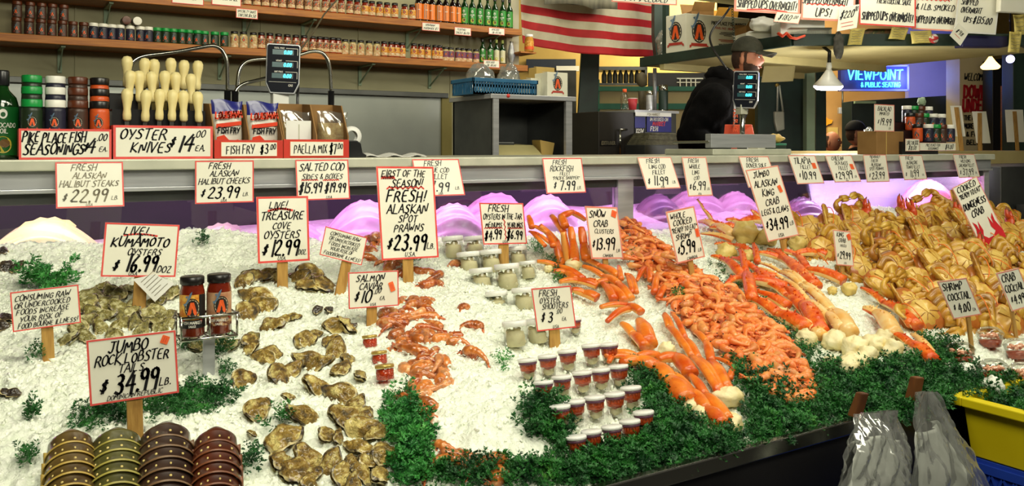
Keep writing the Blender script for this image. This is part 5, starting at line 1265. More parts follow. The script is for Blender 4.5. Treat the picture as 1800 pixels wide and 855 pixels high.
# hanging order cards
OC = 5.40
hang_card([(1292, -60), (1410, -52), (1405, 26), (1291, 20)], OC, [('SHIP', .5, .92, .1, .4), ('& CRAB LEGS', .5, .74, .12, .8), ('& SHARE COCKTAIL SAUCE', .52, .42, .14, .9), ('SHIPPED UPS OVERNIGHT!', .5, .18, .17, .9), ('(', .2, .8, .05)], 'leftmost large white order card hanging from the upper shelf', border=m_pink, bw=.05)
hang_card([(1364, 20), (1411, 24), (1402, 42), (1361, 38)], OC-.03, [('$180', .42, .5, .5, .6), ('.00', .82, .6, .3, .2)], 'small tag reading 180 dollars under the leftmost order card', border=m_pink, bw=.05)
hang_card([(1411, -60), (1506, -58), (1502, 40), (1408, 33)], OC, [('KING CRAB', .5, .84, .12, .8), ('CRABS COCKTAIL SAUCE', .5, .56, .13, .92), ('SHIPPED OVERNIGHT', .45, .37, .13, .86), ('~', .1, .8, .29), ('UPS!', .42, .15, .15, .3)], 'white order card ending in UPS right of the 180 dollar tag', border=m_pink, bw=.035)
hang_card([(1474, 14), (1513, 7), (1504, 49), (1473, 55)], OC-.03, [('$220', .45, .66, .3, .7), ('.00', .86, .82, .18, .2), ('~', .15, .75, .3), ('~', .2, .8, .15)], 'small tag reading 220 dollars', border=m_white)
hang_card([(1508, -60), (1612, -56), (1608, 50), (1512, 42)], OC, [('LOBSTER', .45, .9, .1, .5), ('2 LB. KING CRAB LEGS', .4, .72, .09, .6), ('LOBSTER TAIL', .5, .58, .09, .7), ('~', .2, .6, .53), ('FRESH COCKTAIL SAUCE', .62, .42, .08, .6), ('SHIPPED UPS OVERNIGHT!', .5, .16, .13, .9)], 'widest white order card in the middle of the row', border=m_inkr, bw=.025)
hang_card([(1609, -60), (1690, -58), (1680, 57), (1603, 50)], OC+.02, [('KING SALMON', .5, .88, .1, .86), ('6 LB. WHOLE', .5, .7, .1, .8), ('KING SALMON', .5, .54, .1, .86), ('~', .1, .8, .47), ('& 1 LB. SMOKED', .5, .36, .09, .86), ('SHIPPED UPS OVERNIGHT', .5, .16, .1, .92)], 'white order card for a whole salmon', border=m_pink, bw=.025)
hang_card([(1690, -60), (1764, -58), (1750, 62), (1677, 56)], OC-.02, [('CRAB FEAST', .5, .9, .08, .8), ('2 LARGE CRABS', .5, .76, .08, .84), ('1 LB. SMOKED SALMON', .5, .62, .08, .9), ('SHIPPED', .3, .46, .08, .4), ('OVERNIGHT', .36, .34, .08, .5), ('UPS', .3, .2, .08, .2), ('$135.00', .66, .2, .1, .46)], 'rightmost white order card with curled edge', border=m_white)
hang_card([(1686, 42), (1701, 55), (1690, 83), (1668, 60)], OC-.05, [('$98', .5, .6, .26, .7), ('~', .2, .7, .3)], 'small diamond shaped tag under the salmon order card', border=m_white)
pslab('poster_roll', [(1758, 20), (1830, 24), (1830, -60), (1762, -60)], 5.3, .05, m_card, 'pale curled poster at the top right corner', 'poster')
# black cable and chain from the upper shelf
mb = MB(); k = [hitD(x, y, D) for x, y, D in ((1284, 12, 5.7), (1272, 30, 5.7), (1254, 48, 5.65), (1246, 66, 5.6), (1252, 84, 5.55), (1264, 102, 5.5), (1278, 122, 5.45))]
for _ in range(2): k = [k[0]]+[q for i in range(1, len(k)) for q in (k[i-1].lerp(k[i], .5), k[i])]
for _ in range(3): k = [k[0]]+[(k[i-1]+k[i]*2+k[i+1])/4 for i in range(1, len(k)-1)]+[k[-1]]
mb.tube(k, .007, 8); tag(mb.build('power_cable', m_blk), 'black cable looping in front of the large white carton', 'cable')
mb = MB()
for i in range(16):
    P = hitD(1287+.3*i, 14+4.6*i, 5.75); M_ = Matrix.Translation(P)@Matrix.Rotation(PI/2*(i % 2), 4, 'Z')
    mb.tube([M_ @ Vector((.008*math.cos(a*PI/5), 0, .011*math.sin(a*PI/5))) for a in range(11)], .002, 5)
tag(mb.build('chain', m_green), 'thin dark chain hanging in front of the large white carton', 'chain')

# ------------------------------------------------------------------ far right: posts, neon, hall
pslab('green_board', [(1332, 512), (1418, 512), (1418, 60), (1332, 60)], 7.965, .1, m_green, 'dark green panel behind the man and the hanging paper', 'panel')
pslab('green_post', [(1418, 524), (1433, 524), (1433, 60), (1418, 60)], 7.6, .1, m_lgreen, 'pale green upright post under the overhead shelf', 'post')
pslab('green_post', [(1434, 514), (1454, 514), (1452, 60), (1434, 60)], 7.9, .1, m_green, 'dark green upright post right beside the pale green one', 'post')
mb = MB(); mb.grid(lambda u, v: hitD(1344+55*u-6*v, 109+36*v-2*u, 6.9)+FW*(.02*math.sin(4*u)), 10, 8); tag(mb.build('hanging_paper', m_beige, solid=.002), 'beige sheet of paper hanging under the overhead shelf behind the man', 'paper')
t = thing('cloth_bag', 'white cloth bag hanging by a long strap on the green panel', 'bag', hitD(1371, 225, 7.9)); off = Vector(t.location)
mb = MB(); mb.tube([hitD(1366, 196, 7.9), hitD(1367, 152, 7.92), hitD(1370, 150, 7.92), hitD(1376, 196, 7.9)], .012, 6, flat=.4); mb.build('strap', m_rail, t, off)
mb = MB(); mb.slab([hitD(1361, 196, 7.9), hitD(1379, 196, 7.9), hitD(1380, 228, 7.9), hitD(1366, 232, 7.9), hitD(1362, 215, 7.9)], FW*.05); mb.build('body', m_rail, t, off, bevel=.01)
MB().ball(hitD(1366, 150, 7.93), .02, 0, 10, 6).build('hook', m_gold, t, off)
mb = MB(); obox(mb, 1440, 1720, -60, 470, 12.0, .1); struct(mb.build('wall_tan', mat('tan_wall', (170, 130, 76), .7, c2=(150, 112, 62), ns=2))) 
mb = MB(); obox(mb, 1597, 1692, -40, 230, 11.6, .1); struct(mb.build('wall_blue_lit', mat('blue_lit_wall', (150, 150, 220), .7, c2=(140, 140, 210), ns=2)))  # blue neon light on this wall is put into its colour
point('neon_glow', hitD(1600, 135, 10.6), 34, (.22, .28, 1), .15)
t = thing('neon_sign', 'blue neon sign reading viewpoint and public seating', 'neon sign', hitD(1540, 160, 10.8)); off = Vector(t.location)
mb = MB(); obox(mb, 1478, 1598, 115, 160, 10.8, .1); mb.build('sign_board', mat('sign_navy', (24, 26, 74), .5, c2=(30, 32, 92), ns=4), t, off)
mb = MB()
for a, b, c, d in ((1478, 1598, 157, 160), (1478, 1598, 114, 117), (1595, 1598, 114, 160)): obox(mb, a, b, c, d, 10.78, .05)
mb.build('sign_frame', mat('sign_edge', (120, 120, 190), .5, c2=(110, 110, 170), ns=5), t, off)
A = hitD(1482, 158, 10.76); B = hitD(1594, 118, 10.76)
F = Face(A, RT*(B-A).dot(RT), (0, 0, B.z-A.z)); mb = MB(); write(mb, F, 'VIEWPOINT', .5, .66, .42, .9, 0, .11, 0, .02, 0, flat=True); write(mb, F, '& PUBLIC SEATING', .58, .22, .2, .62, 0, .14, 0, .02, 0, flat=True)
mb.build('neon_lettering', mat('neon_blue', (90, 220, 255), .4, emis=7, ecol=(30, 150, 255)), t, off, solid=.012)
pslab('dark_kiosk', [(1497, 470), (1668, 470), (1668, 168), (1600, 172), (1497, 178)], 10.0, .3, mat('kiosk_green', (30, 44, 44), .5, c2=(24, 36, 36), ns=4), 'dark green kiosk wall below the neon sign', 'kiosk')
mb = MB(); obox(mb, 1503, 1540, 178, 182, 9.95, .04); tag(mb.build('yellow_tube', m_lgreen), 'small pale tube on top of the dark kiosk', 'tube')
mb = MB(); P = hitD(1500, 190, 11.0); t = thing('conduit', 'thin grey conduit with a socket box on the tan wall', 'conduit', P)
MB().tube([hitD(1481, 160, 11.8), hitD(1481, 195, 11.8)], .012, 8).build('pipe', m_steel_d, t, P); mb = MB(); obox(mb, 1475, 1486, 189, 200, 11.8, .06); mb.build('socket_box', m_steel, t, P, bevel=.004)
pslab('yellow_fish_sign', [(1449, 212), (1452, 206), (1458, 210), (1464, 211), (1462, 217), (1456, 219), (1451, 222)], 11.97, .04, mat('fish_yellow', (226, 160, 30), .5, c2=(206, 140, 24), ns=8), 'yellow fish shaped cutout on the tan wall', 'decoration', 0)
mb = MB(); obox(mb, 1455, 1473, 224, 262, 11.98, .03); tag(mb.build('paper_notice', m_cream), 'cream paper notice on the tan wall behind the small head', 'notice')
# column with painted words
t = thing('painted_column', 'white column painted with welcome down under', 'column', hitD(1713, 290, 9.6)); off = Vector(t.location)
mb = MB(); obox(mb, 1687, 1741, 60, 470, 9.6, .3); mb.build('column_body', mat('column_cream', (214, 196, 150), .6, c2=(200, 182, 136), ns=2), t, off)
A = hitD(1687, 290, 9.59); B = hitD(1741, 110, 9.59); F = Face(A, RT*(B-A).dot(RT), (0, 0, B.z-A.z)); mb = MB()
write(mb, F, 'WELCOME', .5, .86, .07, .7, .3, .13, 0, .003, .02); write(mb, F, 'DOWN', .5, .715, .115, .76, 0, .2, 1, .003, 0, flat=True); write(mb, F, 'UNDER', .5, .58, .115, .8, 0, .2, 1, .003, 0, flat=True)
for i, (q, y) in enumerate((('THE MARKET', .46), ('MORE SHOPS', .38), ('& FOOD', .3), ('BELOW', .22))): write(mb, F, q, .5, y, .045, .72, 0, .2, 0, .003, 0, flat=True)
mb.build('painted_words', [m_ink, mat('column_red', (190, 30, 40), .5, c2=(176, 24, 34), ns=9)], t, off)
pslab('dark_doorway', [(1745, 480), (1850, 480), (1850, 90), (1745, 105)], 9.2, .2, m_black, 'dark opening to the right of the painted column', 'doorway')
pslab('wooden_upright', [(1768, 480), (1777, 480), (1777, 150), (1768, 150)], 9.0, .1, m_wood, 'brown timber upright in the dark opening', 'post')
pslab('green_post', [(1781, 480), (1840, 480), (1840, 70), (1781, 80)], 8.6, .2, m_green, 'broad dark green post at the right edge of the photo', 'post')
def lamp(P, r, m, label, em):
    t = thing('pendant_lamp', label, 'lamp', P)
    MB().lathe([(r*.16, .5*r*2.2), (r*.3, .4*r*2.2), (r*.55, .25*r*2), (r, .0)], 24, caps=False).build('shade', m, t, solid=.003)
    MB().lathe([(r*.98, 0), (r*.98, -.012), (r*.8, -r*.3), (0, -r*.36)], 24).build('bulb_face', em, t)
    MB().lathe([(r*.17, r*1.0), (r*.2, r*1.3), (r*.17, r*1.6), (0, r*1.62)], 16).build('socket', m_white, t)
    return t
em_w = mat('lamp_face', (255, 244, 255), .4, emis=14, ecol=(255, 238, 255)); em_y = mat('warm_lamp', (255, 210, 120), .4, emis=5, ecol=(255, 200, 110))
P = hitD(1456, 150, 5.6); t = lamp(P, .093, m_white, 'glowing white reflector lamp under the overhead shelf', em_w); t.rotation_euler = (.12, -.1, 0)
MB().tube([(0, 0, .13), (0, 0, .22), (.0, .05, ZS-P.z)], .012, 8).build('stem', m_blk, t)
point('reflector_light', P+Vector((0, 0, -.12)), 22, (1, .95, .9), .08)
P = hitD(1741, 117, 8.2); t = lamp(P, .085, em_y, 'warm glowing dome lamp beside the painted column', em_y); MB().tube([(0, 0, .1), (0, 0, 4.2-P.z)], .008, 6).build('stem', m_blk, t)
P = hitD(1776, 104, 7.6); t = thing('bulb_lamp', 'small bluish glowing bulb at the right edge under the shelf', 'lamp', P); MB().ball((0, 0, 0), .035, 0, 14, 9).build('bulb', mat('cool_bulb', (220, 210, 255), .4, emis=9, ecol=(200, 190, 255)), t); MB().tube([(0, 0, .03), (0, 0, 4.2-P.z)], .008, 6).build('stem', m_blk, t)

# ------------------------------------------------------------------ scale with pole, goods on the counter, right
Y = 3.02; P = hitY(1318, 265, Y)
t = thing('weighing_scale', 'low steel scale with a display on a pole in front of the man', 'scale', (P.x, Y, TOPZ))
MB().box((-.34, -.08, 0), (.22, .26, .03)).build('base', m_rail, t, bevel=.006)
x0 = hitY(1250, 250, Y-.06).x-P.x; x1 = hitY(1364, 250, Y-.06).x-P.x
MB().box((x0, -.06, .035), (x1, -.02, hitY(1310, 236, Y-.06).z-TOPZ)).build('steel_box', m_steel, t, bevel=.003)
MB().box((-.34, -.05, .058), (x0, .2, .07)).build('weighing_plate', m_chrome, t, bevel=.003)
MB().tube([(0, .05, .0), (0, .05, hitY(1316, 188, Y).z-TOPZ+.02)], .013, 12).build('pole', m_chrome, t)
MB().lathe([(.03, 0), (.028, .03), (.016, .06)], 14, o=(0, .05, .0)).build('pole_boot', m_blk, t)
Pz = hitY(1312, 190, Y).z; s = (hitY(1312, 124, Y).z-Pz)/.135
M_ = Matrix.Translation((-.015, .02, Pz-TOPZ))@Matrix.Rotation(face_cam((P.x, Y, 0))-.1, 4, 'Z')@Matrix.Rotation(.04, 4, 'Y')
scale_head(t, M_, s)
MB().box((-.03, .03, Pz-TOPZ-.03), (.02, .07, Pz-TOPZ+.02)).build('bracket', m_rail, t, bevel=.004)
P = hitY(1345, 262, 3.38); t = thing('carton_tray', 'white and red carton behind the pole scale', 'box', (P.x, 3.38, TOPZ)); MB().box((-.06, 0, 0), (.1, .1, .10)).build('carton', m_wbox, t, bevel=.003); F = Face((-.06, -.001, 0), (.16, 0, 0), (0, 0, .1)); mb = MB(); fpoly(mb, F, [(.02, .05), (.07, .05), (.06, .085), (.02, .09)], 0, .001); mb.build('red_print', m_inkr, t)
P = hitY(1374, 262, 3.3); t = thing('tin_box', 'green tin with a crumpled napkin heap right of the pole scale', 'tin', (P.x, 3.3, TOPZ)); MB().box((-.045, 0, 0), (.04, .09, .06)).build('tin_body', m_green, t, bevel=.004); MB().box((-.047, -.002, .05), (.042, .092, .062)).build('tin_lid', m_teal, t, bevel=.003)
crumple('napkin_heap', 'crumpled cream napkins on the green tin', (P.x-.01, 3.34, TOPZ+.062), .06, .035, .026, m_cream, 9, 'napkins')
# cards, box and spice stack at the right end
P = hitY(1541, 266, 2.84); w = hitY(1590, 266, 2.84).x-P.x; t = thing('cardboard_box', 'plain brown cardboard box under the bacalao card', 'box', (P.x, 2.84, TOPZ)); hh = hitY(1560, 231, 2.84).z-TOPZ
MB().box((0, 0, 0), (w*.97, .12, hh)).build('carton', m_cardboard, t, bevel=.003); MB().box((w*.33, -.001, 0), (w*.35, .0, hh)).build('tape_seam', m_cream, t)
def stand_card(q, Y, lines, label, **kw):
    TL, TR, BL = hitY(*q[0], Y), hitY(*q[1], Y), hitY(*q[3], Y); r = Vector((TR.x-TL.x, 0, 0)); u = Vector((0, 0, TL.z-BL.z)); t = thing('counter_card', label, 'sign', BL); F = Face(BL, r, u); card_parts(t, F, r, u, lines, border=m_pink, bw=.03, **kw)
stand_card([(1537, 183), (1572, 184), (1572, 231), (1537, 231)], 2.835, [('BACALAO', .5, .84, .16, .84), ('IMPORTED', .5, .66, .11, .7), ('$', .2, .36, .12, .14), ('19.99', .58, .36, .26, .6), ('EA', .76, .12, .08, .2)], 'upright bacalao price card on the cardboard box')
stand_card([(1592, 244), (1616, 245), (1616, 266), (1592, 266)], 2.80, [('SALT BLOCK', .5, .68, .3, .84), ('$18.00', .5, .26, .32, .8)], 'small square card left of the right hand seasonings card')
stand_card([(1617, 251), (1680, 251), (1680, 265), (1617, 265)], 2.80, [('PIKE PLACE FISH', .36, .72, .34, .64), ('SEASONINGS', .36, .26, .34, .6), ('$4.00', .82, .5, .6, .28)], 'wide low seasonings card under the stacked jars at the right')
step_rack(hitY(1586, 262, 2.82).x, .34, 'dark stepped riser under the spice jars at the right end', [(0, .06, .07), (.06, .12, .135), (.12, .18, .18)], 2.82, m_blk)
for k, (Y, zz, row_) in enumerate(((2.85, .0705, (('black', 1613), ('white', 1632), ('green', 1645), ('brown', 1656), ('white', 1670))), (2.91, .1355, (('black', 1600), ('brown', 1615), ('green', 1625), ('white', 1640), ('white', 1654))), (2.97, .1805, (('white', 1594), ('green', 1606), ('brown', 1618), ('white', 1631))))):
    for i, (c, px) in enumerate(row_):
        x = cx_at(px, Y); PS[c].put((x, Y, TOPZ+zz), RZ(face_cam((x, Y, 1.4), .2)), 1.0, f'{c} lidded spice jar, {ORD[i]} from the left on the {("front", "middle", "top")[k]} step at the right end', 'spice jars at the right end of the counter')
crumple('plastic_bag', 'crumpled pale plastic on the worktop left of the bacalao card', (hitY(1528, 262, 3.15).x, 3.15, TOPZ), .05, .05, .075, m_bag, 12)
crumple('parsley_sprig', 'green leafy label on top of the right hand spice jars', (hitY(1612, 182, 3.0).x, 2.97, TOPZ+.285), .03, .02, .025, m_lgreen, 14, 'label')
# neighbouring stall at the far right
mb = MB().box((5.12, 2.72, .05), (8.2, 3.35, 1.225)); o = mb.build('grey_cabinet', m_steel_d, bevel=.004); tag(o, 'plain grey cabinet past the right end of the counter', 'cabinet')
t = thing('market_table', 'cream topped neighbouring table at the right with upright sign backs', 'table', (7.0, 4.4, 0)); off = Vector(t.location)
MB().box((5.1, 3.42, 1.2), (9.2, 4.6, 1.315)).build('table_top', mat('butcher_paper', (224, 204, 140), .6, c2=(210, 188, 124), ns=3), t, off, bevel=.004)
MB().box((5.1, 3.42, .05), (9.2, 3.46, 1.2)).build('front_skirt', m_cream, t, off)
for x, y in ((5.2, 4.5), (9.1, 4.5)): MB().box((x-.03, y-.03, 0), (x+.03, y+.03, 1.2)).build('leg', m_steel_d, t, off)
for i, (q, b, lab) in enumerate([(((1670, 186), (1690, 186), (1697, 240), (1678, 240)), (1690, 262), 'leftmost'), (((1709, 196), (1733, 196), (1742, 252), (1716, 252)), (1722, 270), 'middle'), (((1767, 193), (1798, 193), (1802, 250), (1770, 250)), (1788, 275), 'rightmost')]):
    P = hitY(*b, 3.75+.1*i); P.z = 1.31; F, r, u, n = quadface(q, P, RT); t = thing('price_sign', f'{lab} of the three blank sign backs on stakes at the neighbouring table', 'sign', P)
    mb = MB(); mb.slab([F.O, F.O+r, F.O+r+u, F.O+u], n*-.003); mb.build('card', m_card, t, P)
    top = F.O+r*.5+u*.95; s_ = RT*.016; mb = MB(); mb.slab([P-s_+n*.002, P+s_+n*.002, top+s_+n*.002, top-s_+n*.002], n*.008); mb.build('stake', m_stake, t, P)
# ------------------------------------------------------------------ people
def skin_mesh(name, pts, edges, radii, m, parent, root=0, sub=2):
    me = bpy.data.meshes.new(name); me.from_pydata([tuple(p) for p in pts], edges, []); me.materials.append(m)
    o = bpy.data.objects.new(name, me); C.objects.link(o); o.parent = parent
    sk = o.modifiers.new('skin', 'SKIN'); sk.use_smooth_shade = True
    me.skin_vertices.new() if not me.skin_vertices else None
    for i, r in enumerate(radii):
        v = me.skin_vertices[0].data[i]; v.radius = r if isinstance(r, tuple) else (r, r); v.use_root = (i == root)
    s = o.modifiers.new('sub', 'SUBSURF'); s.levels = sub; s.render_levels = sub
    # freeze to a real mesh so that the shape stays as built
    dg = bpy.context.evaluated_depsgraph_get(); ev = o.evaluated_get(dg); nm = bpy.data.meshes.new_from_object(ev)
    o.modifiers.clear(); old = o.data; o.data = nm; bpy.data.meshes.remove(old)
    for p in nm.polygons: p.use_smooth = True
    return o
m_skin = mat('skin', (196, 132, 100), .5, c2=(180, 112, 84), ns=14, sss=.1)
m_hood = mat('black_hoodie', (5, 5, 6), .95, c2=(9, 8, 9), ns=30, bump=.2, bs=60, spec=.1)
m_cap = mat('olive_cap', (72, 72, 58), .8, c2=(60, 60, 48), ns=40)
m_beard = mat('brown_beard', (70, 44, 30), .9, c2=(52, 32, 22), ns=60)
def head_fn(d):
    """radial profile of a head, face toward +x"""
    k = 1.0
    f = max(0, d.x)
    k -= .10*max(0, -d.z)*(1-f)                       # narrower below at the back
    nose = math.exp(-((d.y/.16)**2+((d.z+.02)/.16)**2))*f
    k += .20*nose*(1 if d.z < .12 else .4)
    k -= .07*math.exp(-(((abs(d.y)-.34)/.13)**2+((d.z-.16)/.10)**2))*f   # eye sockets
    k += .05*math.exp(-((d.z-.30)/.08)**2)*f                                # brow
    k += .06*math.exp(-((d.y/.3)**2+((d.z+.62)/.12)**2))*f                 # chin
    k += .03*math.exp(-((d.y/.26)**2+((d.z+.36)/.07)**2))*f                # lips
    k -= .02*math.exp(-((d.y/.3)**2+((d.z+.48)/.05)**2))*f
    return k
def person(label, base, face, joints, cap, hood, apron=None, scale=1.0, beard=True, hw=1.0):
    """joints: dict of local points (x forward along face, y to the figure's left, z up)"""
    t = thing('person', label, 'person', base)
    t.rotation_euler.z = face
    J = joints
    names = ['pelvis', 'belly', 'chest', 'neck0', 'neck1', 'shL', 'elL', 'wrL', 'shR', 'elR', 'wrR', 'hipL', 'knL', 'anL', 'toL', 'hipR', 'knR', 'anR', 'toR']
    P = [Vector(J[n]) for n in names]
    rad = [(.15, .12), (.15, .12), (.17, .125), (.07, .07), (.055, .06), .075, .05, .03, .075, .05, .03, .1, .07, .045, .04, .1, .07, .045, .04]
    E = [(0, 1), (1, 2), (2, 3), (3, 4), (2, 5), (5, 6), (6, 7), (2, 8), (8, 9), (9, 10), (0, 11), (11, 12), (12, 13), (13, 14), (0, 15), (15, 16), (16, 17), (17, 18)]
    b = skin_mesh('body', P, E, [(tuple(q*(.95 if r[0] < .08 else .5) for q in r) if isinstance(r, tuple) else r*(.62 if r > .035 else .95)) for r in rad], m_skin, t)
    # head and hands joined into the body mesh
    mb = MB(); Hc = Vector(J['head']); hp = J.get('pitch', 0); M_ = Matrix.Translation(Hc)@Matrix.Rotation(J.get('yaw', 0), 4, 'Z')@Matrix.Rotation(hp, 4, 'Y')
    mb.ball((0, 0, 0), (.098, .077, .122), 0, 40, 28, head_fn, M_)
    for s in (-1, 1):
        mb.ball((-.008, s*.078, -.008), (.017, .009, .032), 0, 12, 8, lambda d: 1-.25*max(0, d.x), M_)
        w = Vector(J['wrL'] if s > 0 else J['wrR']); el = Vector(J['elL'] if s > 0 else J['elR']); d = (w-el).normalized(); side = d.cross(Vector((0, 0, 1))).normalized()
        mb.tube([w-d*.01, w+d*.03, w+d*.07, w+d*.095], [.026, .036, .04, .032], 10, flat=.5)
        for f_ in range(4):
            o_ = side*(.026-.0175*f_); L = (.07, .08, .075, .058)[f_]; a = w+d*.085+o_
            mb.tube([a, a+d*L*.4+Vector((0, 0, -.008)), a+d*L*.75+Vector((0, 0, -.024)), a+d*L*.9+Vector((0, 0, -.04))], [.0095, .0095, .0088, .006], 8)
        a = w+d*.03+side*.03*s; mb.tube([a, a+d*.03+side*.02*s, a+d*.06+side*.022*s+Vector((0, 0, -.012))], [.012, .011, .007], 8)
    me2 = bpy.data.meshes.new('tmp'); me2.from_pydata(mb.v, [], mb.f); 
    import bmesh
    bm = bmesh.new(); bm.from_mesh(b.data); bm.from_mesh(me2)
    for f in bm.faces: f.smooth = True
    bm.to_mesh(b.data); bm.free(); bpy.data.meshes.remove(me2)
    # eyes and mouth
    mb = MB()
    for s in (-1, 1): mb.ball((.082, s*.027, .020), (.010, .013, .008), 0, 10, 6, None, M_)
    mb.build('eyes', m_white, t)
    mb = MB()
    for s in (-1, 1): mb.ball((.0905, s*.027, .020), (.004, .005, .006), 0, 8, 6, None, M_); mb.ball((.088, s*.029, .036), (.010, .018, .004), 0, 8, 6, None, M_)
    mb.build('brows_and_pupils', m_beard, t)
    MB().ball((.092, 0, -.045), (.010, .024, .006), 0, 12, 6, None, M_).build('mouth', mat('lips', (160, 84, 74), .5, c2=(150, 76, 66), ns=20), t)
    if beard:
        mb = MB(); mb.ball((0, 0, 0), (.1005, .079, .1245), 0, 96, 64, head_fn, M_); q = MB()
        keep = [f for f in mb.f if (lambda c: (c.z < -.030-.4*max(0, c.x-.05) or (c.x < .022 and c.z < .04 and abs(c.y) > .05)) and c.x > .0 and not (c.x > .085 and -.058 < c.z < -.03))(M_.inverted() @ (sum((Vector(mb.v[i]) for i in f), Vector())/len(f)))]
        q.v = mb.v; q.f = keep; q.m = [0]*len(keep); q.s = [True]*len(keep); q.build('beard', m_beard, t)
    mb = MB(); mb.ball((-.002, 0, .004), (.1015, .0795, .122), 0, 96, 64, head_fn, M_); q = MB()
    keep = [f for f in mb.f if (lambda c: c.x < -.028+.25*max(0, c.z) and c.z < .07 and c.z > -.065)(M_.inverted() @ (sum((Vector(mb.v[i]) for i in f), Vector())/len(f)))]
    q.v = mb.v; q.f = keep; q.m = [0]*len(keep); q.s = [True]*len(keep); q.build('hair', m_beard, t)
    if cap:
        mb = MB(); mb.ball((-.006, 0, .060), (.103, .085, .096), 0, 36, 22, lambda d: 1 if d.z > -.05 else .98, M_); q = MB()
        keep = [f for f in mb.f if (M_.inverted() @ (sum((Vector(mb.v[i]) for i in f), Vector())/len(f))).z > .052]
        q.v = mb.v; q.f = keep; q.m = [0]*len(keep); q.s = [True]*len(keep); c_ = q.build('cap_crown', cap, t, solid=.004)
        mb = MB(); mb.grid(lambda u, v: M_ @ Vector((.075+.115*v*math.cos((u-.5)*2.3)**.6, (u-.5)*.165*(1-.1*v), .060-.012*v-.10*(u-.5)**2+.004)), 16, 8); mb.build('cap_brim', cap, c_, solid=.005)
    # hoodie: torso, hood collar and sleeves grown into one surface
    mb = MB(); V_ = lambda n: Vector(J[n]); q = [V_('pelvis'), V_('belly'), V_('chest'), V_('chest').lerp(V_('neck0'), .55), V_('neck0').lerp(V_('neck1'), .25)]
    k = []; kr = []; rr = [.185*hw, .20*hw, .225*hw, .19*hw, .085]
    for a_ in range(4):
        for b_ in range(5): k.append(q[a_].lerp(q[a_+1], b_/5)); kr.append(rr[a_]+(rr[a_+1]-rr[a_])*b_/5)
    k.append(q[4]); kr.append(rr[4])
    for _ in range(3): k = [k[0]]+[(k[i-1]+k[i]*2+k[i+1])/4 for i in range(1, len(k)-1)]+[k[-1]]
    mb.tube(k, kr, 24, 0, flat=.78, up=(1, 0, .2))
    for s_ in 'LR':
        sh, el, wr_ = V_('sh'+s_), V_('el'+s_), V_('wr'+s_); wr_ = wr_.lerp(el, .1); cc = V_('chest').lerp(V_('neck0'), .4)
        pa = [cc.lerp(sh, .4), sh, sh.lerp(el, .5), el, el.lerp(wr_, .5), wr_]
        mb.tube(pa, [.12*hw, .112*hw, .092*hw, .080, .066, .048], 16)
        mb.ball(sh, .112*hw, 0, 16, 10); mb.ball(el, .08, 0, 16, 10)
    hd_ = mb.build('hoodie', hood, t)
    rm = hd_.modifiers.new('fuse', 'REMESH'); rm.mode = 'VOXEL'; rm.voxel_size = .014; sm = hd_.modifiers.new('smooth', 'SMOOTH'); sm.iterations = 9; sm.factor = .6
    ev = hd_.evaluated_get(bpy.context.evaluated_depsgraph_get()); nm = bpy.data.meshes.new_from_object(ev); hd_.modifiers.clear(); old = hd_.data; hd_.data = nm; bpy.data.meshes.remove(old)
    for v in nm.vertices:
        w_ = .011*mnoise.noise(Vector((v.co.x*7, v.co.y*7, v.co.z*13)))+.006*mnoise.noise(v.co*19); v.co += v.normal*w_
    for f in nm.polygons: f.use_smooth = True
    # trousers
    tp = ['pelvis', 'hipL', 'knL', 'anL', 'hipR', 'knR', 'anR']
    skin_mesh('trousers', [Vector(J[n]) for n in tp], [(0, 1), (1, 2), (2, 3), (0, 4), (4, 5), (5, 6)], [(.17, .14), .125, .09, .07, .125, .09, .07], mat('dark_trousers', (30, 30, 36), .8, c2=(24, 24, 30), ns=20) if 'dark_trousers' not in bpy.data.materials else bpy.data.materials['dark_trousers'], t)
    return t
# stooping man: face along +RT (to the right in view), turned a little to the viewer
MD = 5.66; mpx = MD/FPX
face_ang = math.atan2(RT.y, RT.x)-.22
base = hitD(1290, 262, MD); base.z = .25
def L(px, py, back=0.0):
    """picture point at distance MD+back -> figure's local frame"""
    P = hitD(px, py, MD+back); d = P-base; c, s = math.cos(-face_ang), math.sin(-face_ang)
    return Vector((d.x*c-d.y*s, d.x*s+d.y*c, d.z))
J = dict(pelvis=L(1240, 285), belly=L(1238, 232), chest=L(1262, 186), neck0=L(1290, 142), neck1=L(1303, 125), head=L(1313, 105),
         shL=L(1256, 172, .16), elL=L(1262, 238, .22), wrL=L(1330, 270, .16), shR=L(1254, 182, -.2), elR=L(1209, 238, -.22), wrR=L(1292, 272, -.32),
         hipL=L(1250, 290, .1), knL=L(1262, 410, .1), anL=L(1250, 540, .1), toL=L(1280, 556, .1), hipR=L(1248, 290, -.1), knR=L(1258, 410, -.1), anR=L(1240, 540, -.1), toR=L(1272, 556, -.1), pitch=.10, yaw=-.32)
for k in ('anL', 'anR'): J[k].z = .09
for k in ('toL', 'toR'): J[k].z = .045
t = person('man in a black hoodie and olive cap bending over behind the pole scale', base, face_ang, J, m_cap, m_hood, hw=1.14)
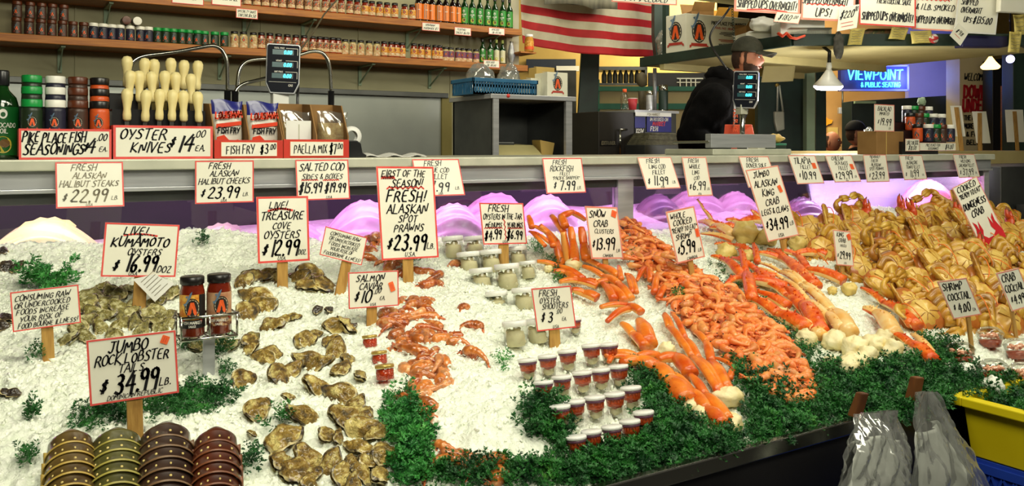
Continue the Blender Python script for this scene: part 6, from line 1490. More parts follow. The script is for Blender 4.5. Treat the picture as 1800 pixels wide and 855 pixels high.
# hood folded on the shoulders, orange apron bib and cord
q = MB(); a = L(1272, 142); q.ball((0, 0, 0), (.13, .15, .085), 0, 22, 12, lambda d: 1+.18*mnoise.noise(d*2.5), Matrix.Translation(a)@Matrix.Rotation(.5, 4, 'Y')); q.build('hood', m_hood, t)
mb = MB(); pts = [L(1274, 219, -.30), L(1322, 219, -.26), L(1331, 262, -.28), L(1270, 262, -.30)]
mb.slab(pts, Vector((0, .015, 0))); mb.build('apron', mat('orange_apron', (208, 74, 34), .5, c2=(190, 62, 28), ns=12), t, bevel=.004)
mb = MB(); mb.tube([L(1289, 150, -.22), L(1291, 190, -.28), L(1290, 225, -.31)], .006, 6); mb.build('drawstring', m_steel, t)
mb = MB(); F = Face(L(1287, 190, -.33), (0, 0, -.16), (.04, 0, 0)); F.n = Vector((0, -1, 0))
write(mb, F, 'PIKE PLACE', .5, .5, .6, .9, 0, .2, 0, .004, 0, flat=True); mb.build('chest_print', m_em[2], t)
# two visitors far behind
def stand(label, px, pyhead, D, face, cap, hood, ht):
    H = hitD(px, pyhead, D); b = Vector((H.x, H.y, 0)); s = H.z
    J = dict(pelvis=(0, 0, s*.56), belly=(.01, 0, s*.66), chest=(0, 0, s*.78), neck0=(0, 0, s*.885), neck1=(.01, 0, s*.93), head=(.02, 0, s),
             shL=(0, .18, s*.84), elL=(-.02, .24, s*.66), wrL=(.06, .23, s*.53), shR=(0, -.18, s*.84), elR=(-.02, -.24, s*.66), wrR=(.06, -.23, s*.53),
             hipL=(0, .09, s*.53), knL=(.02, .1, s*.29), anL=(0, .1, .08), toL=(.13, .11, .04), hipR=(0, -.09, s*.53), knR=(.02, -.1, s*.29), anR=(0, -.1, .08), toR=(.13, -.11, .04))
    return person(label, b, face, {k: (Vector(v) if isinstance(v, tuple) else v) for k, v in J.items()}, cap, hood, beard=False)
stand('small distant person in a dark cap and dark jacket looking right', 1501, 237, 9.2, face_ang, mat('navy_cap', (18, 20, 30), .8, c2=(24, 26, 38), ns=20), m_hood, 1.5)
stand('distant person with brown hair in front of the tan wall', 1459, 250, 9.9, face_ang-.4, None, mat('maroon_top', (96, 40, 36), .8, c2=(84, 34, 30), ns=20), 1.4)
# ------------------------------------------------------------------ seafood on the ice
def onbed(px, py, lift=0.0): return bed(px, py, lift)
def scale_at(P): return topx(P)[2]/FPX          # metres per pixel there
def rot_frame(zdir, spin):
    z = Vector(zdir).normalized(); q = z.to_track_quat('Z', 'Y').to_matrix(); return q @ RZ(spin)
UPS = Vector((0, -.22, 1)).normalized()          # normal of the ice slope
# rock lobster tails
m_lob = [mat('olive_tail', (104, 84, 44), .3, c2=(70, 52, 26), ns=26, coat=.9), mat('green_tail', (92, 90, 46), .3, c2=(64, 62, 30), ns=26, coat=.9),
         mat('dark_brown_tail', (66, 46, 34), .3, c2=(44, 28, 22), ns=26, coat=.9), mat('red_brown_tail', (92, 42, 22), .3, c2=(60, 26, 14), ns=26, coat=.9)]
m_band = [mat('yellow_band', (198, 170, 84), .35, c2=(170, 140, 60), ns=30), mat('lime_band', (182, 172, 84), .35, c2=(150, 140, 64), ns=30), mat('tan_band', (128, 98, 66), .35, c2=(104, 76, 50), ns=30), mat('rust_band', (132, 78, 46), .35, c2=(108, 60, 34), ns=30)]
m_spot = mat('pale_spot', (226, 206, 130), .4, c2=(210, 186, 110), ns=30)
for i, (px, pyt, wpx, nm) in enumerate([(126, 758, 76, 'olive striped leftmost'), (207, 757, 84, 'green tinted second'), (293, 747, 88, 'dark brown third'), (381, 755, 76, 'red brown rightmost')]):
    B0 = bed(px-2, 872); el = .62; hd = Vector((B0.x, B0.y, 0)).normalized(); d = hd*math.cos(el)+Vector((0, 0, math.sin(el))); Lt = .05
    while topx(B0+d*Lt+Vector((0, 0, .035)))[1] > pyt-34 and Lt < .3: Lt += .002
    P = B0+d*Lt; w = wpx*scale_at(P)/2*1.02; t = thing('lobster_tail', f'{nm} rock lobster tail in front of the lobster tails sign', 'lobster tail', P, 'rock lobster tails')
    t.rotation_euler = (el, 0, face_cam(P)); SG = max(.0185, (Lt+.03)/7.6)
    # local -Y runs down the slope toward the viewer; segments overlap like tiles
    for k in range(8):
        y0 = -k*SG; s0 = (.80, .92, .98, 1.0, 1.0, .97, .93, .88)[k]; hgt = w*1.0*s0
        mb = MB()
        def fn(u, v, y0=y0, s0=s0, k=k):
            a = PI*(u*1.10-.05); lip = .0035*v**3
            r0 = (w*s0+lip)*(.96+.04*v) if k else w*s0*math.sin(PI/2*min(1,v*.95+.05))**.7
            return Vector((-r0*math.cos(a), y0-SG*1.28*v+.012*math.sin(a)*0-.007*math.cos(a)**2, r0*math.sin(a)*.8+.002))
        mb.grid(fn, 26, 7)
        for j in range(26): mb.m[6*26+j] = 1
        if k:
            for a in (.75+.1*(k%3), 1.25, 1.75, 2.3-.1*(k%2)):
                r_ = w*s0*1.005; yy = y0-.016-.007*math.cos(a)**2; mb.ball((-r_*math.cos(a), yy, r_*math.sin(a)*.8+.002), (.0012+.0006*((i+k) % 2), .0020, .0010), 2, 7, 5)
            for s in (-1, 1):   # side spines
                mb.tube([(s*w*s0*.98, y0-.02, .004), (s*w*s0*1.1, y0-.034, -.004)], [.006, .001], 6, 1)
        mb.build('shell_segment', [m_lob[i], m_band[i], m_spot], t, solid=.0015)
    mb = MB(); mb.ball((0, -.085, .004), (w*.86, .085, w*.4), 0, 16, 8); mb.build('meat', mat('pale_meat', (222, 206, 176), .4, c2=(206, 186, 150), ns=20) if i == 0 else bpy.data.materials['pale_meat'], t)
    # fan at the far end
    mb = MB()
    for a in (-.9, -.45, 0, .45, .9):
        mb.slab([(w*.3*math.sin(a), -.20, .006), (w*.9*math.sin(a-.25), -.20-.06*math.cos(a), .002), (w*1.0*math.sin(a+.2), -.20-.06*math.cos(a), .002)], (0, 0, .002))
    mb.build('tail_fan', m_lob[i], t)

# oysters
def oyster_mesh(seed, L=1.0):
    r = random.Random(seed); ph = r.uniform(0, 6); tp = r.uniform(.12, .4); wd = r.uniform(.55, .78); cv = r.uniform(-.25, .25)
    def valve(up):
        mb = MB(); NA, NR = 30, 9; vs = []
        for i in range(NR+1):
            q = i/NR
            for j in range(NA):
                a = 2*PI*j/NA
                rr = q*(1+.06*math.sin(3*a+ph)+.05*math.sin(5*a+2*ph)+.045*mnoise.noise(Vector((math.cos(a)*2, math.sin(a)*2, seed))))
                x = rr*math.cos(a)*.5; y = rr*math.sin(a)*.5*wd*(1-tp*math.cos(a)); y += cv*(x*x-.1)
                dome = max(0, 1-q**2.4)
                fl = .05*((q*4.5+.8*mnoise.noise(Vector((x*5, y*5, seed+3)))) % 1.0)*(q > .15)
                rid = .06*mnoise.noise(Vector((a*2.2, q*2, seed+9)))*q
                wv = .035*math.sin(4*a+ph)*q*q
                z = (.15*dome*(1+.5*mnoise.noise(Vector((x*6, y*6, seed))))+fl+rid) if up else (-.16*dome-.018-.6*fl)
                vs.append((x, y, z+wv+.012*(1 if up else -1)))
        fs = []
        for i in range(NR):
            for j in range(NA):
                j2 = (j+1) % NA; f = (i*NA+j, (i+1)*NA+j, (i+1)*NA+j2, i*NA+j2); fs.append(f if up else f[::-1])
        mb.add(vs, fs, 0, True)
        for i in range(len(mb.f)):
            if i//NA == NR-1: mb.m[i] = 1
        return mb
    return valve(True), valve(False)
m_oy = mat('oyster_shell', (34, 26, 16), .45, c2=(150, 116, 36), c3=(238, 220, 138), ns=3.6, nd=8, pos=(.35, .50), bump=.9, bs=12, rand=[(96, 78, 30), (176, 146, 60), (58, 44, 30), (150, 120, 44), (196, 176, 100)], coat=.4, mixf=.72)
m_oyr = mat('oyster_rim', (206, 190, 136), .4, c2=(60, 46, 32), ns=4, nd=4, pos=(.4, .6), coat=.3)
m_kum = mat('small_oyster_shell', (46, 42, 22), .5, c2=(150, 138, 66), c3=(232, 226, 172), ns=4, nd=8, pos=(.34, .49), bump=.9, bs=12, rand=[(110, 104, 46), (164, 152, 76), (80, 72, 36), (196, 188, 120)], coat=.3, mixf=.72)
m_mus = mat('dark_shell', (30, 26, 26), .35, c2=(70, 58, 44), ns=5, coat=.3)
OYP = {}
def oyp(m, k):
    if (m.name, k) not in OYP:
        t = thing('oyster', 'x', 'oyster'); a, b = oyster_mesh(k*7+3)
        a.build('upper_shell', [m, m_oyr], t); b.build('lower_shell', [m, m_oyr], t); OYP[(m.name, k)] = Proto(t)
    return OYP[(m.name, k)]
def oyster(px, py, Lpx, ang, m, label, group, tiltx=None):
    P = bed(px, py+2); s = Lpx*scale_at(P)
    n = (UPS+Vector((rnd.uniform(-.7, .7), rnd.uniform(-1.1, .1), 0))).normalized()
    # ang: direction of the long axis in the picture (degrees, 0 right, 90 up)
    a = math.radians(ang); d = RT*math.cos(a)+(FW*.9+Vector((0, 0, .45)))*math.sin(a); d = (d-n*d.dot(n)).normalized(); y = n.cross(d)
    M_ = Matrix((d, y, n)).transposed()
    oyp(m, rnd.randint(0, 6)).put(P+n*(.05*s), M_, s, label, group)
tz = [((410,150),34,80),((475,195),38,170),((540,290),58,95),((690,115),28,30),((700,210),50,175),((840,160),50,85),((870,255),38,50),((960,290),34,80),((370,310),42,60),((600,400),26,50),((445,460),48,85),((740,350),52,170),((860,385),56,160),((665,490),54,170),((890,500),58,165),((990,490),40,100),((580,615),66,65),((975,555),56,5),((1060,580),42,20),((960,665),52,140),((700,720),62,150),((815,735),54,70),((1080,690),50,50),((640,780),64,120),((870,800),50,115),((970,790),46,90),((1060,800),48,80),((800,590),36,20),((850,600),30,90),((415,585),18,0),((620,260),40,60),((760,230),46,10),((900,210),34,60),((510,180),36,20),((940,440),40,60),((720,800),40,60),((1010,730),40,30),((920,740),44,110),((560,730),50,60),((700,840),46,80),((930,840),40,100)]
CELL = ['upper left', 'upper right', 'lower left', 'lower right']
for (zx, zy), L_, an in tz:
    px, py = 300+zx/2.8975, 560+zy/2.8975
    lab = 'large ridged yellow brown oyster in the front heap right of the lobster tails'
    oyster(px, py, L_*1.2, an+rnd.uniform(-12, 12), m_oy, lab, 'oysters in the front heap')
for zx, zy, L_, an in [(170,110,40,20),(60,150,30,70),(180,320,44,160),(90,470,36,60),(250,400,36,175),(350,610,36,150),(470,550,24,50),(590,515,18,0),(720,190,36,130),(870,180,42,150),(1030,610,36,30),(1120,620,34,160),(700,760,32,40),(820,690,16,0),(990,790,34,100),(110,770,34,80),(640,90,32,20),(370,110,22,80),(330,60,26,20),(740,60,40,30)]:
    oyster(420+zx/6, 470+zy/6, L_*1.45, an, m_oy, 'oyster scattered in the ice below the tall 12.99 oysters sign', 'oysters below the 12.99 oysters sign')
for zx, zy in ((950, 440), (1200, 620), (830, 440)):
    oyster(420+zx/6, 470+zy/6, 22, 60, m_mus, 'dark almost black shell poking out of the ice below the warning sign', 'dark shells in the ice')
for zx, zy in [(720,420),(640,480),(840,470),(920,440),(760,530),(830,560),(660,600),(750,620),(850,680),(700,700),(600,650),(520,740),(950,680),(1000,720),(1110,580),(1170,620),(1160,690),(1210,460),(1100,520),(560,560),(620,540),(900,600),(940,560),(800,760),(600,760),(690,520),(1060,660),(780,460),(1040,600),(480,790),(550,690)]:
    oyster(zx/4, 400+zy/4, rnd.uniform(36, 50), rnd.uniform(0, 180), m_kum, 'small greenish oyster in the heap under the 16.99 oysters sign', 'small oysters under the 16.99 oysters sign')
for zx, zy, L_ in [(1760,350,40),(1770,470,34),(1730,590,34),(1770,780,34),(1560,790,40),(1340,780,36),(1630,830,36),(1440,800,34),(1370,840,36)]:
    oyster(zx/4, 400+zy/4, L_, rnd.uniform(0, 180), m_kum, 'small oyster by the wire jar rack', 'oysters around the wire jar rack')
for zx, zy, L_ in [(40,270,30),(120,280,34),(20,160,24),(40,640,40),(10,690,30)]:
    oyster(zx/4, 400+zy/4, L_, rnd.uniform(0, 180), m_mus, 'dark shell at the far left edge of the ice', 'dark shells at the far left')
for px, py in ((12, 690), (24, 690)): oyster(px, py, 26, 10, m_mus, 'dark shell at the far left edge of the ice', 'dark shells at the far left')

# curled prawns / shrimp
def shrimp_proto(name, cat, mats, curl=2.6, thick=.16, seed=0):
    t = thing(name, 'x', cat)
    r = random.Random(seed); n = 27; path = []; rad = []
    for i in range(n+1):
        q = i/n; a = -curl/2+curl*q; R_ = 1/curl*(1.0+.10*q)
        path.append(Vector((R_*math.sin(a), 0, R_*(math.cos(a)-.75)))); 
        base_r = thick*(.72+.28*math.sin(PI*min(1, q*1.35+.12)))*(1-.62*q**2.2)
        if q < .12: base_r = thick*(.25+.55*q/.12)
        rad.append(base_r*((1.06, 1.0, .93)[i % 3] if q > .3 else 1.02))
    mb = MB(); mb.tube(path, rad, 10, 0, up=(0, 0, 1)); mb.build('body', mats[0], t)
    e = path[-1]; d = (path[-1]-path[-2]).normalized(); mb = MB()
    for s in (-.5, 0, .5): mb.tube([e, e+d*.08+Vector((0, s*.06, 0)), e+d*.19+Vector((0, s*.16, 0))], [.03, .045, .02], 6, flat=.3)
    mb.build('tail_fan', mats[1], t)
    h = path[0]; d = (path[0]-path[1]).normalized(); mb = MB()
    mb.tube([h, h+d*.10, h+d*.2+Vector((0, 0, .03))], [.07, .04, .006], 6)
    for s in (-1, 1): mb.ball(h+d*.05+Vector((0, s*.055, .05)), .026, 1, 6, 5)
    mb.build('head_tip', [mats[1], mats[2]], t)
    mb = MB()
    for k in range(6):
        p = path[6+2*k]; inn = (Vector((0, 0, -.25))-p).normalized()
        for s in (-1, 1): mb.tube([p+Vector((0, s*.05, 0)), p+inn*.16+Vector((0, s*.06, 0)), p+inn*.22+d*.05+Vector((0, s*.04, 0))], [.022, .014, .005], 4)
    for s in (-1, 1): mb.tube([h, h+d*.14+Vector((0, s*.1, .06)), h+d*.2+Vector((0, s*.2, -.02))], [.008, .006, .003], 4)
    mb.build('legs', mats[1], t); return Proto(t)
m_eye = mat('black_eye', (12, 10, 10), .2, c2=(20, 16, 16), ns=20)
m_shr = mat('cooked_shrimp', (226, 100, 36), .4, c2=(240, 166, 88), ns=4.5, nd=4, rand=[(238, 128, 50), (226, 100, 38), (242, 166, 92), (170, 130, 80), (240, 146, 70)], coat=.25)
m_shr2 = mat('cooked_shrimp_tail', (228, 104, 48), .4, c2=(240, 150, 90), ns=5)
m_pra = mat('spot_prawn', (120, 46, 18), .3, c2=(218, 116, 44), c3=(246, 206, 150), ns=6, nd=5, pos=(.38,.56), rand=[(186, 88, 34), (120, 48, 22), (232, 150, 70), (92, 46, 34), (240, 180, 120)], coat=.6)
m_pra2 = mat('spot_prawn_tail', (168, 70, 34), .35, c2=(214, 120, 70), ns=5, coat=.4)
SHR = [shrimp_proto('shrimp', 'shrimp', (m_shr, m_shr2, m_eye), c, th, i) for i, (c, th) in enumerate([(2.5, .165), (1.5, .145), (3.1, .175), (2.0, .155)])]
PRA = [shrimp_proto('prawn', 'prawn', (m_pra, m_pra2, m_eye), c, th, i+5) for i, (c, th) in enumerate([(2.4, .17), (1.4, .155), (3.0, .18)])]
def inside(p, poly):
    c = False; n = len(poly)
    for i in range(n):
        a, b = poly[i], poly[i-1]
        if (a[1] > p[1]) != (b[1] > p[1]) and p[0] < (b[0]-a[0])*(p[1]-a[1])/(b[1]-a[1])+a[0]: c = not c
    return c
def rand_rot(n, side=.9):
    """a curled prawn lying mostly on its side"""
    d = RZ(rnd.uniform(0, 2*PI)); t = RX(rnd.choice([-1, 1])*rnd.uniform(side, PI/2)); q = Vector(n).to_track_quat('Z', 'Y').to_matrix()
    return q @ d @ t
SP = [(1088, 392), (1112, 388), (1150, 420), (1185, 452), (1225, 478), (1262, 500), (1300, 520), (1340, 560), (1375, 592), (1400, 640), (1425, 668), (1420, 708), (1395, 712), (1340, 678), (1290, 630), (1262, 602), (1215, 578), (1196, 545), (1150, 490), (1120, 470), (1098, 450), (1090, 420)]
pts = []; tries = 0
while len(pts) < 285 and tries < 60000:
    tries += 1; p = (rnd.uniform(1085, 1428), rnd.uniform(385, 715))
    if not inside(p, SP): continue
    z_ = 1-(p[1]-385)/330*.25
    if any(abs(p[0]-q[0]) < 12.5 and abs(p[1]-q[1]) < 7.5 for q in pts): continue
    pts.append(p)
for i, p in enumerate(sorted(pts, key=lambda q: q[1])):
    P = bed(p[0], p[1], .008); s = rnd.uniform(.064, .086)
    SHR[rnd.randint(0, 3)].put(P+Vector((0, 0, rnd.uniform(0, .012))), rand_rot(UPS), s, ('orange cooked shrimp in the upper pile above the shrimp sign stake' if p[1] < 490 else 'orange cooked shrimp in the lower pile below the shrimp sign stake'), ('cooked shrimp in the upper pile' if p[1] < 490 else 'cooked shrimp in the lower pile'))
# bottom layer of the same pile nobody could count
mb = MB()
for k in range(420):
    while True:
        p = (rnd.uniform(1085, 1428), rnd.uniform(385, 715))
        if inside(p, SP): break
    P = bed(p[0], p[1], -.004); a = rnd.uniform(0, 2*PI); d = Vector((math.cos(a), math.sin(a), 0))*.028; n_ = Vector((-d.y, d.x, 0))*.35
    mb.tube([P-d+n_, P-d*.4-n_*.2+Vector((0, 0, .006)), P+d*.4-n_*.2+Vector((0, 0, .006)), P+d+n_], [.005, .011, .010, .004], 7)
tag(mb.build('shrimp_layer', mat('shaded_shrimp', (176, 78, 30), .45, c2=(206, 110, 56), ns=60)), 'bottom layer of cooked shrimp showing between those on top', 'shrimp', kind='stuff')  # darker colour stands for the shade between the shrimp on top
PL = [(630+x/3.888, 440+y/3.888) for x, y in [(490,165),(505,240),(310,365),(380,370),(460,350),(470,375),(400,430),(340,420),(210,435),(290,460),(230,510),(270,560),(400,600),(350,650),(520,605),(270,715),(430,760),(520,790),(370,830),(715,415),(765,520),(620,580),(690,640),(790,740),(610,795),(255,110),(450,400),(360,390),(320,440),(180,450),(240,480),(440,590),(380,690),(420,720),(480,770)]]
PL += [(450+x/3.978, 640+y/3.978) for x, y in [(1200,40),(1110,110),(1130,180),(1210,200),(1280,150),(1190,270),(1170,330),(1180,400),(1020,300),(1330,600),(1390,660),(1350,700),(1290,755),(1680,755),(1240,60),(1160,60),(1150,250),(1200,360),(1150,430),(1420,620),(1640,740),(1720,760)]]
PL += [(650, 455), (660, 432), (665, 415), (690, 470), (742, 478), (650, 420), (645, 440), (676, 462), (700, 476), (760, 490), (755, 500), (800, 470), (1145, 478)]
_mp = [(688, 535), (745, 520), (800, 590), (790, 690), (725, 700), (690, 600)]
for _ in range(26):
    while True:
        q = (rnd.uniform(685, 800), rnd.uniform(520, 700))
        if inside(q, _mp): break
    PL.append(q)
for px, py in PL:
    P = bed(px, py, rnd.uniform(-.016, -.002)); s = rnd.uniform(.072, .098)
    PRA[rnd.randint(0, 2)].put(P, rand_rot(UPS, .5), s, ('glossy red brown prawn between the tall prawns sign and the caviar sign' if py < 520 else 'red brown prawn half buried in the ice below the caviar sign' if py < 720 else 'red brown prawn by the parsley at the bottom of the middle strip'), f'spot prawns {"near the signs" if py < 520 else "in the middle strip" if py < 720 else "at the bottom"}')

# crabs
def leg_tube(mb, path, r, m=0, flat=.8, m2=None):
    k = []; P = [Vector(p) for p in path]
    for i in range(len(P)-1):
        for j in range(4): k.append(P[i].lerp(P[i+1], j/4))
    k.append(P[-1])
    for _ in range(2): k = [k[0]]+[(k[i-1]+k[i]*2+k[i+1])/4 for i in range(1, len(k)-1)]+[k[-1]]
    n = len(k); rr = [r*(1-.75*(i/(n-1))**1.6)*(1+.16*abs(math.sin(PI*(i/(n-1))*3))) for i in range(n)]
    mb.tube(k, rr, 9, m, flat=flat, mfun=(None if m2 is None else lambda u, v: m2 if v > .5 else m))
m_crt = mat('crab_top', (176, 92, 34), .4, c2=(206, 140, 60), ns=7, rand=[(176, 92, 34), (150, 82, 30), (196, 120, 44)], coat=.3)
m_crb = mat('crab_belly', (186, 132, 42), .4, c2=(232, 202, 112), ns=22, pos=(.4, .6), coat=.2, rand=[(228, 196, 104), (206, 160, 66), (220, 184, 92)])
m_crl = mat('crab_leg_yellow', (120, 68, 20), .4, c2=(196, 146, 42), c3=(226, 194, 92), ns=14, nd=5, pos=(.36, .52), rand=[(196, 146, 36), (156, 108, 28), (206, 164, 58), (168, 92, 30)], coat=.3, mixf=.7)
m_rub = mat('rubber_band', (240, 130, 40), .5, c2=(230, 116, 30), ns=20)
m_seam = mat('brown_seam', (130, 70, 26), .5, c2=(110, 56, 20), ns=20)
def crab_proto(v):
    t = thing('dungeness_crab', 'x', 'crab'); r = random.Random(v)
    mb = MB(); mb.ball((0, 0, -.006), (.080, .056, .026), 0, 26, 12, lambda d: 1+.10*max(0, -d.y)*abs(d.x)+.02*math.sin(9*math.atan2(d.y, d.x))*(abs(d.z) < .3))
    mb.build('carapace', m_crt, t)
    # pale belly with wedge shaped plates spreading from the apron
    mb = MB()
    mb.ball((0, .006, .002), (.054, .046, .024), 0, 26, 10, lambda d: 1+.05*math.cos(8*math.atan2(d.x, d.y)))
    mb.build('belly', m_crb, t)
    mb = MB(); mb.slab([(-.013, .044, .018), (.013, .044, .018), (.006, .012, .026), (0, -.004, .027), (-.006, .012, .026)], (0, 0, .003)); mb.build('apron_flap', m_crb, t, bevel=.001)
    mb = MB()
    for a in (-1.25, -.8, -.4, .4, .8, 1.25):
        mb.tube([Vector((.010*math.sin(a), .008+.010*math.cos(a)*-1, .0255)), Vector((.030*math.sin(a), .006-.022*math.cos(a), .0215)), Vector((.052*math.sin(a), .004-.036*math.cos(a), .0125))], [.0010, .0014, .001], 5)
    mb.build('belly_seams', m_seam, t)
    for s in (-1, 1):
        for k in range(4):   # walking legs folded over the belly
            y = .036-.021*k
            mb = MB(); leg_tube(mb, [(s*.046, y, .006), (s*(.078-.004*k), y+.012, .022), (s*(.092-.006*k), y+.000, .030), (s*(.088-.006*k), y-.024, .034), (s*(.066-.004*k), y-.040, .030)], .0135, 0, .62)
            mb.build('leg', m_crl, t)
        mb = MB(); leg_tube(mb, [(s*.046, -.034, .006), (s*.086, -.052, .014), (s*.080, -.080, .024), (s*.036, -.086, .034)], .0170, 0, .85)
        mb.tube([(s*.046, -.086, .032), (s*.022, -.086, .036), (s*-.004, -.078, .036)], [.016, .012, .003], 8); mb.tube([(s*.046, -.076, .034), (s*.024, -.070, .037), (s*.002, -.070, .036)], [.010, .008, .002], 8)
        mb.build('claw', [m_crl], t)
        mb = MB(); q = [(s*(.040+.0*a), 0, 0) for a in range(2)]
        mb.tube([(s*.058+.004*math.sin(a*PI/6), -.004+.056*math.cos(a*PI/6), .024+.028*math.sin(a*PI/6)) for a in range(13)], .0018, 5)
        if s == (1 if v % 2 else -1): mb.build('rubber_band', m_rub, t)
    return Proto(t)
CR = [crab_proto(i) for i in range(3)]
cr = []
for j, y in enumerate((383, 408, 434, 462, 492, 522, 548)):
    x0 = (1420, 1412, 1440, 1515, 1545, 1590, 1622)[j]; x1 = (1790, 1812, 1815, 1815, 1815, 1815, 1800)[j]
    x = x0
    while x < x1:
        cr.append((x+rnd.uniform(-6, 6), y+rnd.uniform(-6, 6)-(x-1600)*.02)); x += 47+j*4
cr += [(1500, 372), (1640, 368), (1760, 372), (1690, 360), (1795, 400), (1665, 540), (1770, 560)]
ROWN = ['farthest', 'second', 'third', 'fourth', 'fifth', 'front']
for x, y in cr:
    if 1640 < x < 1760 and y > 560: continue
    P = bed(x, y+8, .022); n = Vector((rnd.uniform(-.35, .35)-.25, -1.0-rnd.uniform(-.25, .5), rnd.uniform(.5, 1.0))).normalized()
    wh = 'rear rows against the glass' if y < 415 else 'middle rows' if y < 485 else 'front rows above the cocktail cups'
    CR[rnd.randint(0, 2)].put(P, rot_frame(n, 0) @ RZ(rnd.uniform(-.7, .7)+PI*(rnd.random() < .12)), rnd.uniform(1.0, 1.22), f'yellow cooked crab lying belly outward in the {wh}', f'crabs in the {wh}')
# separate raised claws at the back of the crab heap
m_clr = mat('red_claw', (214, 84, 34), .4, c2=(190, 62, 26), ns=7, coat=.3)
for px, py, an, lab in [(1583, 362, .3, 'red claw sticking up behind the crab heap, left one'), (1606, 368, -.2, 'red dark tipped claw right of the first upright claw'), (1684, 372, .2, 'red claw standing left of the leaning crab sign'), (1776, 385, .1, 'orange claw at the rear right beyond the leaning crab sign'), (1722, 432, .5, 'orange claw at the foot of the leaning crab sign'), (1520, 366, .5, 'brown claw raised at the back left of the crab heap')]:
    P = bed(px, py+16, .03); t = thing('crab_claw', lab, 'crab claw', P); M_ = Matrix.Rotation(an, 4, 'Y')@Matrix.Rotation(-.2, 4, 'X')
    mb = MB(); mb.tube([M_ @ Vector(p) for p in ((0, 0, -.03), (.002, 0, .0), (.004, 0, .03), (.004, 0, .055))], [.013, .021, .025, .021], 12, flat=.6); mb.ball(M_ @ Vector((.004, 0, .052)), (.02, .012, .014), 0, 12, 8); mb.build('palm', m_clr, t)
    for nm_, q_, r_ in (('fixed_finger', ((-.006, 0, .048), (-.014, 0, .07), (-.014, 0, .09), (-.006, 0, .108)), (.013, .011, .007, .002)), ('pincer', ((.016, 0, .046), (.024, 0, .066), (.020, 0, .086), (.006, 0, .102)), (.012, .009, .006, .002))):
        mb = MB(); mb.tube([M_ @ Vector(p) for p in q_], list(r_), 10, flat=.8, mfun=lambda u, v: 1 if u > .6 else 0); mb.build(nm_, [m_clr, m_seam], t)

# king crab legs, snow crab clusters
m_kr = mat('king_red', (214, 74, 10), .35, c2=(238, 116, 30), c3=(250, 190, 110), ns=34, nd=6, pos=(.38,.62), bump=.4, bs=90, coat=.12)
m_kc = mat('king_cream', (236, 178, 92), .4, c2=(240, 206, 140), ns=22, coat=.3)
m_so = mat('snow_orange', (206, 78, 14), .35, c2=(240, 140, 44), ns=16, nd=5, pos=(.36,.64), bump=.2, bs=70, coat=.25)
m_sy = mat('snow_pale', (240, 176, 84), .4, c2=(236, 150, 60), ns=14, coat=.3)
m_meat = mat('crab_meat', (240, 230, 188), .5, c2=(226, 206, 140), ns=16, bump=.35, bs=60)
def seg(a, b, ra, rb, m, par, off, spines=0, name='leg_segment', m2=None, bow=.06, up=None):
    d = b-a; n = 9; side = Vector((0, 0, 1)); path = [a.lerp(b, i/(n-1))+side*(d.length*bow*math.sin(PI*i/(n-1))) for i in range(n)]
    rad = [(ra+(rb-ra)*i/(n-1))*(.82+.22*math.sin(PI*min(1, i/(n-1)*1.0))) for i in range(n)]; rad[0] *= 1.08; rad[-1] *= 1.12
    mb = MB(); mb.tube(path, rad, 12, 0, flat=.82, up=(0, 0, 1), mfun=(lambda u, v: 1 if .55 < v < .98 else 0) if m2 else None)
    for k in range(spines):
        q = rnd.uniform(.08, .95); i = min(n-2, int(q*(n-1))); c = path[i]; a_ = rnd.uniform(-.3, PI+.3); t_ = (path[i+1]-path[i]).normalized(); B = t_.cross(Vector((0, 0, 1))).normalized(); N_ = B.cross(t_)
        o_ = B*math.cos(a_)+N_*math.sin(a_); mb.tube([c+o_*rad[i]*.75, c+o_*(rad[i]*1.0+rnd.uniform(.0015, .0055))+t_*.002], [.0034, .0005], 5)
    return mb.build(name, [m, m2 or m], par, off)
def crab_leg(pts, r0, label, m, m2, spines=10, cat='crab leg', name='king_crab_leg', lift=.02, group=None, tip=.35, parent=None):
    P = [bed(x, y, lift) for x, y in pts]
    t = parent or thing(name, label, cat, P[0], group); off = Vector(t.location); n = len(P)-1
    for i in range(n):
        ra = r0*(tip+(1-tip)*i/n); rb = r0*(tip+(1-tip)*(i+1)/n)
        seg(P[i], P[i+1], ra, rb, m, t, off, spines if (P[i+1]-P[i]).length > .04 else 2, 'leg_segment', m2)
    return t
def Z3(l): return [(1250+x/3.2875, 420+y/3.2875) for x, y in l]
def Z2(l): return [(1150+x/4.273, 330+y/4.273) for x, y in l]
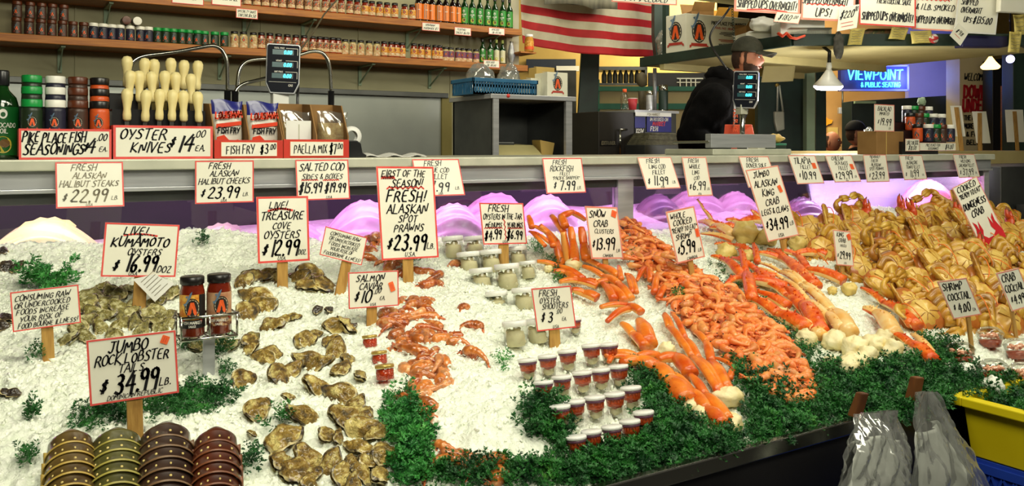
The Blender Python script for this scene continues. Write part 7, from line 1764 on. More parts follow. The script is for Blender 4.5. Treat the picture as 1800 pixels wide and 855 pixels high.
K = [(Z3([(0, 100), (60, 115), (185, 225)]), .020, 'king crab leg bending from the shrimp sign to the pile center', 0),
     (Z3([(20, 30), (130, 38), (220, 68)]), .016, 'short king crab leg lying across the top of the pile', 0),
     (Z3([(270, 80), (400, 112), (530, 225), (600, 275)]), .030, 'thick king crab leg running from below the king crab sign stake', 0),
     (Z3([(240, 30), (268, 135)]), .014, 'short upright orange claw tip in the middle of the king crab', 0),
     (Z3([(165, 62), (200, 200), (235, 350)]), .022, 'king crab leg pointing steeply downward on the left of the pile', 0),
     (Z3([(90, 262), (170, 232), (435, 282)]), .026, 'thick spiny king crab leg lying across the left half of the pile', 0),
     (Z3([(430, 282), (525, 375), (630, 540)]), .030, 'thick red king crab leg reaching down to the white crab meat', 0),
     (Z3([(205, 292), (252, 352), (390, 440), (550, 522)]), .029, 'long king crab leg along the parsley on the lower left', 0),
     (Z3([(250, 305), (445, 392)]), .024, 'king crab leg partly hidden under the crossing legs', 0),
     (Z3([(240, 205), (370, 222)]), .020, 'king crab leg stub in the middle behind the crossing legs', 0),
     (Z3([(282, 140), (400, 192), (520, 270), (700, 430)]), .016, 'slender cream and orange king crab leg down the middle', 1),
     (Z3([(250, 165), (420, 235), (560, 360), (690, 480)]), .015, 'slender pale king crab leg next to the thick red one', 1),
     (Z3([(480, 90), (560, 180), (765, 242)]), .026, 'king crab leg lying to the left of the king crab pieces sign', 0),
     (Z3([(480, 95), (600, 72), (665, 92)]), .020, 'rough red king crab piece behind the pieces sign', 0),
     (Z3([(585, 310), (700, 425), (800, 540)]), .030, 'thick cream sided king crab leg at the right of the main pile', 1),
     (Z3([(640, 430), (760, 525)]), .026, 'short yellow king crab piece by the white crab meat', 1),
     (Z3([(870, 285), (1000, 372), (1195, 505)]), .022, 'king crab leg under clear wrap at the right of the meat', 0),
     (Z3([(1010, 372), (1160, 495)]), .020, 'second wrapped king crab leg beside the crab heap', 0),
     (Z3([(880, 400), (960, 430), (1060, 560)]), .030, 'dark ended king crab piece right of the white meat', 1),
     (Z3([(1045, 545), (1150, 605), (1285, 705)]), .024, 'lowest king crab piece reaching the parsley on the right', 0),
     (Z3([(1160, 552), (1270, 665)]), .018, 'small yellowish king crab claw by the parsley on the right', 1),
     (Z2([(322, 88), (372, 165), (432, 245)]), .011, 'thin king crab leg sticking up in front of the glass', 0),
     (Z2([(340, 255), (450, 290), (585, 352)]), .028, 'thick king crab leg behind the whole shrimp sign', 1),
     (Z2([(350, 255), (520, 290), (600, 300)]), .024, 'rough red king crab leg at the back of the pile', 0),
     (Z2([(545, 240), (640, 262), (800, 245)]), .026, 'king crab leg along the glass left of the tall crab sign', 0),
     (Z2([(730, 170), (790, 235)]), .018, 'orange king crab piece at the left edge of the tall crab sign', 0),
     (Z2([(350, 345), (590, 395)]), .018, 'pale underside of a king crab leg below the back row', 1),
     (Z2([(900, 470), (1060, 500), (1200, 490)]), .022, 'king crab leg to the right of the tall crab sign stake', 0)]
K += [(Z3([(330, 60), (470, 150), (560, 250)]), .022, 'red king crab leg half under the thick one below the tall sign', 0), (Z3([(120, 110), (260, 180), (330, 250)]), .022, 'red king crab leg crossing behind the steep left one', 0),
      (Z3([(300, 250), (440, 330), (560, 440)]), .022, 'red king crab leg running under the slender cream legs', 0), (Z3([(420, 180), (540, 260), (660, 380)]), .020, 'orange king crab leg between the slender cream ones', 1),
      (Z3([(380, 400), (500, 470), (640, 560)]), .022, 'pale king crab leg just above the white meat', 1), (Z2([(420, 300), (560, 330), (700, 330)]), .022, 'red king crab leg lying low at the back behind the cream body pieces', 0)]
for pts, r, lab, kind in K: crab_leg(pts, r*1.02, lab, m_kr if kind == 0 else m_kc, m_kc if kind == 0 else m_kr, 10)
def lump(px, py, rpx, label, m=m_meat, sq=.8, name='crab_meat_piece'):
    P = bed(px, py+rpx*.3, .0); r = rpx*scale_at(P); sd = rnd.uniform(0, 50)
    mb = MB(); mb.ball((0, 0, r*sq*.5), (r, r*.9, r*sq), 0, 24, 16, lambda d: 1+.32*mnoise.noise(d*1.8+Vector((sd, 0, 0)))+.16*mnoise.noise(d*4.5+Vector((0, sd, 0)))+.06*mnoise.noise(d*11)); o = mb.build(name, m); o.location = P
    return tag(o, label, 'crab meat', 'lumps of king crab meat')
for (x, y), r, w in zip(Z3([(550, 585), (715, 600), (830, 640), (830, 725), (940, 620), (1040, 645), (790, 745), (900, 690), (690, 720), (1000, 580)]), (20, 23, 26, 24, 22, 22, 24, 22, 14, 18), ('left below the long leg', 'round one below the red leg', 'middle', 'lower middle', 'right of the middle', 'right end', 'lower left', 'lower right', 'orange shelled side', 'upper right')):
    lump(x, y, r, f'cream lump of king crab meat in the white heap, {w}')
for (x, y), r, w in [((1311, 412), 24, 'big cream crab body piece behind the crossing legs'), ((1347, 420), 20, 'cream crab body piece left of the tall crab sign stake'), ((1402, 432), 18, 'cream crab body piece right of the tall crab sign stake'), ((1493, 510), 14, 'cream crab body piece below the pieces sign'), ((1463, 512), 9, 'small cream crab lump left of the piece below the pieces sign'), ((1277, 445), 18, 'pale speckled crab body piece at the left under the top leg'), ((1318, 452), 14, 'pale crab body piece under the upright claw tip')]:
    lump(x, y, r, w, mat('crab_body_cream', (224, 200, 120), .45, c2=(206, 176, 88), ns=20, bump=.3, bs=60) if 'crab_body_cream' not in bpy.data.materials else bpy.data.materials['crab_body_cream'])
# snow crab
def Z1(l): return [(900+x/4.276, 330+y/4.276) for x, y in l]
def Z7(l): return [(1050+x/3.419, 520+y/3.419) for x, y in l]
def cluster(label, legs, hub, hubr, m=m_so, m2=m_sy, lift=.02, rk=.9, lifts=None, meat=m_meat):
    P = bed(*hub); t = thing('snow_crab_cluster', label, 'crab cluster', P); off = Vector(t.location)
    for k, (pts, r) in enumerate(legs):
        crab_leg(pts, r*rk, None, m, m2, 0, lift=lift if lifts is None else lifts[k], tip=.6, parent=t)
    r = hubr*scale_at(P); sd = rnd.uniform(0, 50)
    mb = MB(); mb.ball((0, 0, r*.3), (r, r*.8, r*.6), 0, 20, 14, lambda d: 1+.3*mnoise.noise(d*2+Vector((sd, 0, 0)))+.15*mnoise.noise(d*6)); mb.build('shoulder_meat', meat, t)
    return t
def up_cluster(label, legs, hub, hubr):
    """legs that stand up out of the ice: joints kept on an upright plane through the hub"""
    P = bed(*hub); t = thing('snow_crab_cluster', label, 'crab cluster', P); off = Vector(t.location); n = Vector((-.25, -.95, .0)).normalized()
    for pts, r in legs:
        Q = [hitP(x, y, P+Vector((0, .05*j, 0))+Vector((0, rnd.uniform(-.02, .04), 0)), n) for j, (x, y) in enumerate(pts[::-1])][::-1]; k = len(Q)-1
        for i in range(k): seg(Q[i], Q[i+1], r*(.7+.3*i/k), r*(.7+.3*(i+1)/k), m_so, t, off, 0, 'leg_segment', m_sy, bow=.02)
    r = hubr*scale_at(P); mb = MB(); mb.ball((0, 0, r*.3), (r, r*.8, r*.7), 0, 20, 14, lambda d: 1+.3*mnoise.noise(d*2)+.15*mnoise.noise(d*6)); mb.build('shoulder_meat', m_meat, t)
    return t
up_cluster('snow crab cluster standing upright with legs arching over, left of its sign', [(Z1([(210, 285), (330, 400), (372, 580)]), .017), (Z1([(300, 215), (385, 330), (420, 570)]), .016), (Z1([(440, 300), (455, 400), (475, 560)]), .017), (Z1([(545, 240), (450, 185), (370, 220), (400, 290)]), .016), (Z1([(520, 300), (540, 430), (560, 535)]), .019), (Z1([(140, 330), (250, 440)]), .009), (Z1([(130, 330), (200, 350), (300, 430)]), .008), (Z1([(170, 290), (270, 340), (310, 440)]), .012), (Z1([(125, 215), (150, 300)]), .012), (Z1([(590, 330), (600, 440), (590, 540)]), .014)], (1008, 470), 16)
cluster('snow crab cluster spread below the upright one with legs pointing left', [(Z1([(190, 555), (350, 592), (540, 690)]), .016), (Z1([(310, 628), (400, 640), (480, 695)]), .017), (Z1([(360, 708), (490, 700), (640, 740)]), .018), (Z1([(535, 592), (690, 670), (800, 725)]), .017), (Z1([(550, 545), (660, 590), (800, 665)]), .018), (Z1([(450, 770), (540, 795), (640, 830)]), .022), (Z1([(570, 690), (640, 715), (720, 700)]), .014)], (1052, 500), 12)
cluster('four snow crab legs fanned side by side below the snow crab sign', [(Z1([(680, 720), (765, 840)]), .018), (Z1([(735, 735), (845, 850)]), .018), (Z1([(780, 710), (895, 835)]), .017), (Z1([(800, 590), (820, 690)]), .012)], (1080, 495), 10)
cluster('small snow crab claw standing in the ice right of the fanned legs', [(Z1([(845, 655), (890, 660), (935, 790)]), .011), (Z1([(860, 660), (905, 790)]), .010)], (1104, 486), 6)
cluster('single bent snow crab legs in the shrimp pile under its sign', [(Z1([(940, 700), (1000, 600)]), .012), (Z1([(1020, 600), (1040, 700)]), .012), ([(1156, 480), (1150, 515)], .014), ([(1176, 495), (1158, 524)], .014), ([(1162, 483), (1202, 488)], .012)], (1150, 484), 8)
cluster('forked snow crab claw lying alone on the ice', [(Z7([(20, 70), (180, 60), (262, 98)]), .017), (Z7([(60, 155), (185, 80)]), .016)], (1120, 545), 5)
cluster('snow crab leg and red claw pair sunk in the ice', [(Z7([(150, 170), (215, 235), (285, 305)]), .019), (Z7([(255, 155), (310, 290)]), .030)], (1138, 612), 6)
cluster('big orange snow crab cluster with claws to the left beside the shooter cups', [(Z7([(55, 365), (120, 340), (240, 368), (360, 360)]), .016), (Z7([(70, 400), (90, 365), (235, 385)]), .012), (Z7([(150, 405), (240, 392), (350, 430)]), .026), (Z7([(350, 425), (440, 520), (540, 640)]), .036), (Z7([(365, 385), (470, 372), (560, 470)]), .026), (Z7([(440, 470), (560, 575), (660, 690), (755, 775)]), .022), (Z7([(560, 480), (650, 600), (790, 750)]), .018)], Z7([(570, 690)])[0], 24)
cluster('long legged snow crab cluster ending in white meat at the parsley', [(Z7([(405, 110), (460, 230), (570, 370), (735, 590)]), .014), (Z7([(450, 110), (530, 260), (610, 380), (745, 575)]), .014), (Z7([(590, 220), (655, 280), (685, 400), (785, 560)]), .017), (Z7([(615, 250), (660, 290)]), .010), (Z7([(700, 375), (825, 430), (795, 500)]), .010), (Z7([(400, 120), (430, 190), (520, 300)]), .014)], Z7([(785, 640)])[0], 30)
for (x, y), r, w in [(Z7([(815, 775)])[0], 20, 'ragged white crab meat lump lowest at the parsley under the long legs'), (Z7([(640, 730)])[0], 20, 'white crab meat lump between the two big snow crab clusters'), (Z7([(420, 330)])[0], 16, 'pale speckled crab crumb heap on the ice above the big claws'), ((965, 473), 9, 'white rounded ice like lump left of the snow crab legs')]: lump(x, y, r, w)
# ------------------------------------------------------------------ jars and cups standing in the ice
LEAN = RX(-.17)
m_oyin = mat('shucked_oyster', (216, 204, 150), .4, c2=(242, 234, 200), c3=(120, 112, 66), ns=40, bump=.3, bs=80)
def oyster_jar():
    t = thing('oyster_jar', 'x', 'jar')      # unit: lid radius 1
    MB().lathe([(.86, 0), (.92, .06), (.92, 1.55), (.84, 1.72), (.84, 1.80)], 22, caps=False).build('glass_body', m_gjar, t)
    mb = MB()
    for k in range(16):
        a = rnd.uniform(0, 2*PI); q = rnd.uniform(.2, .56); sd = rnd.uniform(0, 40)
        mb.ball((q*math.cos(a), q*math.sin(a), .22+.085*k), (rnd.uniform(.24, .34), rnd.uniform(.22, .3), rnd.uniform(.16, .26)), 0, 10, 7, lambda d: 1+.2*mnoise.noise(d*3+Vector((sd, 0, 0))))
    mb.lathe([(.5, .03), (.74, .1), (.76, .8), (.7, 1.2), (0, 1.45)], 14); mb.build('oysters', m_oyin, t)
    MB().lathe([(.96, 1.62), (1.0, 1.64), (1.0, 2.0), (.94, 2.06), (0, 2.07)], 26).build('lid', m_white, t); return Proto(t)
PJ = oyster_jar()
def put_jar(P_, px, py, wpx, hu, sink, label, group, lean=LEAN):
    """lid top centre at (px, py), lid width wpx; hu body height in lid radii"""
    h = hu*wpx/2*.95
    P = bed(px+.16*h, py+h-sink); s = wpx/2*scale_at(P)
    P_.put(P-UPS*(sink*scale_at(P)*1.0), lean @ RZ(face_cam(P, .3)), s, label, group)
JL = ['leftmost jar of oysters in the back row, beside the tall prawns sign', 'second jar of oysters in the back row', 'left jar of oysters in the second row', 'middle jar of oysters left of the two price sign stake', 'jar of oysters right of the two price sign stake', 'left jar of oysters in the third row', 'tallest looking jar of oysters in the middle of the third row', 'glassy jar of oysters at the right of the third row', 'jar of oysters sunk to its lid left of the shooters sign', 'jar of oysters just behind the upper left corner of the shooters sign', 'front left jar of oysters above the shooter cups', 'jar of oysters half hidden by the shooters sign']
for (px, py, w, sk), lab in zip([(793, 418, 38, 6), (831, 418, 37, 10), (821, 446, 41, 14), (860, 442, 40, 10), (908, 436, 34, 10), (844, 475, 42, 20), (888, 467, 45, 8), (925, 461, 30, 2), (872, 516, 40, 24), (918, 509, 42, 12), (901, 568, 44, 2), (940, 564, 42, 4)], JL):
    put_jar(PJ, px, py, w, 2.05, sk, lab, None)
t = thing('shooter_cup', 'x', 'cup')
MB().lathe([(.62, 0), (.66, .05), (.90, 1.9), (.92, 1.95)], 22, caps=False).lathe([(.62, .02), (0, .04)], 22, caps=False).build('clear_cup', m_cup, t)
m_cock = mat('cocktail_sauce', (156, 42, 14), .3, c2=(196, 84, 36), ns=5, nd=5, coat=.4)
mb = MB(); mb.lathe([(.70, .95), (.80, 1.0), (.88, 1.86), (0, 1.88)], 18); mb.ball((.1, -.2, .95), (.56, .5, .3), 0, 14, 8); mb.build('cocktail_sauce', m_cock, t)
mb = MB(); mb.ball((0, 0, .55), (.56, .54, .44), 0, 16, 10, lambda d: 1+.25*mnoise.noise(d*2.3)); mb.ball((.25, -.3, .8), (.3, .3, .26), 0, 12, 8); mb.build('oyster', m_oyin, t)
MB().lathe([(.97, 1.84), (1.0, 1.86), (1.0, 2.06), (.95, 2.12), (0, 2.13)], 26).build('lid', m_white, t)
MB().lathe([(.925, 1.62), (.935, 1.64), (.95, 1.86), (.93, 1.86)], 22, caps=False).build('lid_shadow_band', mat('rim_shadow', (112, 70, 92), .4, c2=(96, 58, 80), ns=9), t)  # mauve band: shadow under the lid rim put in as colour
PC = Proto(t)
rows = [('back row', [(925, 634), (960, 627), (995, 618), (1037, 608), (1068, 606)], 35), ('second row', [(953, 673), (985, 664), (1021, 656), (1053, 651), (1085, 645)], 36),
        ('third row', [(982, 716), (1008, 707), (1043, 700), (1078, 694), (1107, 683)], 38), ('front row', [(1010, 770), (1037, 760), (1073, 752), (1105, 742), (1129, 726)], 38)]
for rn, pts_, w in rows:
    for i, (px, py) in enumerate(pts_):
        put_jar(PC, px, py, w, 2.13, 2 if rn != 'front row' else 0, f'{ORD[i]} oyster shooter cup from the left in the {rn} of cups', 'oyster shooter cups')
P = bed(1012, 588); PC.put(P, LEAN, .020, 'single shooter cup just behind the shooters sign stake')
t = thing('caviar_jar', 'x', 'jar')
MB().lathe([(.84, 0), (.94, .08), (.94, 1.2), (.86, 1.32)], 22, caps=False).build('glass_body', m_gjar, t)
mb = MB(); mb.lathe([(.7, .05), (.86, .12), (.87, 1.1), (0, 1.15)], 18)
for k in range(150):
    a = rnd.uniform(0, 2*PI); z = rnd.uniform(.12, 1.05); mb.ball((.84*math.cos(a), .84*math.sin(a), z), .085, 0, 6, 4)
mb.build('salmon_roe', mat('salmon_roe', (204, 44, 16), .2, c2=(228, 84, 36), ns=4, coat=.6), t)
MB().lathe([(.96, 1.24), (1.0, 1.26), (1.0, 1.5), (.93, 1.58), (0, 1.57)], 26).build('lid', m_gold, t); PV = Proto(t)
for (px, py, w, sk), lab in zip([(648, 590, 27, 8), (665, 618, 28, 10), (673, 641, 34, 0)], ['uppermost caviar jar with a gold lid, sunk in the ice', 'middle caviar jar with a gold lid', 'lowest caviar jar with a gold lid and bright red roe']):
    put_jar(PV, px, py, w, 1.7, sk, lab, None)
# wire rack with two sauce jars
P = bed(367, 655); D = topx(P)[2]; sc = D/FPX; YR = P.y
t = thing('wire_jar_rack', 'grey wire rack on a flat metal post holding two sauce jars in the ice', 'rack', P); off = Vector(t.location)
n = Vector((0, -1, 0)); zb = hitY(367, 590, YR).z; ztp = hitY(367, 552, YR).z; xl = hitY(314, 575, YR).x; xr = hitY(411, 570, YR).x; dp = (xr-xl)*.48
mb = MB(); mb.box((P.x-10*sc, YR-.002, P.z-.03), (P.x+10*sc, YR+.002, zb)); mb.build('post', m_steel, t, off)
mb = MB()
for z in (zb, ztp):
    mb.tube([(xl, YR-dp/2, z), (xr, YR-dp/2, z), (xr, YR+dp/2, z), (xl, YR+dp/2, z), (xl, YR-dp/2, z)], .003, 8)
for x in (xl, (xl+xr)/2, xr):
    for y in (-dp/2, dp/2): mb.tube([(x, YR+y, zb), (x, YR+y, ztp)], .0024, 8)
for i in range(7): x = xl+(xr-xl)*i/6; mb.tube([(x, YR-dp/2, zb), (x, YR+dp/2, zb)], .002, 6)
mb.build('wire_basket', m_chrome, t, off)
for px, ptop, nm, lm, lm2 in ((338, 486, 'left', m_lab_yel, m_black), (385, 482, 'right', mat('brick_label', (206, 170, 130), .5, c2=(176, 120, 86), ns=40), m_lab_red)):
    x = hitY(px, 540, YR).x; r = 20.5*sc; h = hitY(px, ptop, YR).z-zb-.004
    t = thing('sauce_jar', f'{nm} sauce jar with black lid standing in the wire rack', 'jar', (x, YR, zb+.003)); 
    MB().lathe([(r*.88, 0), (r, r*.15), (r, h*.76), (r*.88, h*.86), (r*.88, h*.9)], 24).build('glass_body', mat('dark_red_sauce', (96, 22, 10), .15, c2=(130, 44, 20), ns=30, coat=.7) if 'dark_red_sauce' not in bpy.data.materials else bpy.data.materials['dark_red_sauce'], t)
    MB().lathe([(r*.95, h*.88), (r*.98, h*.89), (r*.98, h), (r*.9, h*1.012), (0, h*1.012)], 24).build('lid', m_cap_blk, t)
    mb = MB(); wrap_patch(mb, r+.0006, -1.7, 1.7, h*.16, h*.72, 0, 24); wrap_patch(mb, r+.001, -1.7, 1.7, h*.16, h*.30, 1, 24)
    if nm == 'left': wrap_patch(mb, r+.001, .55, 1.7, h*.3, h*.72, 1, 12)
    else:
        F = Wrap(r+.001, h*.3, r*3.2, h*.42)
        for k in range(5): stroke(mb, F, [(.0+r*.1, F.H*(.1+.2*k)), (r*1.5, F.H*(.1+.2*k))], .0012, 2, .0002, flat=True)
    F = Wrap(r+.0012, h*.16, r*3.4, h*.56); emblem(mb, F, r*1.7+(0 if nm == 'left' else r*.2), h*.34, h*.27, .0004, 3)
    write(mb, F, 'FISH MARKET', .5, .17, .08, .5, 0, .18, 8, .001, 0, flat=True); write(mb, F, 'SAUCE', .5, .06, .06, .3, 0, .18, 8, .001, 0, flat=True)
    mb.build('paper_label', [lm, lm2, m_lab_red]+m_em+[m_inkw], t); t.rotation_euler.z = face_cam(t.location)
# shrimp cocktail cups at the right
t = thing('cocktail_cup', 'x', 'cup')
MB().lathe([(.72, 0), (.76, .04), (1.0, 1.0), (1.04, 1.03)], 22, caps=False).build('clear_cup', m_cup, t)
MB().lathe([(.70, .03), (.84, .55), (0, .6)], 18).build('red_sauce', m_cock, t)
mb = MB()
for k in range(22):
    a = rnd.uniform(0, 2*PI); q = rnd.uniform(0, .66); c = Vector((q*math.cos(a), q*math.sin(a), .72+.25*rnd.random())); d = Vector((math.cos(a*3), math.sin(a*3), .2))*.2; mb.tube([c-d, c-d*.3+Vector((0, 0, .08)), c+d*.3+Vector((0, 0, .08)), c+d], [.07, .13, .12, .04], 7)
mb.build('pink_shrimp', mat('pink_shrimp', (230, 150, 120), .4, c2=(240, 190, 160), ns=9, coat=.3), t)
MB().lathe([(1.05, 1.0), (1.06, 1.06), (.92, 1.3), (.6, 1.55), (0, 1.62)], 22, caps=False).build('dome_lid', m_cup, t); PK2 = Proto(t)
for (px, py, w), lab in zip([(1690, 626, 50), (1748, 656, 50), (1742, 596, 46), (1790, 616, 46), (1800, 660, 48)], ['leftmost cocktail cup with pink shrimp under a clear dome', 'front cocktail cup with red sauce at its base', 'rear cocktail cup behind the shrimp cocktail stake', 'right hand cocktail cup beside the crab cocktail stake', 'cocktail cup cut by the right edge near the yellow bin']):
    P = bed(px, py+14); PK2.put(P, RX(-.1) @ RZ(rnd.uniform(0, 6)), w/2*scale_at(P)*.95, lab)
for (px, py, r), w in zip([(1668, 650, 11), (1700, 655, 16), (1745, 685, 20)], ['small block', 'larger block', 'front block']): lump(px, py, r, f'clear white ice {w} below the cocktail cups', m_ice, .9, 'ice_block'); C.objects[-1]['category'] = 'ice'; del C.objects[-1]['group']

# ------------------------------------------------------------------ parsley garnish
m_par = mat('parsley_green', (14, 66, 28), .5, c2=(46, 120, 44), c3=(92, 160, 62), ns=22, nd=3)
m_parl = mat('parsley_light', (30, 104, 44), .5, c2=(70, 156, 66), c3=(110, 186, 90), ns=22, nd=3)
def frond(seed):
    r = random.Random(seed); vs = []; fs = []
    def leaf(c, d, s):
        up = Vector((r.uniform(-.6, .6), r.uniform(-.6, .6), 1)).normalized(); d = d.normalized(); sd = d.cross(up).normalized(); b = len(vs)
        w = s*.34
        vs.extend([c, c+d*s*.45+sd*w+up*s*.1, c+d*s*.62+sd*w*.35, c+d*s*1.05+up*s*.16, c+d*s*.62-sd*w*.35, c+d*s*.45-sd*w+up*s*.1, c+d*s*.5-up*s*.05])
        fs.extend([(b, b+1, b+2, b+6), (b+6, b+2, b+3, b+4), (b, b+6, b+4, b+5)])
    def stem(a, c, w):
        d = (c-a); s = d.orthogonal().normalized()*w; b = len(vs); vs.extend([a-s, a+s, c+s*.6, c-s*.6]); fs.append((b, b+1, b+2, b+3))
    p = Vector((0, 0, 0)); d = Vector((0, 0, 1)); n = 5
    for i in range(n):
        q = p+d*.2; stem(p, q, .008); p = q
        d = (d+Vector((r.uniform(-.35, .35), r.uniform(-.35, .35), -.02))).normalized()
        for s in (-1, 1, .2):
            a = r.uniform(0, 2*PI); bd = (Vector((math.cos(a), math.sin(a), .45))).normalized(); L = .30*(1-.13*i); e = p+bd*L; stem(p, e, .005)
            for k in range(4):
                c = p.lerp(e, .4+.2*k); ld = (bd+Vector((r.uniform(-1, 1), r.uniform(-1, 1), r.uniform(-.3, .7)))*.8); leaf(c, ld, r.uniform(.10, .19))
    return np.array([tuple(v) for v in vs]), fs
FR = [frond(i) for i in range(9)]
def parsley(name, label, pts3, sizes, m, kind=None, lean=.6, group=None):
    V = []; Fs = []; b = 0
    for P, s in zip(pts3, sizes):
        v, f = FR[rnd.randint(0, 8)]
        M_ = np.array(RZ(rnd.uniform(0, 2*PI)) @ RX(rnd.uniform(-1, 1)*lean*1.3)); T_ = np.array(RX(rnd.uniform(.1, .9)*lean))
        w = (v*s)@M_.T@T_.T+np.array(P); V.append(w); Fs += [tuple(i+b for i in q) for q in f]; b += len(v)
    V = np.concatenate(V); me = bpy.data.meshes.new(name); me.from_pydata(V.tolist(), [], Fs); me.materials.append(m); me.update()
    o = bpy.data.objects.new(name, me); C.objects.link(o); return tag(o, label, 'garnish', group, kind)
def poly_pts(poly, per):
    xs = [p[0] for p in poly]; ys = [p[1] for p in poly]; area = abs(sum(poly[i-1][0]*poly[i][1]-poly[i][0]*poly[i-1][1] for i in range(len(poly))))/2
    n = int(area/per); out = []
    while len(out) < n:
        p = (rnd.uniform(min(xs), max(xs)), rnd.uniform(min(ys), max(ys)))
        if inside(p, poly): out.append((p[0]+rnd.gauss(0, 7), p[1]+rnd.gauss(0, 5)))
    return out
def patch(poly, per, s, label, m=m_par, lift=-.016, kind='stuff'):
    pp = poly_pts(poly, per); P3 = [bed(x, y, lift) for x, y in pp]
    for p in P3: p.y = max(p.y, YF-.03)
    return parsley('parsley_garnish', label, P3, [s*rnd.uniform(.7, 1.2) for _ in pp], m, kind)
S_ = .046
patch([(1098, 655), (1150, 668), (1178, 705), (1202, 752), (1250, 778), (1300, 784), (1325, 775), (1310, 800), (1180, 828), (1060, 858), (985, 858), (1005, 818), (1125, 785), (1140, 735)], 26, S_, 'dense dark green parsley around the right of the shooter cups')
patch([(1290, 665), (1330, 650), (1400, 715), (1440, 690), (1445, 640), (1500, 668), (1580, 640), (1640, 640), (1700, 700), (1690, 725), (1640, 752), (1500, 745), (1330, 796), (1312, 772), (1318, 720)], 26, S_, 'thick parsley border along the front lip of the display')
patch([(1262, 505), (1300, 500), (1345, 555), (1400, 600), (1440, 650), (1425, 668), (1385, 605), (1320, 545)], 30, S_*.8, 'line of parsley between the shrimp and the king crab')
patch([(1610, 600), (1665, 610), (1700, 660), (1800, 690), (1800, 725), (1700, 705), (1640, 650)], 26, S_, 'parsley under the cocktail cups at the right')
patch([(1330, 470), (1335, 440), (1300, 455), (1250, 470), (1270, 500), (1300, 505)], 70, S_*.7, 'dark parsley left of the king crab legs')
patch([(915, 725), (955, 700), (985, 735), (1003, 785), (975, 800), (935, 775)], 26, S_*.9, 'parsley patch left of the front shooter cups', kind=None)
patch([(686, 722), (704, 702), (722, 735), (752, 768), (740, 800), (752, 832), (735, 858), (694, 858), (704, 810), (684, 775)], 26, S_*.95, 'bright parsley patch between the big oysters and the prawns', m_parl, kind=None)
patch([(735, 838), (860, 822), (1010, 818), (1000, 860), (735, 860)], 42, S_*.8, 'parsley along the lower edge of the photo under the ice mound', kind=None)
patch([(130, 748), (200, 705), (330, 688), (385, 690), (388, 720), (340, 742), (260, 742), (180, 760)], 34, S_*.75, 'parsley bank behind the four lobster tails', kind=None)
for (px, py, r_, k, m, lab) in [(55, 735, 14, 9, m_par, 'small parsley clump at the left of the lobster tails'), (40, 812, 12, 8, m_par, 'parsley clump at the lower left corner'), (445, 815, 20, 12, m_par, 'parsley clump left of the lowest oysters'), (492, 745, 14, 8, m_par, 'parsley tuft beside the upright oyster'), (985, 535, 16, 16, m_parl, 'parsley tuft right of the shooters sign'), (940, 440, 20, 16, m_parl, 'parsley tuft behind the right jar of the second row'), (970, 462, 14, 12, m_par, 'parsley tuft at the foot of the upright snow crab'), (980, 490, 14, 10, m_par, 'parsley tuft beside the spread snow crab legs'), (1108, 456, 12, 12, m_par, 'dark parsley tuft at the left edge of the shrimp'), (1190, 528, 16, 14, m_par, 'parsley tuft under the bent snow crab legs'), (1292, 655, 22, 18, m_par, 'parsley tuft at the lower left of the shrimp pile'), (330, 615, 16, 10, m_par, 'parsley tuft left of the rack post'), (385, 620, 18, 14, m_par, 'parsley tuft right of the rack post'), (400, 660, 12, 8, m_par, 'parsley tuft beside the leftmost big oyster'), (885, 640, 14, 8, m_parl, 'parsley tuft left of the back row of cups'), (355, 430, 14, 7, m_par, 'parsley sprig on the ice at the glass'), (1480, 462, 18, 16, m_parl, 'parsley tuft beside the king crab pieces sign'), (720, 462, 12, 8, m_par, 'dark parsley behind the tall prawns sign'), (400, 700, 18, 10, m_par, 'flattened parsley right of the lobster sign'), (60, 625, 16, 8, m_par, 'dark parsley below the warning sign at the left')]:
    pp = [(px+rnd.gauss(0, r_*.5), py+rnd.gauss(0, r_*.35)) for _ in range(k)]
    parsley('parsley_bunch', lab, [bed(x, y, -.006) for x, y in pp], [S_*rnd.uniform(.6, .9)]*k, m)
pp = [(75+rnd.gauss(0, 16), 508+rnd.gauss(0, 8)) for _ in range(34)]
parsley('parsley_bunch', 'bright upright bunch of parsley at the left behind the warning sign', [bed(x, y, -.005) for x, y in pp], [.062*rnd.uniform(.8, 1.15) for _ in pp], m_parl, lean=.5)

# ------------------------------------------------------------------ yellow bin, blue crate, pegs and plastic bags at the lower right
m_yel = mat('yellow_bin', (226, 206, 22), .4, c2=(212, 190, 16), ns=4); m_blu = mat('blue_crate', (34, 66, 170), .4, c2=(28, 56, 150), ns=4)
a = hitD(1668, 694, 2.10); XL = a.x; YB2 = min(a.y, YF-.025); ZR = a.z; YN = YB2-.42; XR2 = XL+.5; ZB_ = ZR-.145
t = thing('plastic_bin', 'shallow yellow plastic bin with a wide rim beside the display', 'bin', (XL+.25, (YB2+YN)/2, ZB_)); off = Vector(t.location)
def tub(x0, x1, y0, y1, z0, z1, ins, th):
    mb = MB(); o0 = [(x0+ins, y0+ins, z0), (x1-ins, y0+ins, z0), (x1-ins, y1-ins, z0), (x0+ins, y1-ins, z0)]; o1 = [(x0, y0, z1), (x1, y0, z1), (x1, y1, z1), (x0, y1, z1)]
    i1 = [(x0+th, y0+th, z1), (x1-th, y0+th, z1), (x1-th, y1-th, z1), (x0+th, y1-th, z1)]; i0 = [(x0+ins+th, y0+ins+th, z0+th), (x1-ins-th, y0+ins+th, z0+th), (x1-ins-th, y1-ins-th, z0+th), (x0+ins+th, y1-ins-th, z0+th)]
    v = o0+o1+i1+i0; f = [(3, 2, 1, 0), (12, 13, 14, 15)]
    for k in range(4):
        j = (k+1) % 4; f += [(k, j, 4+j, 4+k), (4+k, 4+j, 8+j, 8+k), (8+k, 8+j, 12+j, 12+k)]
    return mb.add(v, f)
tub(XL+.022, XR2-.022, YN+.022, YB2-.022, ZB_, ZR-.01, .014, .006).build('tub', m_yel, t, off, bevel=.002)
mb = MB()
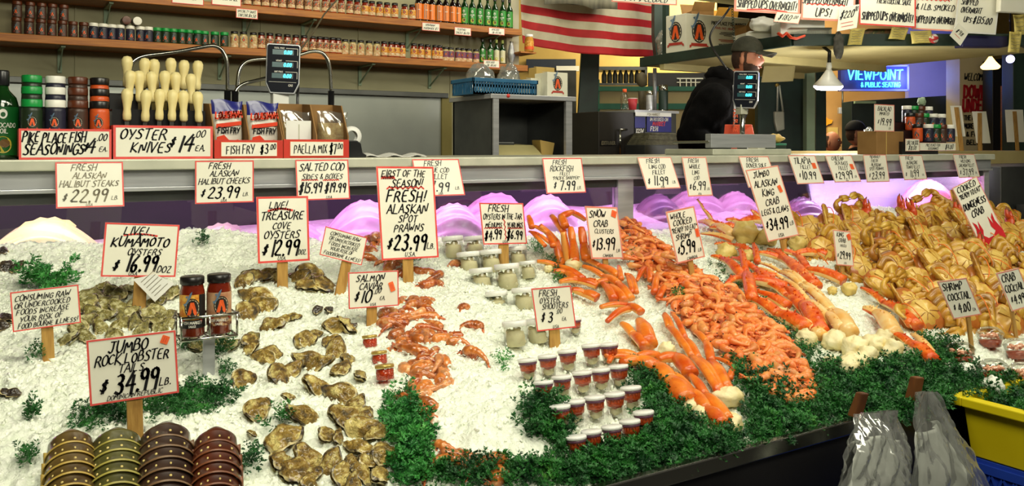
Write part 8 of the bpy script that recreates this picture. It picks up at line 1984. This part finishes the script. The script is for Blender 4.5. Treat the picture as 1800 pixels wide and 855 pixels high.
for b0, b1 in (((XL, YN+.03, ZR-.022), (XL+.03, YB2-.03, ZR)), ((XR2-.03, YN+.03, ZR-.022), (XR2, YB2-.03, ZR)), ((XL, YB2-.03, ZR-.022), (XR2, YB2, ZR)), ((XL, YN, ZR-.022), (XR2, YN+.03, ZR))): mb.box(b0, b1)
mb.build('rim', m_yel, t, off, bevel=.003)
pp = [Vector((rnd.uniform(XL+.05, XR2-.04), rnd.uniform(YN+.05, YB2-.03), ZR-.045)) for _ in range(420)]; parsley('parsley_garnish', 'loose parsley filling the yellow bin', pp, [.055*rnd.uniform(.7, 1.2) for _ in pp], m_par, 'stuff')
t = thing('plastic_crate', 'blue plastic crate with diamond ribs under the yellow bin', 'crate', (XL+.25, (YB2+YN)/2, 0)); off = Vector(t.location)
mb = tub(XL+.03, XR2-.02, YN+.02, YB2-.03, .02, ZB_-.002, .01, .008); mb.build('body', m_blu, t, off)
mb = MB()
for z in (ZB_-.03, ZB_-.16, .3): mb.box((XL+.022, YN+.02, z), (XL+.03, YB2-.03, z+.02))
for k in range(14):
    y = YN+.02+.028*k; mb.slab([(XL+.024, y, ZB_-.03), (XL+.024, y+.006, ZB_-.03), (XL+.024, y+.062, ZB_-.16), (XL+.024, y+.056, ZB_-.16)], (.008, 0, 0)); mb.slab([(XL+.024, y+.056, ZB_-.03), (XL+.024, y+.062, ZB_-.03), (XL+.024, y+.006, ZB_-.16), (XL+.024, y, ZB_-.16)], (.008, 0, 0))
mb.build('ribs', m_blu, t, off)
m_peg = mat('dark_peg', (112, 66, 26), .6, c2=(84, 46, 18), ns=10, stretch=(4, 4, 1))
for (x0, y0, x1, y1, w, lab) in ((1508, 735, 1522, 692, 8, 'left dark wooden peg holding up the clear bag'), (1606, 722, 1618, 664, 9, 'right thicker wooden peg above the clear bags')):
    A = hitY(x0, y0, 1.2); B = hitY(x1, y1, 1.185); ww = w*scale_at(A); d = RT*ww
    mb = MB(); mb.slab([A-d, A+d, B+d*.9, B-d*.7], Vector((0, .018, 0))); t = mb.build('wooden_peg', m_peg, bevel=.003); tag(t, lab, 'peg')
def film(name, label, top, pts_left, pts_right, Y, seed, fold=.03, inner=None):
    t = thing(name, label, 'bag', hitY(*top, Y)); off = Vector(t.location)
    def surf(k):
        def fn(u, v):
            L_ = Vector(hitY(*[pts_left[0][i]*(1-v)+pts_left[1][i]*v if v <= 1 else 0 for i in (0, 1)], Y)); R2 = Vector(hitY(*[pts_right[0][i]*(1-v)+pts_right[1][i]*v for i in (0, 1)], Y))
            P = L_.lerp(R2, u); b = math.sin(PI*u)**.7*(.15+.85*min(1, v*1.6))
            P += Vector((0, -1, 0))*(k*.055*b)
            nz = fold*.8*mnoise.noise(Vector((u*4+seed, v*1.0, k*3)))+fold*.8*abs(mnoise.noise(Vector((u*8+v*2, v*1.5+seed, k))))+.4*fold*abs(mnoise.noise(Vector((u*17-v*5, v*3+seed, k))))
            return P+Vector((nz*.4, -nz, nz*.3))
        return fn
    for k, nm in ((1, 'front_film'), (-.4, 'back_film')):
        mb = MB(); mb.grid(surf(k), 44, 44); mb.build(nm, m_bag, t, off)
    if inner:
        mb = MB(); mb.grid(lambda u, v: surf(.25)(.10+.8*u, min(1, .28+.05*math.sin(5*u+seed)+.68*v)), 24, 20); mb.build('white_paper', inner, t, off, solid=.001)
    return t
m_inner = mat('pale_wrapper', (240, 240, 232), .6, c2=(226, 228, 220), ns=6)
film('plastic_bag', 'clear crumpled plastic bag hanging from the left peg', (1518, 700), [(1500, 728), (1452, 900)], [(1560, 722), (1600, 900)], 1.12, 2.0, .035, m_inner)
film('plastic_bag', 'second clear plastic bag spread from the right peg toward the yellow bin', (1612, 690), [(1606, 690), (1585, 900)], [(1625, 690), (1745, 900)], 1.08, 7.3, .03, m_inner)
